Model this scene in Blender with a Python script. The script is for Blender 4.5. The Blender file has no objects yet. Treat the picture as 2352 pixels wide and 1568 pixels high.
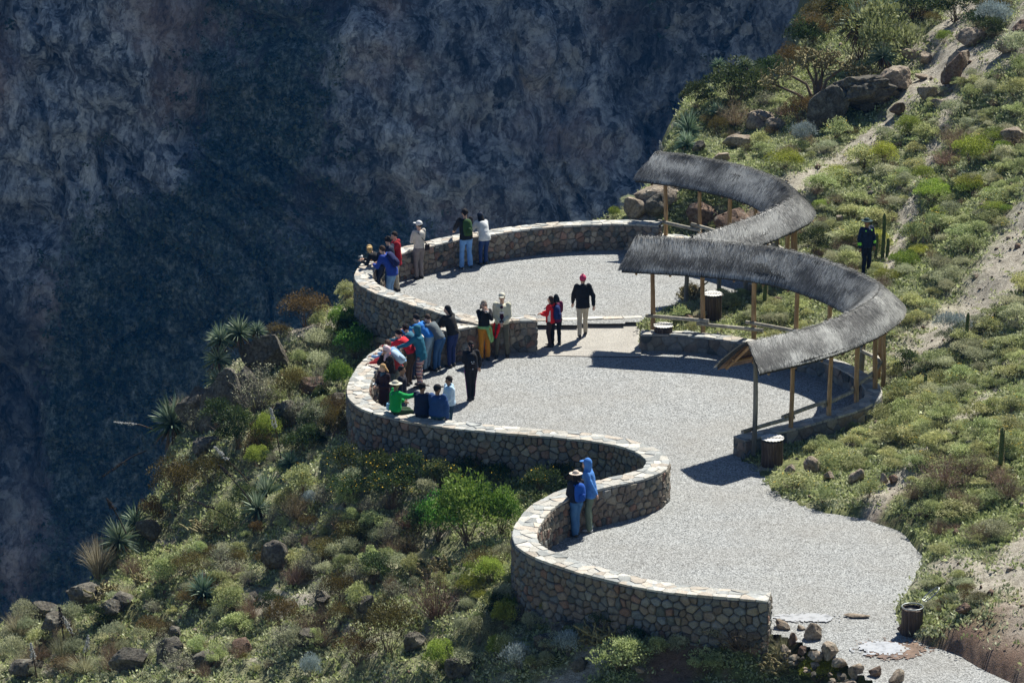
import bpy, bmesh, math, random
import numpy as np
from mathutils import Vector, Matrix, Quaternion

# ------------------------------------------------------------------ camera, sky, sun, exposure
SC = bpy.context.scene
COL = SC.collection
R = math.radians
PITCH, FOC, CAMZ = R(16.0), 8700.0, 30.0          # telephoto view from a lookout 30 m above the terraces
cam_d = bpy.data.cameras.new('camera')
cam_d.lens = FOC / 2352 * 36.0
cam_d.sensor_width = 36.0
cam_d.clip_start = 1.0
cam_d.clip_end = 5000.0
cam = bpy.data.objects.new('camera', cam_d)
cam.location = (0, 0, CAMZ)
cam.rotation_euler = (math.pi / 2 - PITCH, 0, 0)
COL.objects.link(cam)
SC.camera = cam

SUN_EL, SUN_AZ = R(52.0), R(31.0)                 # azimuth clockwise from +Y
world = bpy.data.worlds.new('World')
SC.world = world
world.use_nodes = True
wn = world.node_tree
for n in list(wn.nodes): wn.nodes.remove(n)
w_out = wn.nodes.new('ShaderNodeOutputWorld')
w_bg = wn.nodes.new('ShaderNodeBackground')
w_sky = wn.nodes.new('ShaderNodeTexSky')
w_sky.sky_type = 'NISHITA'
w_sky.sun_disc = False
w_sky.sun_elevation = SUN_EL
w_sky.sun_rotation = SUN_AZ
w_sky.altitude = 3200
w_sky.air_density = 1.3
w_sky.dust_density = 0.3
w_sky.ozone_density = 3.5
w_bg.inputs["Strength"].default_value = 0.056
wn.links.new(w_sky.outputs[0], w_bg.inputs[0])
wn.links.new(w_bg.outputs[0], w_out.inputs[0])
sun_d = bpy.data.lights.new('sun', 'SUN')
sun_d.energy = 5.0
sun_d.angle = R(0.55)
sun_d.color = (1.0, 0.965, 0.88)
sun = bpy.data.objects.new('sun', sun_d)
sdir = Vector((math.sin(SUN_AZ) * math.cos(SUN_EL), math.cos(SUN_AZ) * math.cos(SUN_EL), math.sin(SUN_EL)))
sun.rotation_euler = sdir.to_track_quat('Z', 'Y').to_euler()
sun.location = sdir * 60 + Vector((0, 100, 0))
COL.objects.link(sun)
SC.view_settings.view_transform = 'Standard'
SC.view_settings.look = 'None'
SC.view_settings.exposure = 0.74
SC.view_settings.gamma = 1.0
SC.view_settings.use_curve_mapping = False
SC.cycles.max_bounces = 6
SC.cycles.diffuse_bounces = 3
SC.cycles.transparent_max_bounces = 4

# ------------------------------------------------------------------ helpers
_cp, _sp = math.cos(PITCH), math.sin(PITCH)
def ray(u, v):
    a, b = (u - 1176) / FOC, -(v - 784) / FOC
    return np.array([a, _cp + b * _sp, -_sp + b * _cp])
def at(u, v, z):
    """the point of the plane at height z that the survey photo shows at (u, v)"""
    d = ray(u, v); t = (z - CAMZ) / d[2]
    return (d[0] * t, d[1] * t, z)
def px_per_m(y): return FOC / (y * _cp + 0) if y else 1

def tag(o, label=None, cat=None, group=None, kind=None):
    if label: o['label'] = label
    if cat: o['category'] = cat
    if group: o['group'] = group
    if kind: o['kind'] = kind
    return o
def empty(name, loc=(0, 0, 0), rz=0.0):
    o = bpy.data.objects.new(name, None); COL.objects.link(o)
    o.location = loc; o.rotation_euler = (0, 0, rz); o.empty_display_size = .2
    return o
def link(name, me, mats=None, parent=None, smooth=True):
    o = bpy.data.objects.new(name, me); COL.objects.link(o)
    if parent is not None: o.parent = parent
    if mats is not None:
        if not isinstance(mats, (list, tuple)): mats = [mats]
        for m in mats: me.materials.append(m)
    if smooth: me.shade_smooth()
    return o
def mesh_np(name, v, f, mi=None, attr=None):
    """v (N,3), f (M,k) arrays -> mesh; mi = material index per face; attr = {name: per-face float}"""
    v = np.asarray(v, dtype=np.float32); f = np.asarray(f, dtype=np.int32)
    me = bpy.data.meshes.new(name)
    M, k = f.shape
    me.vertices.add(len(v)); me.vertices.foreach_set('co', v.ravel())
    me.loops.add(M * k); me.loops.foreach_set('vertex_index', f.ravel())
    me.polygons.add(M)
    me.polygons.foreach_set('loop_start', np.arange(0, M * k, k, dtype=np.int32))
    me.polygons.foreach_set('loop_total', np.full(M, k, dtype=np.int32))
    if mi is not None: me.polygons.foreach_set('material_index', np.asarray(mi, dtype=np.int32))
    me.update(calc_edges=True)
    if attr:
        for nme, vals in attr.items():
            vals = np.asarray(vals, dtype=np.float32)
            at_ = me.attributes.new(nme, 'FLOAT', 'FACE' if len(vals) == M else 'POINT')
            at_.data.foreach_set('value', vals)
    return me
class MB:
    """collects polygons of any size into one mesh"""
    def __init__(s): s.v = []; s.f = []; s.m = []
    def add(s, vs, fs, m=0):
        b = len(s.v); s.v.extend([tuple(p) for p in vs])
        for f in fs: s.f.append(tuple(i + b for i in f)); s.m.append(m)
    def build(s, name, mats, parent=None, smooth=False):
        me = bpy.data.meshes.new(name)
        me.from_pydata(s.v, [], s.f)
        if any(s.m): me.polygons.foreach_set('material_index', s.m)
        me.update()
        return link(name, me, mats, parent, smooth)
def tube(pts, rad, n=8, cap=True, jit=0.0, rnd=None):
    """tapered tube along points -> verts, faces"""
    pts = [Vector(p) for p in pts]
    if not isinstance(rad, (list, tuple)): rad = [rad] * len(pts)
    vs, fs = [], []
    up = Vector((0, 0, 1))
    for i, p in enumerate(pts):
        t = (pts[min(i + 1, len(pts) - 1)] - pts[max(i - 1, 0)]).normalized()
        a = t.cross(up if abs(t.z) < .95 else Vector((1, 0, 0))).normalized(); b = t.cross(a)
        for k in range(n):
            w = 2 * math.pi * k / n
            r = rad[i] * (1 + (rnd.uniform(-jit, jit) if rnd else 0))
            vs.append(p + a * math.cos(w) * r + b * math.sin(w) * r)
    for i in range(len(pts) - 1):
        for k in range(n):
            k2 = (k + 1) % n
            fs.append((i * n + k, i * n + k2, (i + 1) * n + k2, (i + 1) * n + k))
    if cap:
        fs.append(tuple(range(n))); fs.append(tuple(reversed(range((len(pts) - 1) * n, len(pts) * n))))
    return vs, fs
def boxv(cx, cy, cz, sx, sy, sz, M=None):
    vs = [Vector((cx + sx * a / 2, cy + sy * b / 2, cz + sz * c / 2)) for a, b, c in
          ((-1,-1,-1),(1,-1,-1),(1,1,-1),(-1,1,-1),(-1,-1,1),(1,-1,1),(1,1,1),(-1,1,1))]
    if M is not None: vs = [M @ p for p in vs]
    return vs, [(0,3,2,1),(4,5,6,7),(0,1,5,4),(1,2,6,5),(2,3,7,6),(3,0,4,7)]
def catmull(P, step=0.12):
    """smooth polyline through P (any dimension), resampled at step"""
    P = [np.array(p, float) for p in P]
    Q = [2 * P[0] - P[1]] + P + [2 * P[-1] - P[-2]]
    out = []
    for i in range(1, len(Q) - 2):
        a, b, c, d = Q[i-1], Q[i], Q[i+1], Q[i+2]
        for t in np.linspace(0, 1, 14, endpoint=False):
            out.append(.5 * ((2*b) + (c-a)*t + (2*a-5*b+4*c-d)*t*t + (3*b-a-3*c+d)*t**3))
    out.append(P[-1]); out = np.array(out)
    L = np.concatenate([[0], np.cumsum(np.linalg.norm(np.diff(out[:, :2], axis=0), axis=1))])
    n = max(2, int(L[-1] / step) + 1); s = np.linspace(0, L[-1], n)
    return np.stack([np.interp(s, L, out[:, k]) for k in range(out.shape[1])], 1), s
def smooth_poly(P, it=2):
    P = P.copy()
    for _ in range(it):
        P[1:-1] = .25 * P[:-2] + .5 * P[1:-1] + .25 * P[2:]
    return P
class Path:
    def __init__(s, P, step=0.1, smooth=6):
        s.P, s.s = catmull(P, step); s.P = smooth_poly(s.P, smooth); s.L = s.s[-1]
        t = np.gradient(s.P[:, :2], axis=0); t /= np.linalg.norm(t, axis=1)[:, None] + 1e-9
        s.T = t; s.N = np.stack([-t[:, 1], t[:, 0]], 1)      # N = left of travel
    def pos(s, q, off=0.0, k=None):
        x = [np.interp(q, s.s, s.P[:, i]) for i in range(s.P.shape[1])]
        n = np.stack([np.interp(q, s.s, s.N[:, i]) for i in range(2)], -1)
        n = n / (np.linalg.norm(n, axis=-1, keepdims=True) + 1e-9)
        X = x[0] + n[..., 0] * off; Y = x[1] + n[..., 1] * off
        if q is not None and not np.isscalar(q): return X, Y, n
        return X, Y, n
def _h(ix, iy, iz, seed):
    n = (ix * 374761393 + iy * 668265263 + iz * 2147483647 % 1000003 + seed * 974634777).astype(np.int64) & 0x7fffffff
    n = (n ^ (n >> 13)) * 1274126177 & 0x7fffffff
    n = (n ^ (n >> 16)) & 0xffff
    return n / 32767.5 - 1.0
def vnoise(x, y, z=None, seed=0):
    x = np.asarray(x, float); y = np.asarray(y, float); z = np.zeros_like(x) if z is None else np.asarray(z, float)
    ix, iy, iz = np.floor(x).astype(np.int64), np.floor(y).astype(np.int64), np.floor(z).astype(np.int64)
    fx, fy, fz = x - ix, y - iy, z - iz
    fx, fy, fz = [f * f * (3 - 2 * f) for f in (fx, fy, fz)]
    iz7 = iz * 7919
    def c(a, b, d): return _h(ix + a, iy + b, iz7 + d * 7919, seed)
    def lerp(a, b, t): return a + (b - a) * t
    r0 = lerp(lerp(c(0,0,0), c(1,0,0), fx), lerp(c(0,1,0), c(1,1,0), fx), fy)
    r1 = lerp(lerp(c(0,0,1), c(1,0,1), fx), lerp(c(0,1,1), c(1,1,1), fx), fy)
    return lerp(r0, r1, fz)
def fbm(x, y, z=None, o=4, seed=0, g=.5):
    a, s, t = 1.0, 0.0, 0.0
    z = np.zeros_like(np.asarray(x, float)) if z is None else z
    for k in range(o):
        s = s + a * vnoise(x * 2**k, y * 2**k, z * 2**k, seed + k * 17); t += a; a *= g
    return s / t
def sdist(px, py, poly):
    """signed distance to polygon (negative inside), vectorised"""
    px = np.asarray(px, float); py = np.asarray(py, float)
    d = np.full(px.shape, 1e9); ins = np.zeros(px.shape, bool)
    n = len(poly)
    for i in range(n):
        x0, y0 = poly[i]; x1, y1 = poly[(i + 1) % n]
        ex, ey = x1 - x0, y1 - y0; L = ex*ex + ey*ey + 1e-12
        t = np.clip(((px - x0) * ex + (py - y0) * ey) / L, 0, 1)
        d = np.minimum(d, np.hypot(px - x0 - t * ex, py - y0 - t * ey))
        c = ((y0 > py) != (y1 > py))
        with np.errstate(divide='ignore', invalid='ignore'):
            xi = (x1 - x0) * (py - y0) / (y1 - y0 + 1e-30) + x0
        ins ^= c & (px < xi)
    return np.where(ins, -d, d)
def pdist(px, py, line):
    px = np.asarray(px, float); py = np.asarray(py, float); d = np.full(px.shape, 1e9)
    for (x0, y0), (x1, y1) in zip(line[:-1], line[1:]):
        ex, ey = x1 - x0, y1 - y0; L = ex*ex + ey*ey + 1e-12
        t = np.clip(((px - x0) * ex + (py - y0) * ey) / L, 0, 1)
        d = np.minimum(d, np.hypot(px - x0 - t * ex, py - y0 - t * ey))
    return d

# ------------------------------------------------------------------ materials
def new_mat(name):
    m = bpy.data.materials.new(name); m.use_nodes = True
    nt = m.node_tree
    b = nt.nodes['Principled BSDF']; b.inputs['Roughness'].default_value = .9
    b.inputs['Specular IOR Level'].default_value = .25
    return m, nt, b
def N(nt, t, **k):
    n = nt.nodes.new(t)
    for a, v in k.items():
        if a in n.inputs: n.inputs[a].default_value = v
        else: setattr(n, a, v)
    return n
def ramp(nt, fac, stops, interp='LINEAR'):
    r = nt.nodes.new('ShaderNodeValToRGB'); r.color_ramp.interpolation = interp
    e = r.color_ramp.elements
    while len(e) > 1: e.remove(e[-1])
    e[0].position = stops[0][0]; e[0].color = (*stops[0][1], 1) if len(stops[0][1]) == 3 else stops[0][1]
    for p, c in stops[1:]:
        q = e.new(p); q.color = (*c, 1)
    nt.links.new(fac, r.inputs[0]); return r.outputs[0]
def g1(a): return (a, a, a)
def mix(nt, fac, a, b, mode='MIX'):
    m = nt.nodes.new('ShaderNodeMix'); m.data_type = 'RGBA'; m.blend_type = mode
    for s, x in ((m.inputs[0], fac), (m.inputs[6], a), (m.inputs[7], b)):
        if hasattr(x, 'is_linked'): nt.links.new(x, s)
        elif isinstance(x, (int, float)): s.default_value = x
        else: s.default_value = (*x, 1)
    return m.outputs[2]
def noise(nt, scale, detail=4, rough=.55, coord='Object', dist=0.0, vec=None):
    n = nt.nodes.new('ShaderNodeTexNoise'); n.inputs['Scale'].default_value = scale
    n.inputs['Detail'].default_value = detail; n.inputs['Roughness'].default_value = rough
    n.inputs['Distortion'].default_value = dist
    if vec is None:
        tc = nt.nodes.new('ShaderNodeTexCoord'); vec = tc.outputs[coord]
    nt.links.new(vec, n.inputs['Vector']); return n.outputs['Fac']
def bump(nt, b, h, strength=.5, dist=.02):
    n = nt.nodes.new('ShaderNodeBump'); n.inputs['Strength'].default_value = strength
    n.inputs['Distance'].default_value = dist
    nt.links.new(h, n.inputs['Height']); nt.links.new(n.outputs[0], b.inputs['Normal']); return n
def geo_pos(nt):
    return nt.nodes.new('ShaderNodeNewGeometry').outputs['Position']
def mapv(nt, vec, sc=(1,1,1), rot=(0,0,0)):
    m = nt.nodes.new('ShaderNodeMapping'); m.inputs['Scale'].default_value = sc; m.inputs['Rotation'].default_value = rot
    nt.links.new(vec, m.inputs['Vector']); return m.outputs[0]
def orand(nt): return nt.nodes.new('ShaderNodeObjectInfo').outputs['Random']
def mul(nt, a, b, op='MULTIPLY'):
    m = nt.nodes.new('ShaderNodeMath'); m.operation = op
    for i, x in enumerate((a, b)):
        if hasattr(x, 'is_linked'): nt.links.new(x, m.inputs[i])
        else: m.inputs[i].default_value = x
    return m.outputs[0]

def stone_mat(name, c1, c2, lichen=.35, world_sp=True):
    m, nt, b = new_mat(name)
    p = geo_pos(nt)
    n1 = noise(nt, 9, 5, .65, vec=p); n2 = noise(nt, 45, 4, .7, vec=p); n3 = noise(nt, 5, 3, .6, vec=p)
    c = ramp(nt, n1, [(.32, c1), (.68, c2)])
    c = mix(nt, ramp(nt, n2, [(.35, g1(.55)), (.65, g1(0))]), c, tuple(x * .45 for x in c1))
    c = mix(nt, mul(nt, ramp(nt, n3, [(.55, g1(0)), (.68, g1(1))]), lichen), c, (.34, .35, .30))
    v = N(nt, 'ShaderNodeHueSaturation'); nt.links.new(c, v.inputs['Color'])
    nt.links.new(mul(nt, mul(nt, orand(nt), .5), .76, 'ADD'), v.inputs['Value'])
    nt.links.new(v.outputs[0], b.inputs['Base Color'])
    bump(nt, b, mix(nt, .4, n1, n2), .9, .03)
    return m
M = {}
M['st_grey'] = stone_mat('grey stone', (.17, .17, .16), (.30, .295, .275))
M['st_blue'] = stone_mat('blue grey stone', (.14, .155, .16), (.25, .265, .27))
M['st_brown'] = stone_mat('brown stone', (.19, .155, .125), (.32, .265, .215))
M['st_red'] = stone_mat('reddish stone', (.24, .15, .115), (.36, .24, .185), .2)
M['st_tan'] = stone_mat('tan stone', (.27, .24, .19), (.40, .355, .285), .3)
M['st_dark'] = stone_mat('dark stone', (.09, .10, .095), (.18, .19, .18), .4)
M['cap_a'] = stone_mat('coping stone pale', (.46, .44, .39), (.68, .65, .58), .3)
M['cap_b'] = stone_mat('coping stone tan', (.42, .37, .31), (.62, .55, .46), .3)
M['cap_c'] = stone_mat('coping stone grey', (.30, .31, .30), (.47, .48, .46), .3)
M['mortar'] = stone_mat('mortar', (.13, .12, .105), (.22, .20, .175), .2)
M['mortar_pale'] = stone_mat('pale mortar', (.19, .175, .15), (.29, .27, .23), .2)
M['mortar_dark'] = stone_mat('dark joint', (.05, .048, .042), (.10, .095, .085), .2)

def rock_mat(name, c1, c2, c3, sc=1.0):
    m, nt, b = new_mat(name)
    p = geo_pos(nt)
    n1 = noise(nt, 2.2 * sc, 7, .65, vec=p, dist=.6); n2 = noise(nt, 14 * sc, 6, .7, vec=p); n3 = noise(nt, 4.5 * sc, 5, .75, vec=p)
    c = ramp(nt, n1, [(.3, c1), (.5, c2), (.72, c3)])
    c = mix(nt, ramp(nt, n2, [(.36, g1(.75)), (.6, g1(0))]), c, tuple(x * .3 for x in c1))
    c = mix(nt, ramp(nt, n3, [(.56, g1(0)), (.66, g1(.55))]), c, (.30, .30, .25))
    nt.links.new(c, b.inputs['Base Color'])
    bump(nt, b, mix(nt, .5, n1, n2), 1.0, .08)
    return m
M['rock'] = rock_mat('grey lichen rock', (.06, .055, .043), (.14, .125, .10), (.26, .24, .19))
M['rock_tan'] = rock_mat('tan rock', (.20, .155, .115), (.37, .30, .225), (.56, .47, .37))
M['rock_red'] = rock_mat('red brown rock', (.12, .075, .055), (.21, .14, .10), (.32, .23, .17))

def gravel_mat():
    m, nt, b = new_mat('grey gravel')
    p = geo_pos(nt)
    v = N(nt, 'ShaderNodeTexVoronoi', Scale=34.0); nt.links.new(p, v.inputs['Vector'])
    v2 = N(nt, 'ShaderNodeTexVoronoi', Scale=75.0); nt.links.new(p, v2.inputs['Vector'])
    sep = N(nt, 'ShaderNodeSeparateColor'); nt.links.new(v.outputs['Color'], sep.inputs[0])
    sep2 = N(nt, 'ShaderNodeSeparateColor'); nt.links.new(v2.outputs['Color'], sep2.inputs[0])
    n1 = noise(nt, .35, 4, .6, vec=p); n2 = noise(nt, 2.2, 5, .7, vec=p)
    val = mix(nt, .5, sep.outputs[0], sep2.outputs[1])
    c = ramp(nt, val, [(.10, (.04, .043, .043)), (.30, (.155, .16, .157)), (.52, (.325, .333, .327)), (.85, (.60, .61, .595))])
    c = mix(nt, ramp(nt, n1, [(.40, g1(0)), (.72, g1(.42))]), c, (.27, .245, .205))
    c = mix(nt, ramp(nt, n2, [(.3, g1(.30)), (.6, g1(0))]), c, (.20, .195, .18))
    nt.links.new(c, b.inputs['Base Color'])
    bump(nt, b, mix(nt, .5, v.outputs['Distance'], v2.outputs['Distance']), .85, .028)
    b.inputs['Roughness'].default_value = .8
    return m
M['gravel'] = gravel_mat()
def packed_mat():
    m, nt, b = new_mat('packed beige grit')
    p = geo_pos(nt)
    v = N(nt, 'ShaderNodeTexVoronoi', Scale=30.0); nt.links.new(p, v.inputs['Vector'])
    n2 = noise(nt, 1.7, 5, .7, vec=p)
    c = ramp(nt, n2, [(.3, (.40, .375, .33)), (.7, (.54, .51, .45))])
    c = mix(nt, ramp(nt, v.outputs['Distance'], [(.2, g1(0)), (.7, g1(.5))]), c, (.16, .15, .135))
    nt.links.new(c, b.inputs['Base Color']); bump(nt, b, v.outputs['Distance'], .6, .02)
    return m
M['packed'] = packed_mat()
def soil_mat():
    m, nt, b = new_mat('hillside soil and moss')
    p = geo_pos(nt)
    a = N(nt, 'ShaderNodeAttribute', attribute_name='bare')
    w = N(nt, 'ShaderNodeAttribute', attribute_name='redness')
    n1 = noise(nt, .9, 6, .62, vec=p, dist=.5); n2 = noise(nt, 6, 6, .7, vec=p); n3 = noise(nt, 30, 4, .7, vec=p)
    soil = ramp(nt, n2, [(.28, (.19, .165, .13)), (.5, (.40, .36, .29)), (.72, (.60, .56, .47))])
    red = ramp(nt, n2, [(.3, (.13, .075, .05)), (.7, (.27, .18, .13))])
    soil = mix(nt, w.outputs['Fac'], soil, red)
    green = ramp(nt, n2, [(.3, (.045, .058, .018)), (.5, (.16, .18, .06)), (.72, (.34, .35, .15))])
    f = mul(nt, ramp(nt, n1, [(.30, g1(0)), (.48, g1(1))]), mul(nt, 1.0, a.outputs['Fac'], 'SUBTRACT'))
    c = mix(nt, f, soil, green)
    c = mix(nt, ramp(nt, n3, [(.36, g1(.8)), (.52, g1(0))]), c, (.055, .05, .035))
    nt.links.new(c, b.inputs['Base Color'])
    bump(nt, b, mix(nt, .45, n2, n3), 1.0, .07)
    return m
M['soil'] = soil_mat()
def cliff_mat():
    m, nt, b = new_mat('canyon cliff rock')
    p = geo_pos(nt)
    pv = mapv(nt, p, (1, 1, .4)); pd = mapv(nt, p, (1, 1, .62), (0, R(28), 0))
    n1 = noise(nt, .025, 6, .6, vec=p, dist=.8)                  # where scrub grows
    n2 = noise(nt, .13, 12, .78, vec=pd, dist=.35)                # rock tone
    n4 = noise(nt, .55, 10, .82, vec=pv, dist=.2)
    n5 = noise(nt, .055, 4, .6, vec=p)
    vo = N(nt, 'ShaderNodeTexVoronoi', Scale=.16, feature='DISTANCE_TO_EDGE')
    wp = N(nt, 'ShaderNodeVectorMath', operation='ADD')
    nn = nt.nodes.new('ShaderNodeTexNoise'); nn.inputs['Scale'].default_value = .22; nn.inputs['Detail'].default_value = 5
    nt.links.new(p, nn.inputs['Vector'])
    sc = N(nt, 'ShaderNodeVectorMath', operation='SCALE'); sc.inputs['Scale'].default_value = 5
    nt.links.new(nn.outputs['Color'], sc.inputs[0]); nt.links.new(pd, wp.inputs[0]); nt.links.new(sc.outputs[0], wp.inputs[1])
    nt.links.new(wp.outputs[0], vo.inputs['Vector'])
    n7 = noise(nt, .34, 12, .86, vec=mapv(nt, p, (1, 1, .5), (0, R(-32), 0)), dist=.3)
    fa = N(nt, 'ShaderNodeTexVoronoi', Scale=.62); nt.links.new(wp.outputs[0], fa.inputs['Vector'])
    fb = N(nt, 'ShaderNodeTexVoronoi', Scale=1.9); nt.links.new(wp.outputs[0], fb.inputs['Vector'])
    sa_ = N(nt, 'ShaderNodeSeparateColor'); nt.links.new(fa.outputs['Color'], sa_.inputs[0])
    sb_ = N(nt, 'ShaderNodeSeparateColor'); nt.links.new(fb.outputs['Color'], sb_.inputs[0])
    facet = mix(nt, .45, sa_.outputs[0], sb_.outputs[1])
    rk = mix(nt, .20, mix(nt, .55, n2, n7), facet)
    rock = ramp(nt, rk, [(.36, (.012, .016, .022)), (.43, (.10, .11, .12)), (.485, (.32, .32, .33)), (.55, (.62, .60, .57)), (.66, (.92, .87, .80))])
    rock = mix(nt, ramp(nt, n5, [(.50, g1(0)), (.64, g1(.55))]), rock, (.60, .40, .30))
    n8 = noise(nt, .045, 5, .6, vec=mapv(nt, p, (1, 1, .35)), dist=.9)
    rock = mix(nt, 1.0, rock, ramp(nt, n8, [(.34, g1(.28)), (.5, g1(.75)), (.62, g1(1.0))]), 'MULTIPLY')
    vs2 = N(nt, 'ShaderNodeTexVoronoi', Scale=.55, feature='DISTANCE_TO_EDGE'); nt.links.new(wp.outputs[0], vs2.inputs['Vector'])
    rock = mix(nt, mul(nt, ramp(nt, vs2.outputs['Distance'], [(.0, g1(.65)), (.09, g1(0))]), ramp(nt, n4, [(.40, g1(1)), (.6, g1(.2))])), rock, (.06, .06, .07))
    crack = mul(nt, ramp(nt, vo.outputs['Distance'], [(.0, g1(.55)), (.035, g1(0))]), ramp(nt, n5, [(.42, g1(1)), (.6, g1(.15))]))
    rock = mix(nt, crack, rock, (.045, .045, .05))
    n6 = noise(nt, 1.6, 5, .7, vec=p)
    veg = ramp(nt, mix(nt, .45, n4, n6), [(.38, (.008, .014, .013)), (.46, (.045, .065, .055)), (.52, (.13, .155, .12)), (.59, (.32, .32, .28)), (.67, (.52, .48, .42))])
    at_ = N(nt, 'ShaderNodeAttribute', attribute_name='scrub')
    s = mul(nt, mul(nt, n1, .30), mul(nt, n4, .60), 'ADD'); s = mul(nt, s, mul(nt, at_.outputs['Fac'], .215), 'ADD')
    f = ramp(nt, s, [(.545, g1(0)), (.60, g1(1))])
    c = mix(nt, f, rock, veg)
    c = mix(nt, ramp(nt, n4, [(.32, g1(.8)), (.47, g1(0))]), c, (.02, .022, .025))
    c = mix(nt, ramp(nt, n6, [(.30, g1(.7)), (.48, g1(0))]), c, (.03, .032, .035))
    nt.links.new(c, b.inputs['Base Color'])
    bump(nt, b, mix(nt, .5, mix(nt, .4, n2, n4), facet), 1.0, 2.2)
    return m
M['cliff'] = cliff_mat()

def leaf_mat(name, dark, mid, light, trans=.30):
    m, nt, b = new_mat(name)
    a = N(nt, 'ShaderNodeAttribute', attribute_name='var')
    c = ramp(nt, a.outputs['Fac'], [(0, dark), (.5, mid), (1, light)])
    hs = N(nt, 'ShaderNodeHueSaturation'); nt.links.new(c, hs.inputs['Color'])
    r = orand(nt)
    nt.links.new(mul(nt, mul(nt, r, .55), .72, 'ADD'), hs.inputs['Value'])
    w = nt.nodes.new('ShaderNodeTexWhiteNoise'); w.noise_dimensions = '1D'; nt.links.new(r, w.inputs['W'])
    nt.links.new(mul(nt, mul(nt, w.outputs['Value'], .05), .475, 'ADD'), hs.inputs['Hue'])
    nt.links.new(hs.outputs[0], b.inputs['Base Color'])
    b.inputs['Roughness'].default_value = .6
    t = nt.nodes.new('ShaderNodeBsdfTranslucent'); nt.links.new(hs.outputs[0], t.inputs[0])
    mx = nt.nodes.new('ShaderNodeMixShader'); mx.inputs[0].default_value = trans
    nt.links.new(b.outputs[0], mx.inputs[1]); nt.links.new(t.outputs[0], mx.inputs[2])
    nt.links.new(mx.outputs[0], nt.nodes['Material Output'].inputs[0])
    return m
M['lf_green'] = leaf_mat('green foliage', (.05, .075, .022), (.32, .355, .145), (.66, .68, .36))
M['lf_grey'] = leaf_mat('grey green foliage', (.06, .08, .04), (.33, .35, .21), (.66, .66, .44))
M['lf_bright'] = leaf_mat('bright green foliage', (.012, .05, .012), (.085, .20, .035), (.28, .42, .09))
M['lf_olive'] = leaf_mat('olive brown foliage', (.02, .018, .007), (.085, .068, .022), (.26, .20, .07))
M['lf_dark'] = leaf_mat('dark green foliage', (.014, .03, .012), (.045, .075, .028), (.12, .16, .06))
M['lf_silver'] = leaf_mat('silver foliage', (.10, .13, .13), (.28, .34, .34), (.52, .60, .60), .2)
M['lf_yellow'] = leaf_mat('yellow green foliage', (.05, .07, .015), (.25, .31, .055), (.48, .54, .12))
M['lf_dry'] = leaf_mat('dry brown twigs', (.08, .055, .035), (.24, .17, .115), (.44, .34, .24), .15)
M['lf_straw'] = leaf_mat('straw grass', (.18, .16, .08), (.42, .39, .24), (.70, .66, .46), .3)
M['lf_puya'] = leaf_mat('spiky rosette leaves', (.04, .075, .04), (.17, .24, .15), (.50, .57, .42), .15)
M['lf_scrub'] = leaf_mat('far scrub', (.02, .04, .03), (.08, .11, .07), (.24, .24, .16), .2)
def plain(name, c, rough=.9, nz=.12, sc=20, bs=.3, bd=.01, metal=0.0, spec=.25):
    m, nt, b = new_mat(name)
    n = noise(nt, sc, 4, .6)
    c1 = tuple(max(0, x * (1 - nz * 2)) for x in c); c2 = tuple(min(1, x * (1 + nz * 2)) for x in c)
    nt.links.new(ramp(nt, n, [(.3, c1), (.7, c2)]), b.inputs['Base Color'])
    b.inputs['Roughness'].default_value = rough; b.inputs['Metallic'].default_value = metal
    b.inputs['Specular IOR Level'].default_value = spec
    if bs: bump(nt, b, n, bs, bd)
    return m
M['fl_yellow'] = plain('yellow petals', (.80, .52, .03), .7, .1, 30, 0)
M['stem'] = plain('woody stems', (.16, .12, .085), .9)
M['twig_grey'] = plain('grey twigs', (.22, .20, .165), .9)
M['seed_grey'] = plain('pale seed head', (.42, .42, .40), .9, .3, 60)
M['seed_dark'] = plain('dark seed head', (.035, .03, .028), .9, .3, 60)
M['cactus'] = plain('green cactus skin', (.075, .11, .035), .6, .25, 14)
M['spine'] = plain('tan cactus spines', (.42, .33, .18), .7, .2, 40, 0)
M['cholla'] = plain('olive cactus branch', (.25, .22, .11), .8, .3, 18)
def wood_mat(name, c1, c2, c3, sc=(14, 14, 1.2)):
    m, nt, b = new_mat(name)
    tc = nt.nodes.new('ShaderNodeTexCoord')
    v = mapv(nt, tc.outputs['Object'], sc)
    n = noise(nt, 1.5, 6, .65, vec=v); n2 = noise(nt, .9, 4, .6)
    c = ramp(nt, n, [(.3, c1), (.5, c2), (.7, c3)])
    c = mix(nt, ramp(nt, n2, [(.4, g1(0)), (.65, g1(.7))]), c, tuple(x * .8 for x in c1))
    nt.links.new(c, b.inputs['Base Color']); bump(nt, b, n, .7, .02); b.inputs['Roughness'].default_value = .75
    return m
M['post'] = wood_mat('orange pine post', (.26, .16, .075), (.50, .32, .165), (.68, .49, .28))
M['post_grey'] = wood_mat('weathered post', (.12, .115, .095), (.21, .20, .165), (.33, .31, .26))
M['rail'] = wood_mat('weathered rail', (.22, .20, .16), (.42, .39, .32), (.62, .58, .49), (6, 6, 6))
M['bark'] = wood_mat('dark bark', (.035, .024, .018), (.09, .065, .05), (.20, .155, .125), (22, 22, 1.5))
M['lid'] = plain('pale corrugated lid', (.62, .60, .56), .6, .15, 9)
M['metal'] = plain('grey metal', (.30, .32, .32), .4, .1, 20, 0, metal=.7)
M['black'] = plain('black plastic', (.02, .02, .022), .5, .1, 20, 0)
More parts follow.
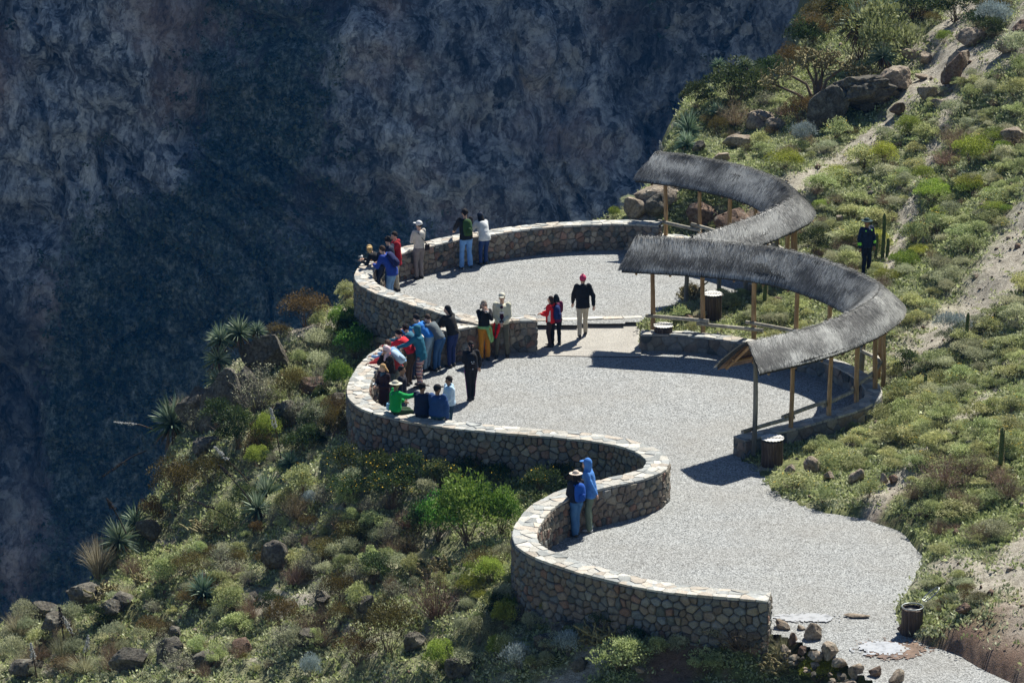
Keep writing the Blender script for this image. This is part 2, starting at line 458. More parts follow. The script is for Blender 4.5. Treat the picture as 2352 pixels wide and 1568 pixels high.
def thatch_mat(name, dark, mid, light):
    m, nt, b = new_mat(name)
    a = N(nt, 'ShaderNodeAttribute', attribute_name='var')
    n = noise(nt, 1.1, 5, .7, vec=geo_pos(nt))
    f = mul(nt, mul(nt, a.outputs['Fac'], .62), mul(nt, n, .55), 'ADD')
    c = ramp(nt, f, [(.22, dark), (.55, mid), (.95, light)])
    nt.links.new(c, b.inputs['Base Color']); b.inputs['Roughness'].default_value = .55
    b.inputs['Specular IOR Level'].default_value = .45
    return m
M['thatch'] = thatch_mat('weathered grey thatch', (.018, .018, .017), (.15, .15, .142), (.56, .56, .53))
M['thatch_core'] = plain('packed thatch', (.055, .055, .05), .95, .3, 30, .8, .03)
M['reed'] = wood_mat('reed underside', (.10, .06, .035), (.22, .14, .09), (.38, .27, .18), (30, 3, 3))
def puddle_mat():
    m, nt, b = new_mat('puddle with painted sky glare')
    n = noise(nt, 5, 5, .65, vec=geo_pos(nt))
    nt.links.new(ramp(nt, n, [(.3, (.30, .295, .28)), (.5, (.58, .58, .57))]), b.inputs['Base Color'])  # pale base colour stands in for bright sky mirrored in the water
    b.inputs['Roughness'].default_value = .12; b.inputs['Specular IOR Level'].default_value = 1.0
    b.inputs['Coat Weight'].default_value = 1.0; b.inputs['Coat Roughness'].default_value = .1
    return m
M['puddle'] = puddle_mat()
M['mud'] = plain('wet brown mud', (.17, .11, .075), .35, .25, 4, .4, .02, spec=.6)

# ------------------------------------------------------------------ survey lines of the place (world XY)
def line(pts, z): return [at(u, v, z)[:2] for u, v in pts]
B_TOP, A_TOP = .95, 1.15
B_px = [(1232,729),(1180,730),(1130,736),(1080,743),(1030,752),(985,763),(940,778),(900,797),(868,818),(846,842),(830,868),
        (822,892),(826,913),(846,931),(885,945),(950,961),(1020,972),(1090,979),(1150,985),(1240,992),(1330,1000),(1400,1009),
        (1450,1020),(1490,1036),(1510,1053),(1508,1070),(1480,1087),(1425,1101),(1371,1113),(1304,1132),(1250,1159),(1223,1187),
        (1208,1211),(1205,1235),(1218,1255),(1262,1278),(1350,1307),(1450,1332),(1545,1349),(1640,1359),(1768,1368)]
A_px = [(1110,726),(1060,719),(1010,709),(970,699),(930,685),(890,673),(860,661),(840,647),(834,632),(845,612),(866,595),(896,582),
        (935,571),(977,561),(1036,547),(1118,534.5),(1176,525.5),(1250,517),(1330,512),(1400,509.5),(1460,510),(1517,513.5)]
C_px = [(1471,762),(1560,764),(1640,771),(1712,783),(1790,797),(1860,813),(1920,832),(1965,854),(1996,878),(2008,900),
        (1995,920),(1950,940),(1890,958),(1810,980),(1750,993),(1697,1006)]
D_px = [(1512,538),(1575,545),(1650,558),(1720,576),(1772,594),(1798,610),(1800,624),(1776,640),(1730,654)]
PB = Path(line(B_px, B_TOP)); PA = Path(line(A_px, A_TOP)); PC = Path(line(C_px, .5)); PD = Path(line(D_px, .65))
path_l = line([(1790,1457),(1850,1484),(1950,1535),(2050,1600),(2150,1680),(2230,1760)], 0)
path_r = line([(2620,1760),(2500,1660),(2360,1578),(2220,1508),(2100,1462),(2062,1415),(2100,1355),(2133,1290),(2096,1232),(2030,1200),
               (1900,1178),(1800,1148),(1760,1105),(1738,1072)], 0)
path_r = [tuple(q) for q in catmull(path_r, .5)[0]]
path_r = [(x + .16 * float(vnoise(np.array([x * 1.3]), np.array([y * 1.3]), seed=4)[0]), y + .16 * float(vnoise(np.array([x * 1.3]), np.array([y * 1.3]), seed=7)[0])) for x, y in path_r]
G0 = [tuple(p) for p in PB.P[::4, :2]] + path_l + path_r + [tuple(p) for p in PC.P[::-4, :2]] + line([(1471,806),(1235,803)], 0)
bank = line([(1740,672),(1700,682),(1640,690),(1570,700),(1520,715),(1480,738)], .3)
G1 = [tuple(p) for p in PA.P[::4, :2]] + [tuple(p) for p in PD.P[::4, :2]] + bank + line([(1475,741),(1225,748)], .3)
S1 = line([(1475,741),(1222,748)], .15) + line([(1235,803),(1471,806)], .15)
# the brink: the canyon drops beyond this line
EDGE = [at(u, v, z)[:2] for u, v, z in [(-900,1500,-6),(-300,1470,-6),(0,1425,-5.5),(190,1365,-4.9),(300,1225,-4.1),(385,1060,-3.0),(430,965,-2.6),
        (500,800,-1.0),(600,765,-.7),(690,752,-.6),(760,700,-.6),(800,655,-.5)]]
far_side = [(PA.P[i, 0] + PA.N[i, 0] * .75, PA.P[i, 1] + PA.N[i, 1] * .75) for i in range(len(PA.P))]
_ia = int(np.argmin(PA.P[:, 0]))
sgn = 1.0
_t = PA.P[_ia, 0] + PA.N[_ia, 0]
OUT_A = 1.0 if _t < PA.P[_ia, 0] else -1.0
far_side = [(PA.P[i, 0] + OUT_A * PA.N[i, 0] * .8, PA.P[i, 1] + OUT_A * PA.N[i, 1] * .8) for i in range(_ia, len(PA.P), 6)]
EDGE += [p for p in far_side if p[0] < at(1370, 505, .3)[0]]
EDGE += [at(u, v, z)[:2] for u, v, z in [(1385,492,.3),(1425,463,.7),(1500,425,1.0),(1535,392,1.2),(1556,325,1.4),(1600,215,2.0),(1680,185,2.3),
        (1800,178,2.6),(1850,110,2.9),(1905,25,3.2),(1935,-60,3.6),(1980,-300,4.6),(2100,-700,6)]]
HILL = EDGE + [(60, 230), (60, 20), (-60, 20)]
ctrl = [(0,1430,-5.5),(0,1568,-5.2),(0,1850,-5.2),(-600,1500,-6.5),(-600,1850,-6.5),(200,1370,-4.9),(200,1500,-4.6),(330,1200,-3.9),(400,1350,-3.5),(430,960,-2.6),
 (500,1100,-2.5),(600,1300,-2.5),(600,1500,-2.8),(550,850,-1.4),(690,755,-.6),(650,950,-1.4),(700,1100,-1.6),(820,657,-.5),(760,850,-1.0),
 (760,1060,-.75),(900,1140,-.6),(1000,1250,-1.2),(900,1450,-1.9),(1150,1150,-.5),(1300,1135,-.35),(1180,1450,-1.0),
 (1176,1568,-1.6),(1400,1520,-.85),(1600,1520,-.5),(1500,1600,-1.0),(1800,1568,-.9),(1176,1900,-3),(1800,1900,-1.6),(1950,1600,-.9),(2050,1700,-1.0),
 (2150,1255,.35),(2110,1170,.35),(2350,1200,1.0),(2350,1400,.75),(2200,1400,.5),(2180,1480,.3),(2352,1530,.35),(2500,1600,.3),(2352,1640,0),(2352,1900,0),(2700,1500,1.0),
 (1860,1110,.05),(1950,1110,.3),(1810,1070,.0),(2100,1000,.55),(2200,900,.9),(2350,900,1.5),(2050,945,.1),(2350,1050,1.3),(2040,880,.15),(2700,900,3),
 (2110,750,.7),(2350,750,1.7),(2350,600,2.2),(2000,650,.75),(1900,640,.6),(2100,500,1.6),(2350,450,3.0),(2350,300,3.8),(1870,520,1.0),(1950,400,1.8),(2800,400,5.5),
 (1760,330,1.6),(1660,432,1.5),(1650,528,.35),(1740,480,1.3),(1740,560,.4),(1560,450,1.1),(1545,530,.35),(1480,480,.6),(1570,330,1.5),(1620,210,2.1),(1800,200,2.6),(1900,30,3.2),(1850,300,2.0),
 (2000,240,2.9),(2100,100,3.9),(2350,50,5.6),(2350,-150,6.8),(1950,-150,3.9),(1980,-400,5.2),(2700,-300,10),(2350,-500,9),
 (1640,650,.3),(1600,740,.3),(1750,700,.4),(1850,740,.5),(1490,740,.25),(1910,800,.3),(1800,785,.2),(1840,620,.45),(1990,845,.2),
 (850,1040,-.2),(960,1072,-.2),(1080,1085,-.2),(1200,1097,-.2),(1350,1106,-.25),(1160,1345,-.5),(1225,1400,-.5),(1340,1442,-.4),(1470,1470,-.3),(1600,1468,-.15),(1740,1464,-.05),(826,745,-.35),(880,765,-.35),(795,1010,-.4),(1300,600,.2),(1200,700,.1),(1000,620,.1),(1400,900,0),(1100,850,0),(1700,1250,0),(1900,1300,0),(1400,1200,0),(1500,1000,0),(1850,900,0),(1650,850,0)]
cw = np.array([at(u, v, z) for u, v, z in ctrl])
def _tps(r2): return r2 * np.log(r2 + 1e-9) * .5
_n = len(cw)
_K = _tps(((cw[:, None, :2] - cw[None, :, :2]) ** 2).sum(-1)) + np.eye(_n) * .4
_Pm = np.concatenate([np.ones((_n, 1)), cw[:, :2]], 1)
_A = np.block([[_K, _Pm], [_Pm.T, np.zeros((3, 3))]])
_W = np.linalg.solve(_A, np.concatenate([cw[:, 2], np.zeros(3)]))
LEDGES = [line([(650,800),(620,870)], -.9)]
def hgt(x, y, fine=True):
    x = np.asarray(x, float); y = np.asarray(y, float); sh = x.shape
    X, Y = x.ravel(), y.ravel()
    z = np.empty(len(X))
    for i in range(0, len(X), 20000):
        r2 = (X[i:i+20000, None] - cw[None, :, 0]) ** 2 + (Y[i:i+20000, None] - cw[None, :, 1]) ** 2
        z[i:i+20000] = _tps(r2) @ _W[:_n] + _W[_n] + _W[_n+1] * X[i:i+20000] + _W[_n+2] * Y[i:i+20000]
    z = np.clip(z, -12, 14)
    g = np.minimum(sdist(X, Y, G0), np.minimum(sdist(X, Y, G1), sdist(X, Y, S1)))
    if fine:
        amp = np.clip((g + .1) / 1.0, 0, 1)
        z += amp * (fbm(X * .45, Y * .45, o=3, seed=3) * (.34 + .2 * (X < -1)) + fbm(X * 1.7, Y * 1.7, o=3, seed=9) * (.15 + .12 * (X < -1)))
        tr = np.sin((z * 1.4 + X * .15) * 3.1) * .06 * amp
        z += tr
    # terraces: the ground under the gravel is pressed down
    t = np.clip((-g + .15) / .55, 0, 1); t = t * t * (3 - 2 * t)
    low = np.where(sdist(X, Y, G1) < .3, .05, np.where(sdist(X, Y, S1) < .1, -.1, -.25))
    z = np.where(g < .15, z * (1 - t) + np.minimum(z, low) * t, z)
    xr = X > np.interp(Y, [78, 84, 92, 97, 103, 112], [9.5, 7.6, 6.4, 5.6, 3.4, 3.4])
    z = np.where(xr & (g > -.05) & (g < 2.5), np.maximum(z, .045 + .10 * np.clip(g, 0, 1) + np.where(sdist(X, Y, G1) < .8, .3, 0)), z)
    # brink
    e = sdist(X, Y, HILL)
    e = e + fbm(X * .35, Y * .35, o=3, seed=21) * .5 * np.clip(g, 0, 1)
    t = np.clip(e + .35, 0, None)
    z = z - np.where(t < 1.5, t * t * 1.1, 2.475 + (t - 1.5) * 3.0)
    z = np.maximum(z, -236)
    return z.reshape(sh)
RST = {}
def gdist(x, y): return np.minimum(sdist(x, y, G0), np.minimum(sdist(x, y, G1), sdist(x, y, S1)))
def look(nm, x, y):
    A = RST[nm]; fx = np.clip((np.asarray(x, float) + 24) / .2, 0, A.shape[1] - 1.001); fy = np.clip((np.asarray(y, float) - 66) / .2, 0, A.shape[0] - 1.001)
    i = fx.astype(int); j = fy.astype(int); a = fx - i; b = fy - j
    return (A[j, i] * (1-a) + A[j, i+1] * a) * (1-b) + (A[j+1, i] * (1-a) + A[j+1, i+1] * a) * b
def hit(u, v):
    """ground point seen at (u, v)"""
    d = ray(u, v)
    ts = np.linspace(76, 149, 1400) / d[1]
    x, y, zr = d[0] * ts, d[1] * ts, CAMZ + d[2] * ts
    z = look('top', x, y)
    k = np.nonzero(zr <= z)[0]
    if len(k) == 0: return None
    k = k[0]
    return Vector((x[k], y[k], z[k]))

# ------------------------------------------------------------------ hillside
def grid(x0, x1, y0, y1, st):
    xs = np.arange(x0, x1 + st / 2, st); ys = np.arange(y0, y1 + st / 2, st)
    return np.meshgrid(xs, ys)
def grid_faces(ny, nx, keep=None):
    i = np.arange(ny * nx).reshape(ny, nx)
    f = np.stack([i[:-1, :-1], i[:-1, 1:], i[1:, 1:], i[1:, :-1]], -1).reshape(-1, 4)
    return f if keep is None else f[keep.ravel()]
trail = [line([(2190,330),(2150,400),(2100,450),(2060,520),(2040,570)], 1.8), line([(2420,560),(2330,620),(2260,680),(2180,700),(2090,720)], 1.7),
         line([(2420,840),(2330,900),(2240,960),(2120,1040),(2010,1120),(1960,1165)], .8), line([(2150,110),(2200,180),(2330,190),(2420,120)], 4.0),
         line([(2230,150),(2120,240),(2000,290),(1800,360),(1730,380)], 2.8), line([(1180,1540),(1330,1530),(1400,1490)], -.9),
         line([(1490,1560),(1560,1500),(1700,1470)], -.5), line([(700,770),(760,730),(800,700)], -.6), line([(1420,480),(1560,420)], 1.0),
         line([(500,1300),(620,1380),(760,1390)], -2.4), line([(760,1010),(820,960)], -.9),
         line([(2200,1290),(2352,1340),(2352,1500),(2210,1440)], .7), line([(2352,1230),(2280,1320)], 1.)]
trail_w = [.30, 1.7, .32, 1.3, .85, .4, .5, .6, .6, .4, .35, .9, .7]
def bareness(X, Y):
    b = np.zeros(X.shape)
    for t, w in zip(trail, trail_w):
        d = pdist(X, Y, t) + fbm(X * .9, Y * .9, o=3, seed=31) * .5
        b = np.maximum(b, np.clip(1.35 - d / w, 0, 1))
    g = np.minimum(sdist(X, Y, G0), sdist(X, Y, G1))
    return np.clip(b, 0, 1)
X, Y = grid(-24, 22, 66, 150, .2)
Z = hgt(X, Y)
bare = np.maximum(bareness(X, Y), np.where(X < 0, .22, 0))
_s0, _s1, _s2, _s3 = sdist(X, Y, G0), sdist(X, Y, G1), sdist(X, Y, S1), sdist(X, Y, HILL)
RST.update(z=Z, g=np.minimum(_s0, np.minimum(_s1, _s2)), e=_s3, b=bare)
_t = np.where(_s0 < 0, np.maximum(Z, 0), Z); _t = np.where(_s2 < 0, np.maximum(_t, .15), _t); RST['top'] = np.where(_s1 < 0, np.maximum(_t, .3), _t)
redp = [line([(2200,1460),(2300,1560)], .4), line([(1600,540),(1750,560)], .4), line([(2120,1200),(2180,1165)], .4),
        line([(1560,1520),(1700,1480)], -.4), line([(300,1400),(420,1250)], -3.6)]
red = np.zeros(X.shape)
for t in redp: red = np.maximum(red, np.clip(1.4 - (pdist(X, Y, t) + fbm(X, Y, o=3, seed=8) * .8) / 1.3, 0, 1))
me = mesh_np('hillside', np.stack([X.ravel(), Y.ravel(), Z.ravel()], 1), grid_faces(*X.shape), attr={'bare': bare.ravel(), 'redness': red.ravel()})
tag(link('hillside', me, M['soil']), 'green and sandy hillside around the stone terraces', kind='structure')
# the coarser ground further out, left open where the fine one lies
X2, Y2 = grid(-104, 102, -14, 310, 2.0)
Z2 = hgt(X2, Y2) - .02
cx = (X2[:-1, :-1] + 1.0); cy = (Y2[:-1, :-1] + 1.0)
keep = ~((cx > -24) & (cx < 22) & (cy > 66) & (cy < 150))
me = mesh_np('outer_slopes', np.stack([X2.ravel(), Y2.ravel(), Z2.ravel()], 1), grid_faces(*X2.shape, keep=keep),
             attr={'bare': np.full(X2.size, .2), 'redness': np.full(X2.size, .3)})
tag(link('outer_slopes', me, M['soil']), kind='structure')

# gravel terraces
def terrace(name, poly, z, mat, grow_right=True, pad=.0, step=.15):
    P = np.array(poly)
    X, Y = grid(P[:, 0].min() - 1.5, P[:, 0].max() + 1.5, P[:, 1].min() - 1.5, P[:, 1].max() + 1.5, step)
    d = sdist(X, Y, poly)
    dw = np.minimum(pdist(X, Y, [tuple(p) for p in PB.P[::4, :2]]), pdist(X, Y, [tuple(p) for p in PA.P[::4, :2]]))
    dw = np.minimum(dw, pdist(X, Y, [tuple(p) for p in PC.P[::4, :2]]))
    dw = np.minimum(dw, pdist(X, Y, path_l) )
    ok = (d < .05) | ((d < pad) & (dw > pad + .1))
    k = ok[:-1, :-1] & ok[1:, :-1] & ok[:-1, 1:] & ok[1:, 1:]
    Z = z + fbm(X * .6, Y * .6, o=3, seed=12) * .025
    f = grid_faces(*X.shape, keep=k)
    used = np.unique(f); mp = np.full(X.size, -1); mp[used] = np.arange(len(used))
    V = np.stack([X.ravel(), Y.ravel(), Z.ravel()], 1)[used]
    return link(name, mesh_np(name, V, mp[f]), mat)
tag(terrace('lower_gravel', G0, 0.0, M['gravel'], pad=.5), 'pale grey gravel of the lower two terraces', kind='structure')
tag(terrace('upper_gravel', G1, .3, M['gravel'], pad=.0), 'pale grey gravel of the upper terrace', kind='structure')
_s = line([(1480,738),(1218,744)], .15) + line([(1234,806),(1472,809)], .15)
_m = bpy.data.meshes.new('landing'); _m.from_pydata([(_s[0][0], _s[0][1] + .8, .292), (_s[1][0] - .3, _s[1][1] + .8, .292), (*_s[2], .02), (*_s[3], .02)], [], [(0, 1, 2, 3)])
tag(link('landing', _m, M['packed'], smooth=False), 'packed beige landing between the two kerbs', kind='structure')

# kerbs of slabs between the terraces
def kerb(label, a, b, z, wdt, n, seed, hid=0.0):
    rnd = random.Random(seed)
    a, b = Vector(a), Vector(b); L = (b - a).length; d = (b - a).normalized(); nn = Vector((-d.y, d.x, 0))
    root = tag(empty('stone_kerb', (a + b) / 2), label, 'kerb', 'kerbs across the gap between wall and shelter')
    c = (a + b) / 2; s = 0.0
    cuts = sorted([rnd.uniform(.0, 1) * .35 / n + k / n for k in range(1, n)])
    cuts = [0] + cuts + [1]
    for i in range(n):
        s0, s1 = cuts[i] * L + .012, cuts[i+1] * L - .012
        w0, w1 = wdt * rnd.uniform(.85, 1.1), wdt * rnd.uniform(.85, 1.1); h = z + rnd.uniform(-.006, .014)
        top = [a + d*s0 - nn*w0*.5, a + d*(s0+s1)*.5 - nn*w1*.54, a + d*s1 - nn*w1*.5, a + d*s1 + nn*.5*w1, a + d*s0 + nn*.5*w0]
        top = [p - c + Vector((rnd.uniform(-.015,.015), rnd.uniform(-.015,.015), 0)) for p in top]
        vs = [Vector((p.x, p.y, h - c.z)) for p in top] + [Vector((p.x*1.0, p.y, z - .2 - c.z)) for p in top]
        mb = MB(); k = 5
        mb.add(vs, [tuple(range(k))] + [(j, j + k, (j+1) % k + k, (j+1) % k) for j in range(k)])
        mb.build('kerb_slab', M['cap_a' if i % 3 else 'cap_b'], root)
p0, p1 = at(1237, 806, 0), at(1472, 808, 0)
kerb('pale kerb of long slabs in front, at the edge of the middle terrace', (p0[0]-.1, p0[1]+.13, 0), (p1[0]+.05, p1[1]+.13, 0), .045, .38, 4, 4)
p0, p1 = at(1228, 748, .15), at(1475, 741, .15)
kerb('thin pale kerb further back, at the edge of the upper terrace', (p0[0], p0[1]+.05, 0), (p1[0], p1[1]+.05, 0), .322, .26, 5, 6)

# ------------------------------------------------------------------ stone walls
CAMP = Vector((0, 0, CAMZ))
def clip_poly(poly, nx, ny, c):
    out = []
    n = len(poly)
    for i in range(n):
        p, q = poly[i], poly[(i + 1) % n]
        a = p[0]*nx + p[1]*ny - c; b = q[0]*nx + q[1]*ny - c
        if a <= 0: out.append(p)
        if (a < 0 < b) or (b < 0 < a):
            t = a / (a - b); out.append((p[0] + (q[0]-p[0])*t, p[1] + (q[1]-p[1])*t))
    return out
def cells(L, h0, h1, cw_, ch, rnd, seedrow=0):
    """irregular stone outlines covering [0,L] x [h0,h1] (h0, h1 may be functions of s)"""
    f0 = h0 if callable(h0) else (lambda s: h0); f1 = h1 if callable(h1) else (lambda s: h1)
    lo = min(f0(s) for s in np.linspace(0, L, 40)); hi = max(f1(s) for s in np.linspace(0, L, 40))
    rows = max(1, round((hi - lo) / ch)); rh = (hi - lo) / rows
    pts = []
    for r in range(rows):
        s = rnd.uniform(-.5, .5) * cw_
        while s < L + cw_:
            w = cw_ * rnd.choice((.45, .6, .8, .9, 1.0, 1.25, 1.7))
            pts.append((s + w/2, lo + rh * (r + .5) + rnd.uniform(-.3, .3) * rh)); s += w
    pts.sort()
    out = []
    xs = [p[0] for p in pts]
    import bisect
    for i, (x, y) in enumerate(pts):
        if x < -cw_ or x > L + cw_: continue
        poly = [(max(0, x - cw_*2), max(lo, y - rh*2)), (min(L, x + cw_*2), max(lo, y - rh*2)), (min(L, x + cw_*2), min(hi, y + rh*2)), (max(0, x - cw_*2), min(hi, y + rh*2))]
        if poly[1][0] <= poly[0][0]: continue
        j0 = bisect.bisect_left(xs, x - cw_*2.6); j1 = bisect.bisect_right(xs, x + cw_*2.6)
        for j in range(j0, j1):
            if j == i: continue
            qx, qy = pts[j]; nx, ny = qx - x, qy - y
            if abs(ny) > rh * 2.6: continue
            poly = clip_poly(poly, nx, ny, (nx*(x+qx) + ny*(y+qy)) / 2)
            if len(poly) < 3: break
        if len(poly) < 3: continue
        cx_ = sum(p[0] for p in poly) / len(poly)
        a, b = f0(cx_), f1(cx_)
        poly = clip_poly(poly, 0, 1, b); 
        if len(poly) >= 3: poly = clip_poly(poly, 0, -1, -a)
        if len(poly) >= 3: out.append(poly)
    return out
def area(p): return abs(sum(p[i][0]*p[(i+1) % len(p)][1] - p[(i+1) % len(p)][0]*p[i][1] for i in range(len(p)))) / 2
def stone_from(poly, mapf, gap, depth, crown, rnd, rough=.014, cut=.15):
    """poly in (s,h) -> verts/faces of a rounded stone; mapf(s,h,out) gives world"""
    # drop short edges, round the corners
    q = [p for i, p in enumerate(poly) if math.dist(p, poly[i-1]) > .025]
    if len(q) < 3: return None
    cx_ = sum(p[0] for p in q) / len(q); cy_ = sum(p[1] for p in q) / len(q)
    r = []
    for i in range(len(q)):
        a, b = q[i], q[(i+1) % len(q)]
        j = rnd.uniform(-.06, .06)
        r.append((a[0]*(1-cut-j) + b[0]*(cut+j), a[1]*(1-cut-j) + b[1]*(cut+j))); r.append((a[0]*cut + b[0]*(1-cut), a[1]*cut + b[1]*(1-cut)))
    size = math.sqrt(area(q)) + 1e-6
    k0 = max(.55, 1 - gap * 2 / size); k1 = k0 * (.80 if cut > .1 else .93)
    n = len(r); vs = []
    tilt = rnd.uniform(-.12, .12), rnd.uniform(-.15, .15)
    base = rnd.uniform(-.3, 1) * crown * .8
    for k, o in ((k0, -depth), (k0, base*.5), (k1, crown + base)):
        for p in r:
            dx, dy = (p[0]-cx_)*k, (p[1]-cy_)*k
            oo = o + (tilt[0]*dx + tilt[1]*dy + rnd.uniform(-rough, rough) if o > 0 else 0)
            vs.append(mapf(cx_ + dx, cy_ + dy, oo))
    fs = []
    for lv in (0, 1):
        for i in range(n):
            j = (i+1) % n; fs.append((lv*n+i, lv*n+j, (lv+1)*n+j, (lv+1)*n+i))
    fs.append(tuple(range(2*n, 3*n)))
    c = mapf(cx_, cy_, 0)
    return vs, fs, c, area(q)
def orient(vs, fs, c, outv):
    """make faces point along outv overall"""
    a = Vector(vs[fs[-1][0]]); b = Vector(vs[fs[-1][1]]); d = Vector(vs[fs[-1][2]])
    if (b - a).cross(d - b).dot(outv) < 0: fs = [tuple(reversed(f)) for f in fs]
    return fs
def stone_wall(label, cat, path, thick, top, base_l, base_r, pal, cw_=.24, ch=.185, cap_w=.33, seed=1, pal_in=None, in_side=1, mort_l='mortar', mort_r='mortar',
               gap_l=.008, gap_r=.008, crown=.024, cap_pal=('cap_a', 'cap_b', 'cap_a', 'cap_c'), name='stone_wall', limit=295, group=None):
    """path: Path of the centre line. top / base_*: number or function of s. l = left of travel."""
    rnd = random.Random(seed)
    ft = top if callable(top) else (lambda s: top)
    fl = base_l if callable(base_l) else (lambda s: base_l); fr = base_r if callable(base_r) else (lambda s: base_r)
    L = path.L
    x0, y0, _ = path.pos(L / 2)
    org = Vector((float(x0), float(y0), 0))
    root = tag(empty(name, org), label, cat, group)
    def P(s, off, z):
        x, y, n = path.pos(s, off); return Vector((float(x), float(y), float(z))) - org
    capT = .055
    # core
    ns = max(8, int(L / .15)); vs = []; fs = []; ms = []
    for i in range(ns + 1):
        s = L * i / ns; o = thick / 2 - .012
        t = ft(s) - .012
        vs += [P(s, o, fl(s) - .25), P(s, o, t), P(s, -o, t), P(s, -o, fr(s) - .25)]
    core = MB()
    for i in range(ns):
        b = i * 4
        core.m += [0, 2, 1]
        core.f += [(b, b+1, b+5, b+4), (b+1, b+2, b+6, b+5), (b+2, b+3, b+7, b+6)]
    core.f += [(0, 3, 2, 1), (ns*4, ns*4+1, ns*4+2, ns*4+3)]; core.m += [0, 0]; core.v = [tuple(v) for v in vs]
    core.build('mortar_core', [M[mort_l], M[mort_r], M['cap_c']], root)
    items = []
    pal = [M[k] for k in pal]; pal_in = [M[k] for k in pal_in] if pal_in else pal
    for side, fb, gap in ((1, fl, gap_l), (-1, fr, gap_r)):
        for poly in cells(L, fb, lambda s: ft(s) - capT, cw_, ch, rnd):
            mf = lambda s, h, o, side=side: P(min(max(s, 0), L), side * (thick/2 + o), h)
            r = stone_from(poly, mf, gap, .06, crown, rnd)
            if not r: continue
            v_, f_, c_, a_ = r
            s_m = sum(p[0] for p in poly) / len(poly)
            _, _, n = path.pos(s_m); outv = Vector((float(n[0])*side, float(n[1])*side, 0))
            f_ = orient(v_, f_, c_, outv)
            face = (CAMP - (c_ + org)).normalized().dot(outv)
            items.append((a_ * max(face, 0.0) + a_ * 1e-4, v_, f_, rnd.choice(pal_in if side == in_side else pal)))
    # ends
    for s_e, dr in ((0.0, -1), (L, 1)):
        _, _, n = path.pos(s_e); tvec = Vector((float(n[1]), -float(n[0]), 0)) * dr
        b_ = max(fl(s_e), fr(s_e)) - .1
        for poly in cells(thick, b_, ft(s_e) - capT, cw_ * .8, ch, rnd):
            mf = lambda s, h, o: P(s_e, s - thick/2, h) + tvec * o
            r = stone_from(poly, mf, .012, .06, crown * .8, rnd)
            if not r: continue
            v_, f_, c_, a_ = r; f_ = orient(v_, f_, c_, tvec)
            face = (CAMP - (c_ + org)).normalized().dot(tvec)
            items.append((a_ * max(face, 0.0), v_, f_, rnd.choice(pal)))
    def emit(items, nm, rest, limit):
        items.sort(key=lambda t: -t[0])
        for sc_, v_, f_, m_ in items[:limit]:
            c = sum(v_, Vector()) / len(v_)
            me_ = bpy.data.meshes.new(nm); me_.from_pydata([v - c for v in v_], [], f_)
            o = link(nm, me_, m_, root, False); o.location = c
        if len(items) > limit:
            mats = []; mb = MB()
            for sc_, v_, f_, m_ in items[limit:]:
                if m_ not in mats: mats.append(m_)
                mb.add(v_, f_, mats.index(m_))
            o = mb.build(rest, mats, root); o['kind'] = 'stuff'
    emit(items, 'stone', 'rubble_infill', limit)
    caps = []
    cpal = [M[k] for k in cap_pal]
    for poly in cells(L, -thick/2 - .02, thick/2 + .02, cap_w, .20, rnd):
        rr = rnd.uniform(-.012, .012)
        mf = lambda s, t, o, rr=rr: P(min(max(s, -.0), L), t, ft(s) + min(o, .004) + (rr if o > -.01 else 0))
        r = stone_from(poly, mf, .004, capT, .003, rnd, .004, .09)
        if not r: continue
        v_, f_, c_, a_ = r; f_ = orient(v_, f_, c_, Vector((0, 0, 1)))
        caps.append((a_, v_, f_, rnd.choice(cpal)))
    emit(caps, 'coping_stone', 'small_coping_stones', limit)
    return root
def ground_fn(path, side, off, lo=-9, hi=9):
    ss = np.linspace(0, path.L, 60); x, y, _ = path.pos(ss, side * off)
    z = hgt(x, y); 
    return lambda s: float(np.clip(np.interp(s, ss, z), lo, hi))
# which side of each path is the terrace?
def side_in(path, poly):
    s = path.L * .5; x, y, _ = path.pos(s, .6); return 1 if sdist(np.array([x]), np.array([y]), poly)[0] < 0 else -1
sb = side_in(PB, G0); sa = side_in(PA, G1); sc_ = side_in(PC, G0)
gB = ground_fn(PB, -sb, .45, -1.3, 0); gA = ground_fn(PA, -sa, .5, -1.2, .2)
palB = ['st_grey', 'st_grey', 'st_brown', 'st_blue', 'st_brown', 'st_tan', 'st_grey', 'st_brown', 'st_dark', 'st_grey', 'st_red', 'st_brown']
palIn_ = ['st_brown', 'st_tan', 'st_brown', 'st_grey', 'st_brown', 'st_dark', 'st_tan', 'st_red']
def lr(side, a, b): return (a, b) if side == 1 else (b, a)
bl, br = lr(sb, (lambda s: -.05), (lambda s: gB(s) - .15))
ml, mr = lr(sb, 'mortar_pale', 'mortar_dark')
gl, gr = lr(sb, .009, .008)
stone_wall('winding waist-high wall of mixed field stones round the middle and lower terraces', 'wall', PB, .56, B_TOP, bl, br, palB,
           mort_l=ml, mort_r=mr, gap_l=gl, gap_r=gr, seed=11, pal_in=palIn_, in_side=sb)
topA = lambda s: A_TOP - .17 * max(0, 1 - s / 1.6)
bl, br = lr(sa, (lambda s: .22), (lambda s: gA(s) - .3))
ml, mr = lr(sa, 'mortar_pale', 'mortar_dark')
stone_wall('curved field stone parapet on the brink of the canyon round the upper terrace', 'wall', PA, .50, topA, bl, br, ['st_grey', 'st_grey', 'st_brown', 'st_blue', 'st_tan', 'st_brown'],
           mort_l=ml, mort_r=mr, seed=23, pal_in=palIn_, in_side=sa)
stone_wall('low curved stone kerb wall under the nearer thatched shelter', 'wall', PC, .42, .5, -.05, -.05, ['st_grey', 'st_brown', 'st_tan', 'st_grey', 'st_dark'],
           cw_=.42, ch=.27, mort_l='mortar_pale', mort_r='mortar_pale', crown=.012, seed=31, name='low_stone_wall')
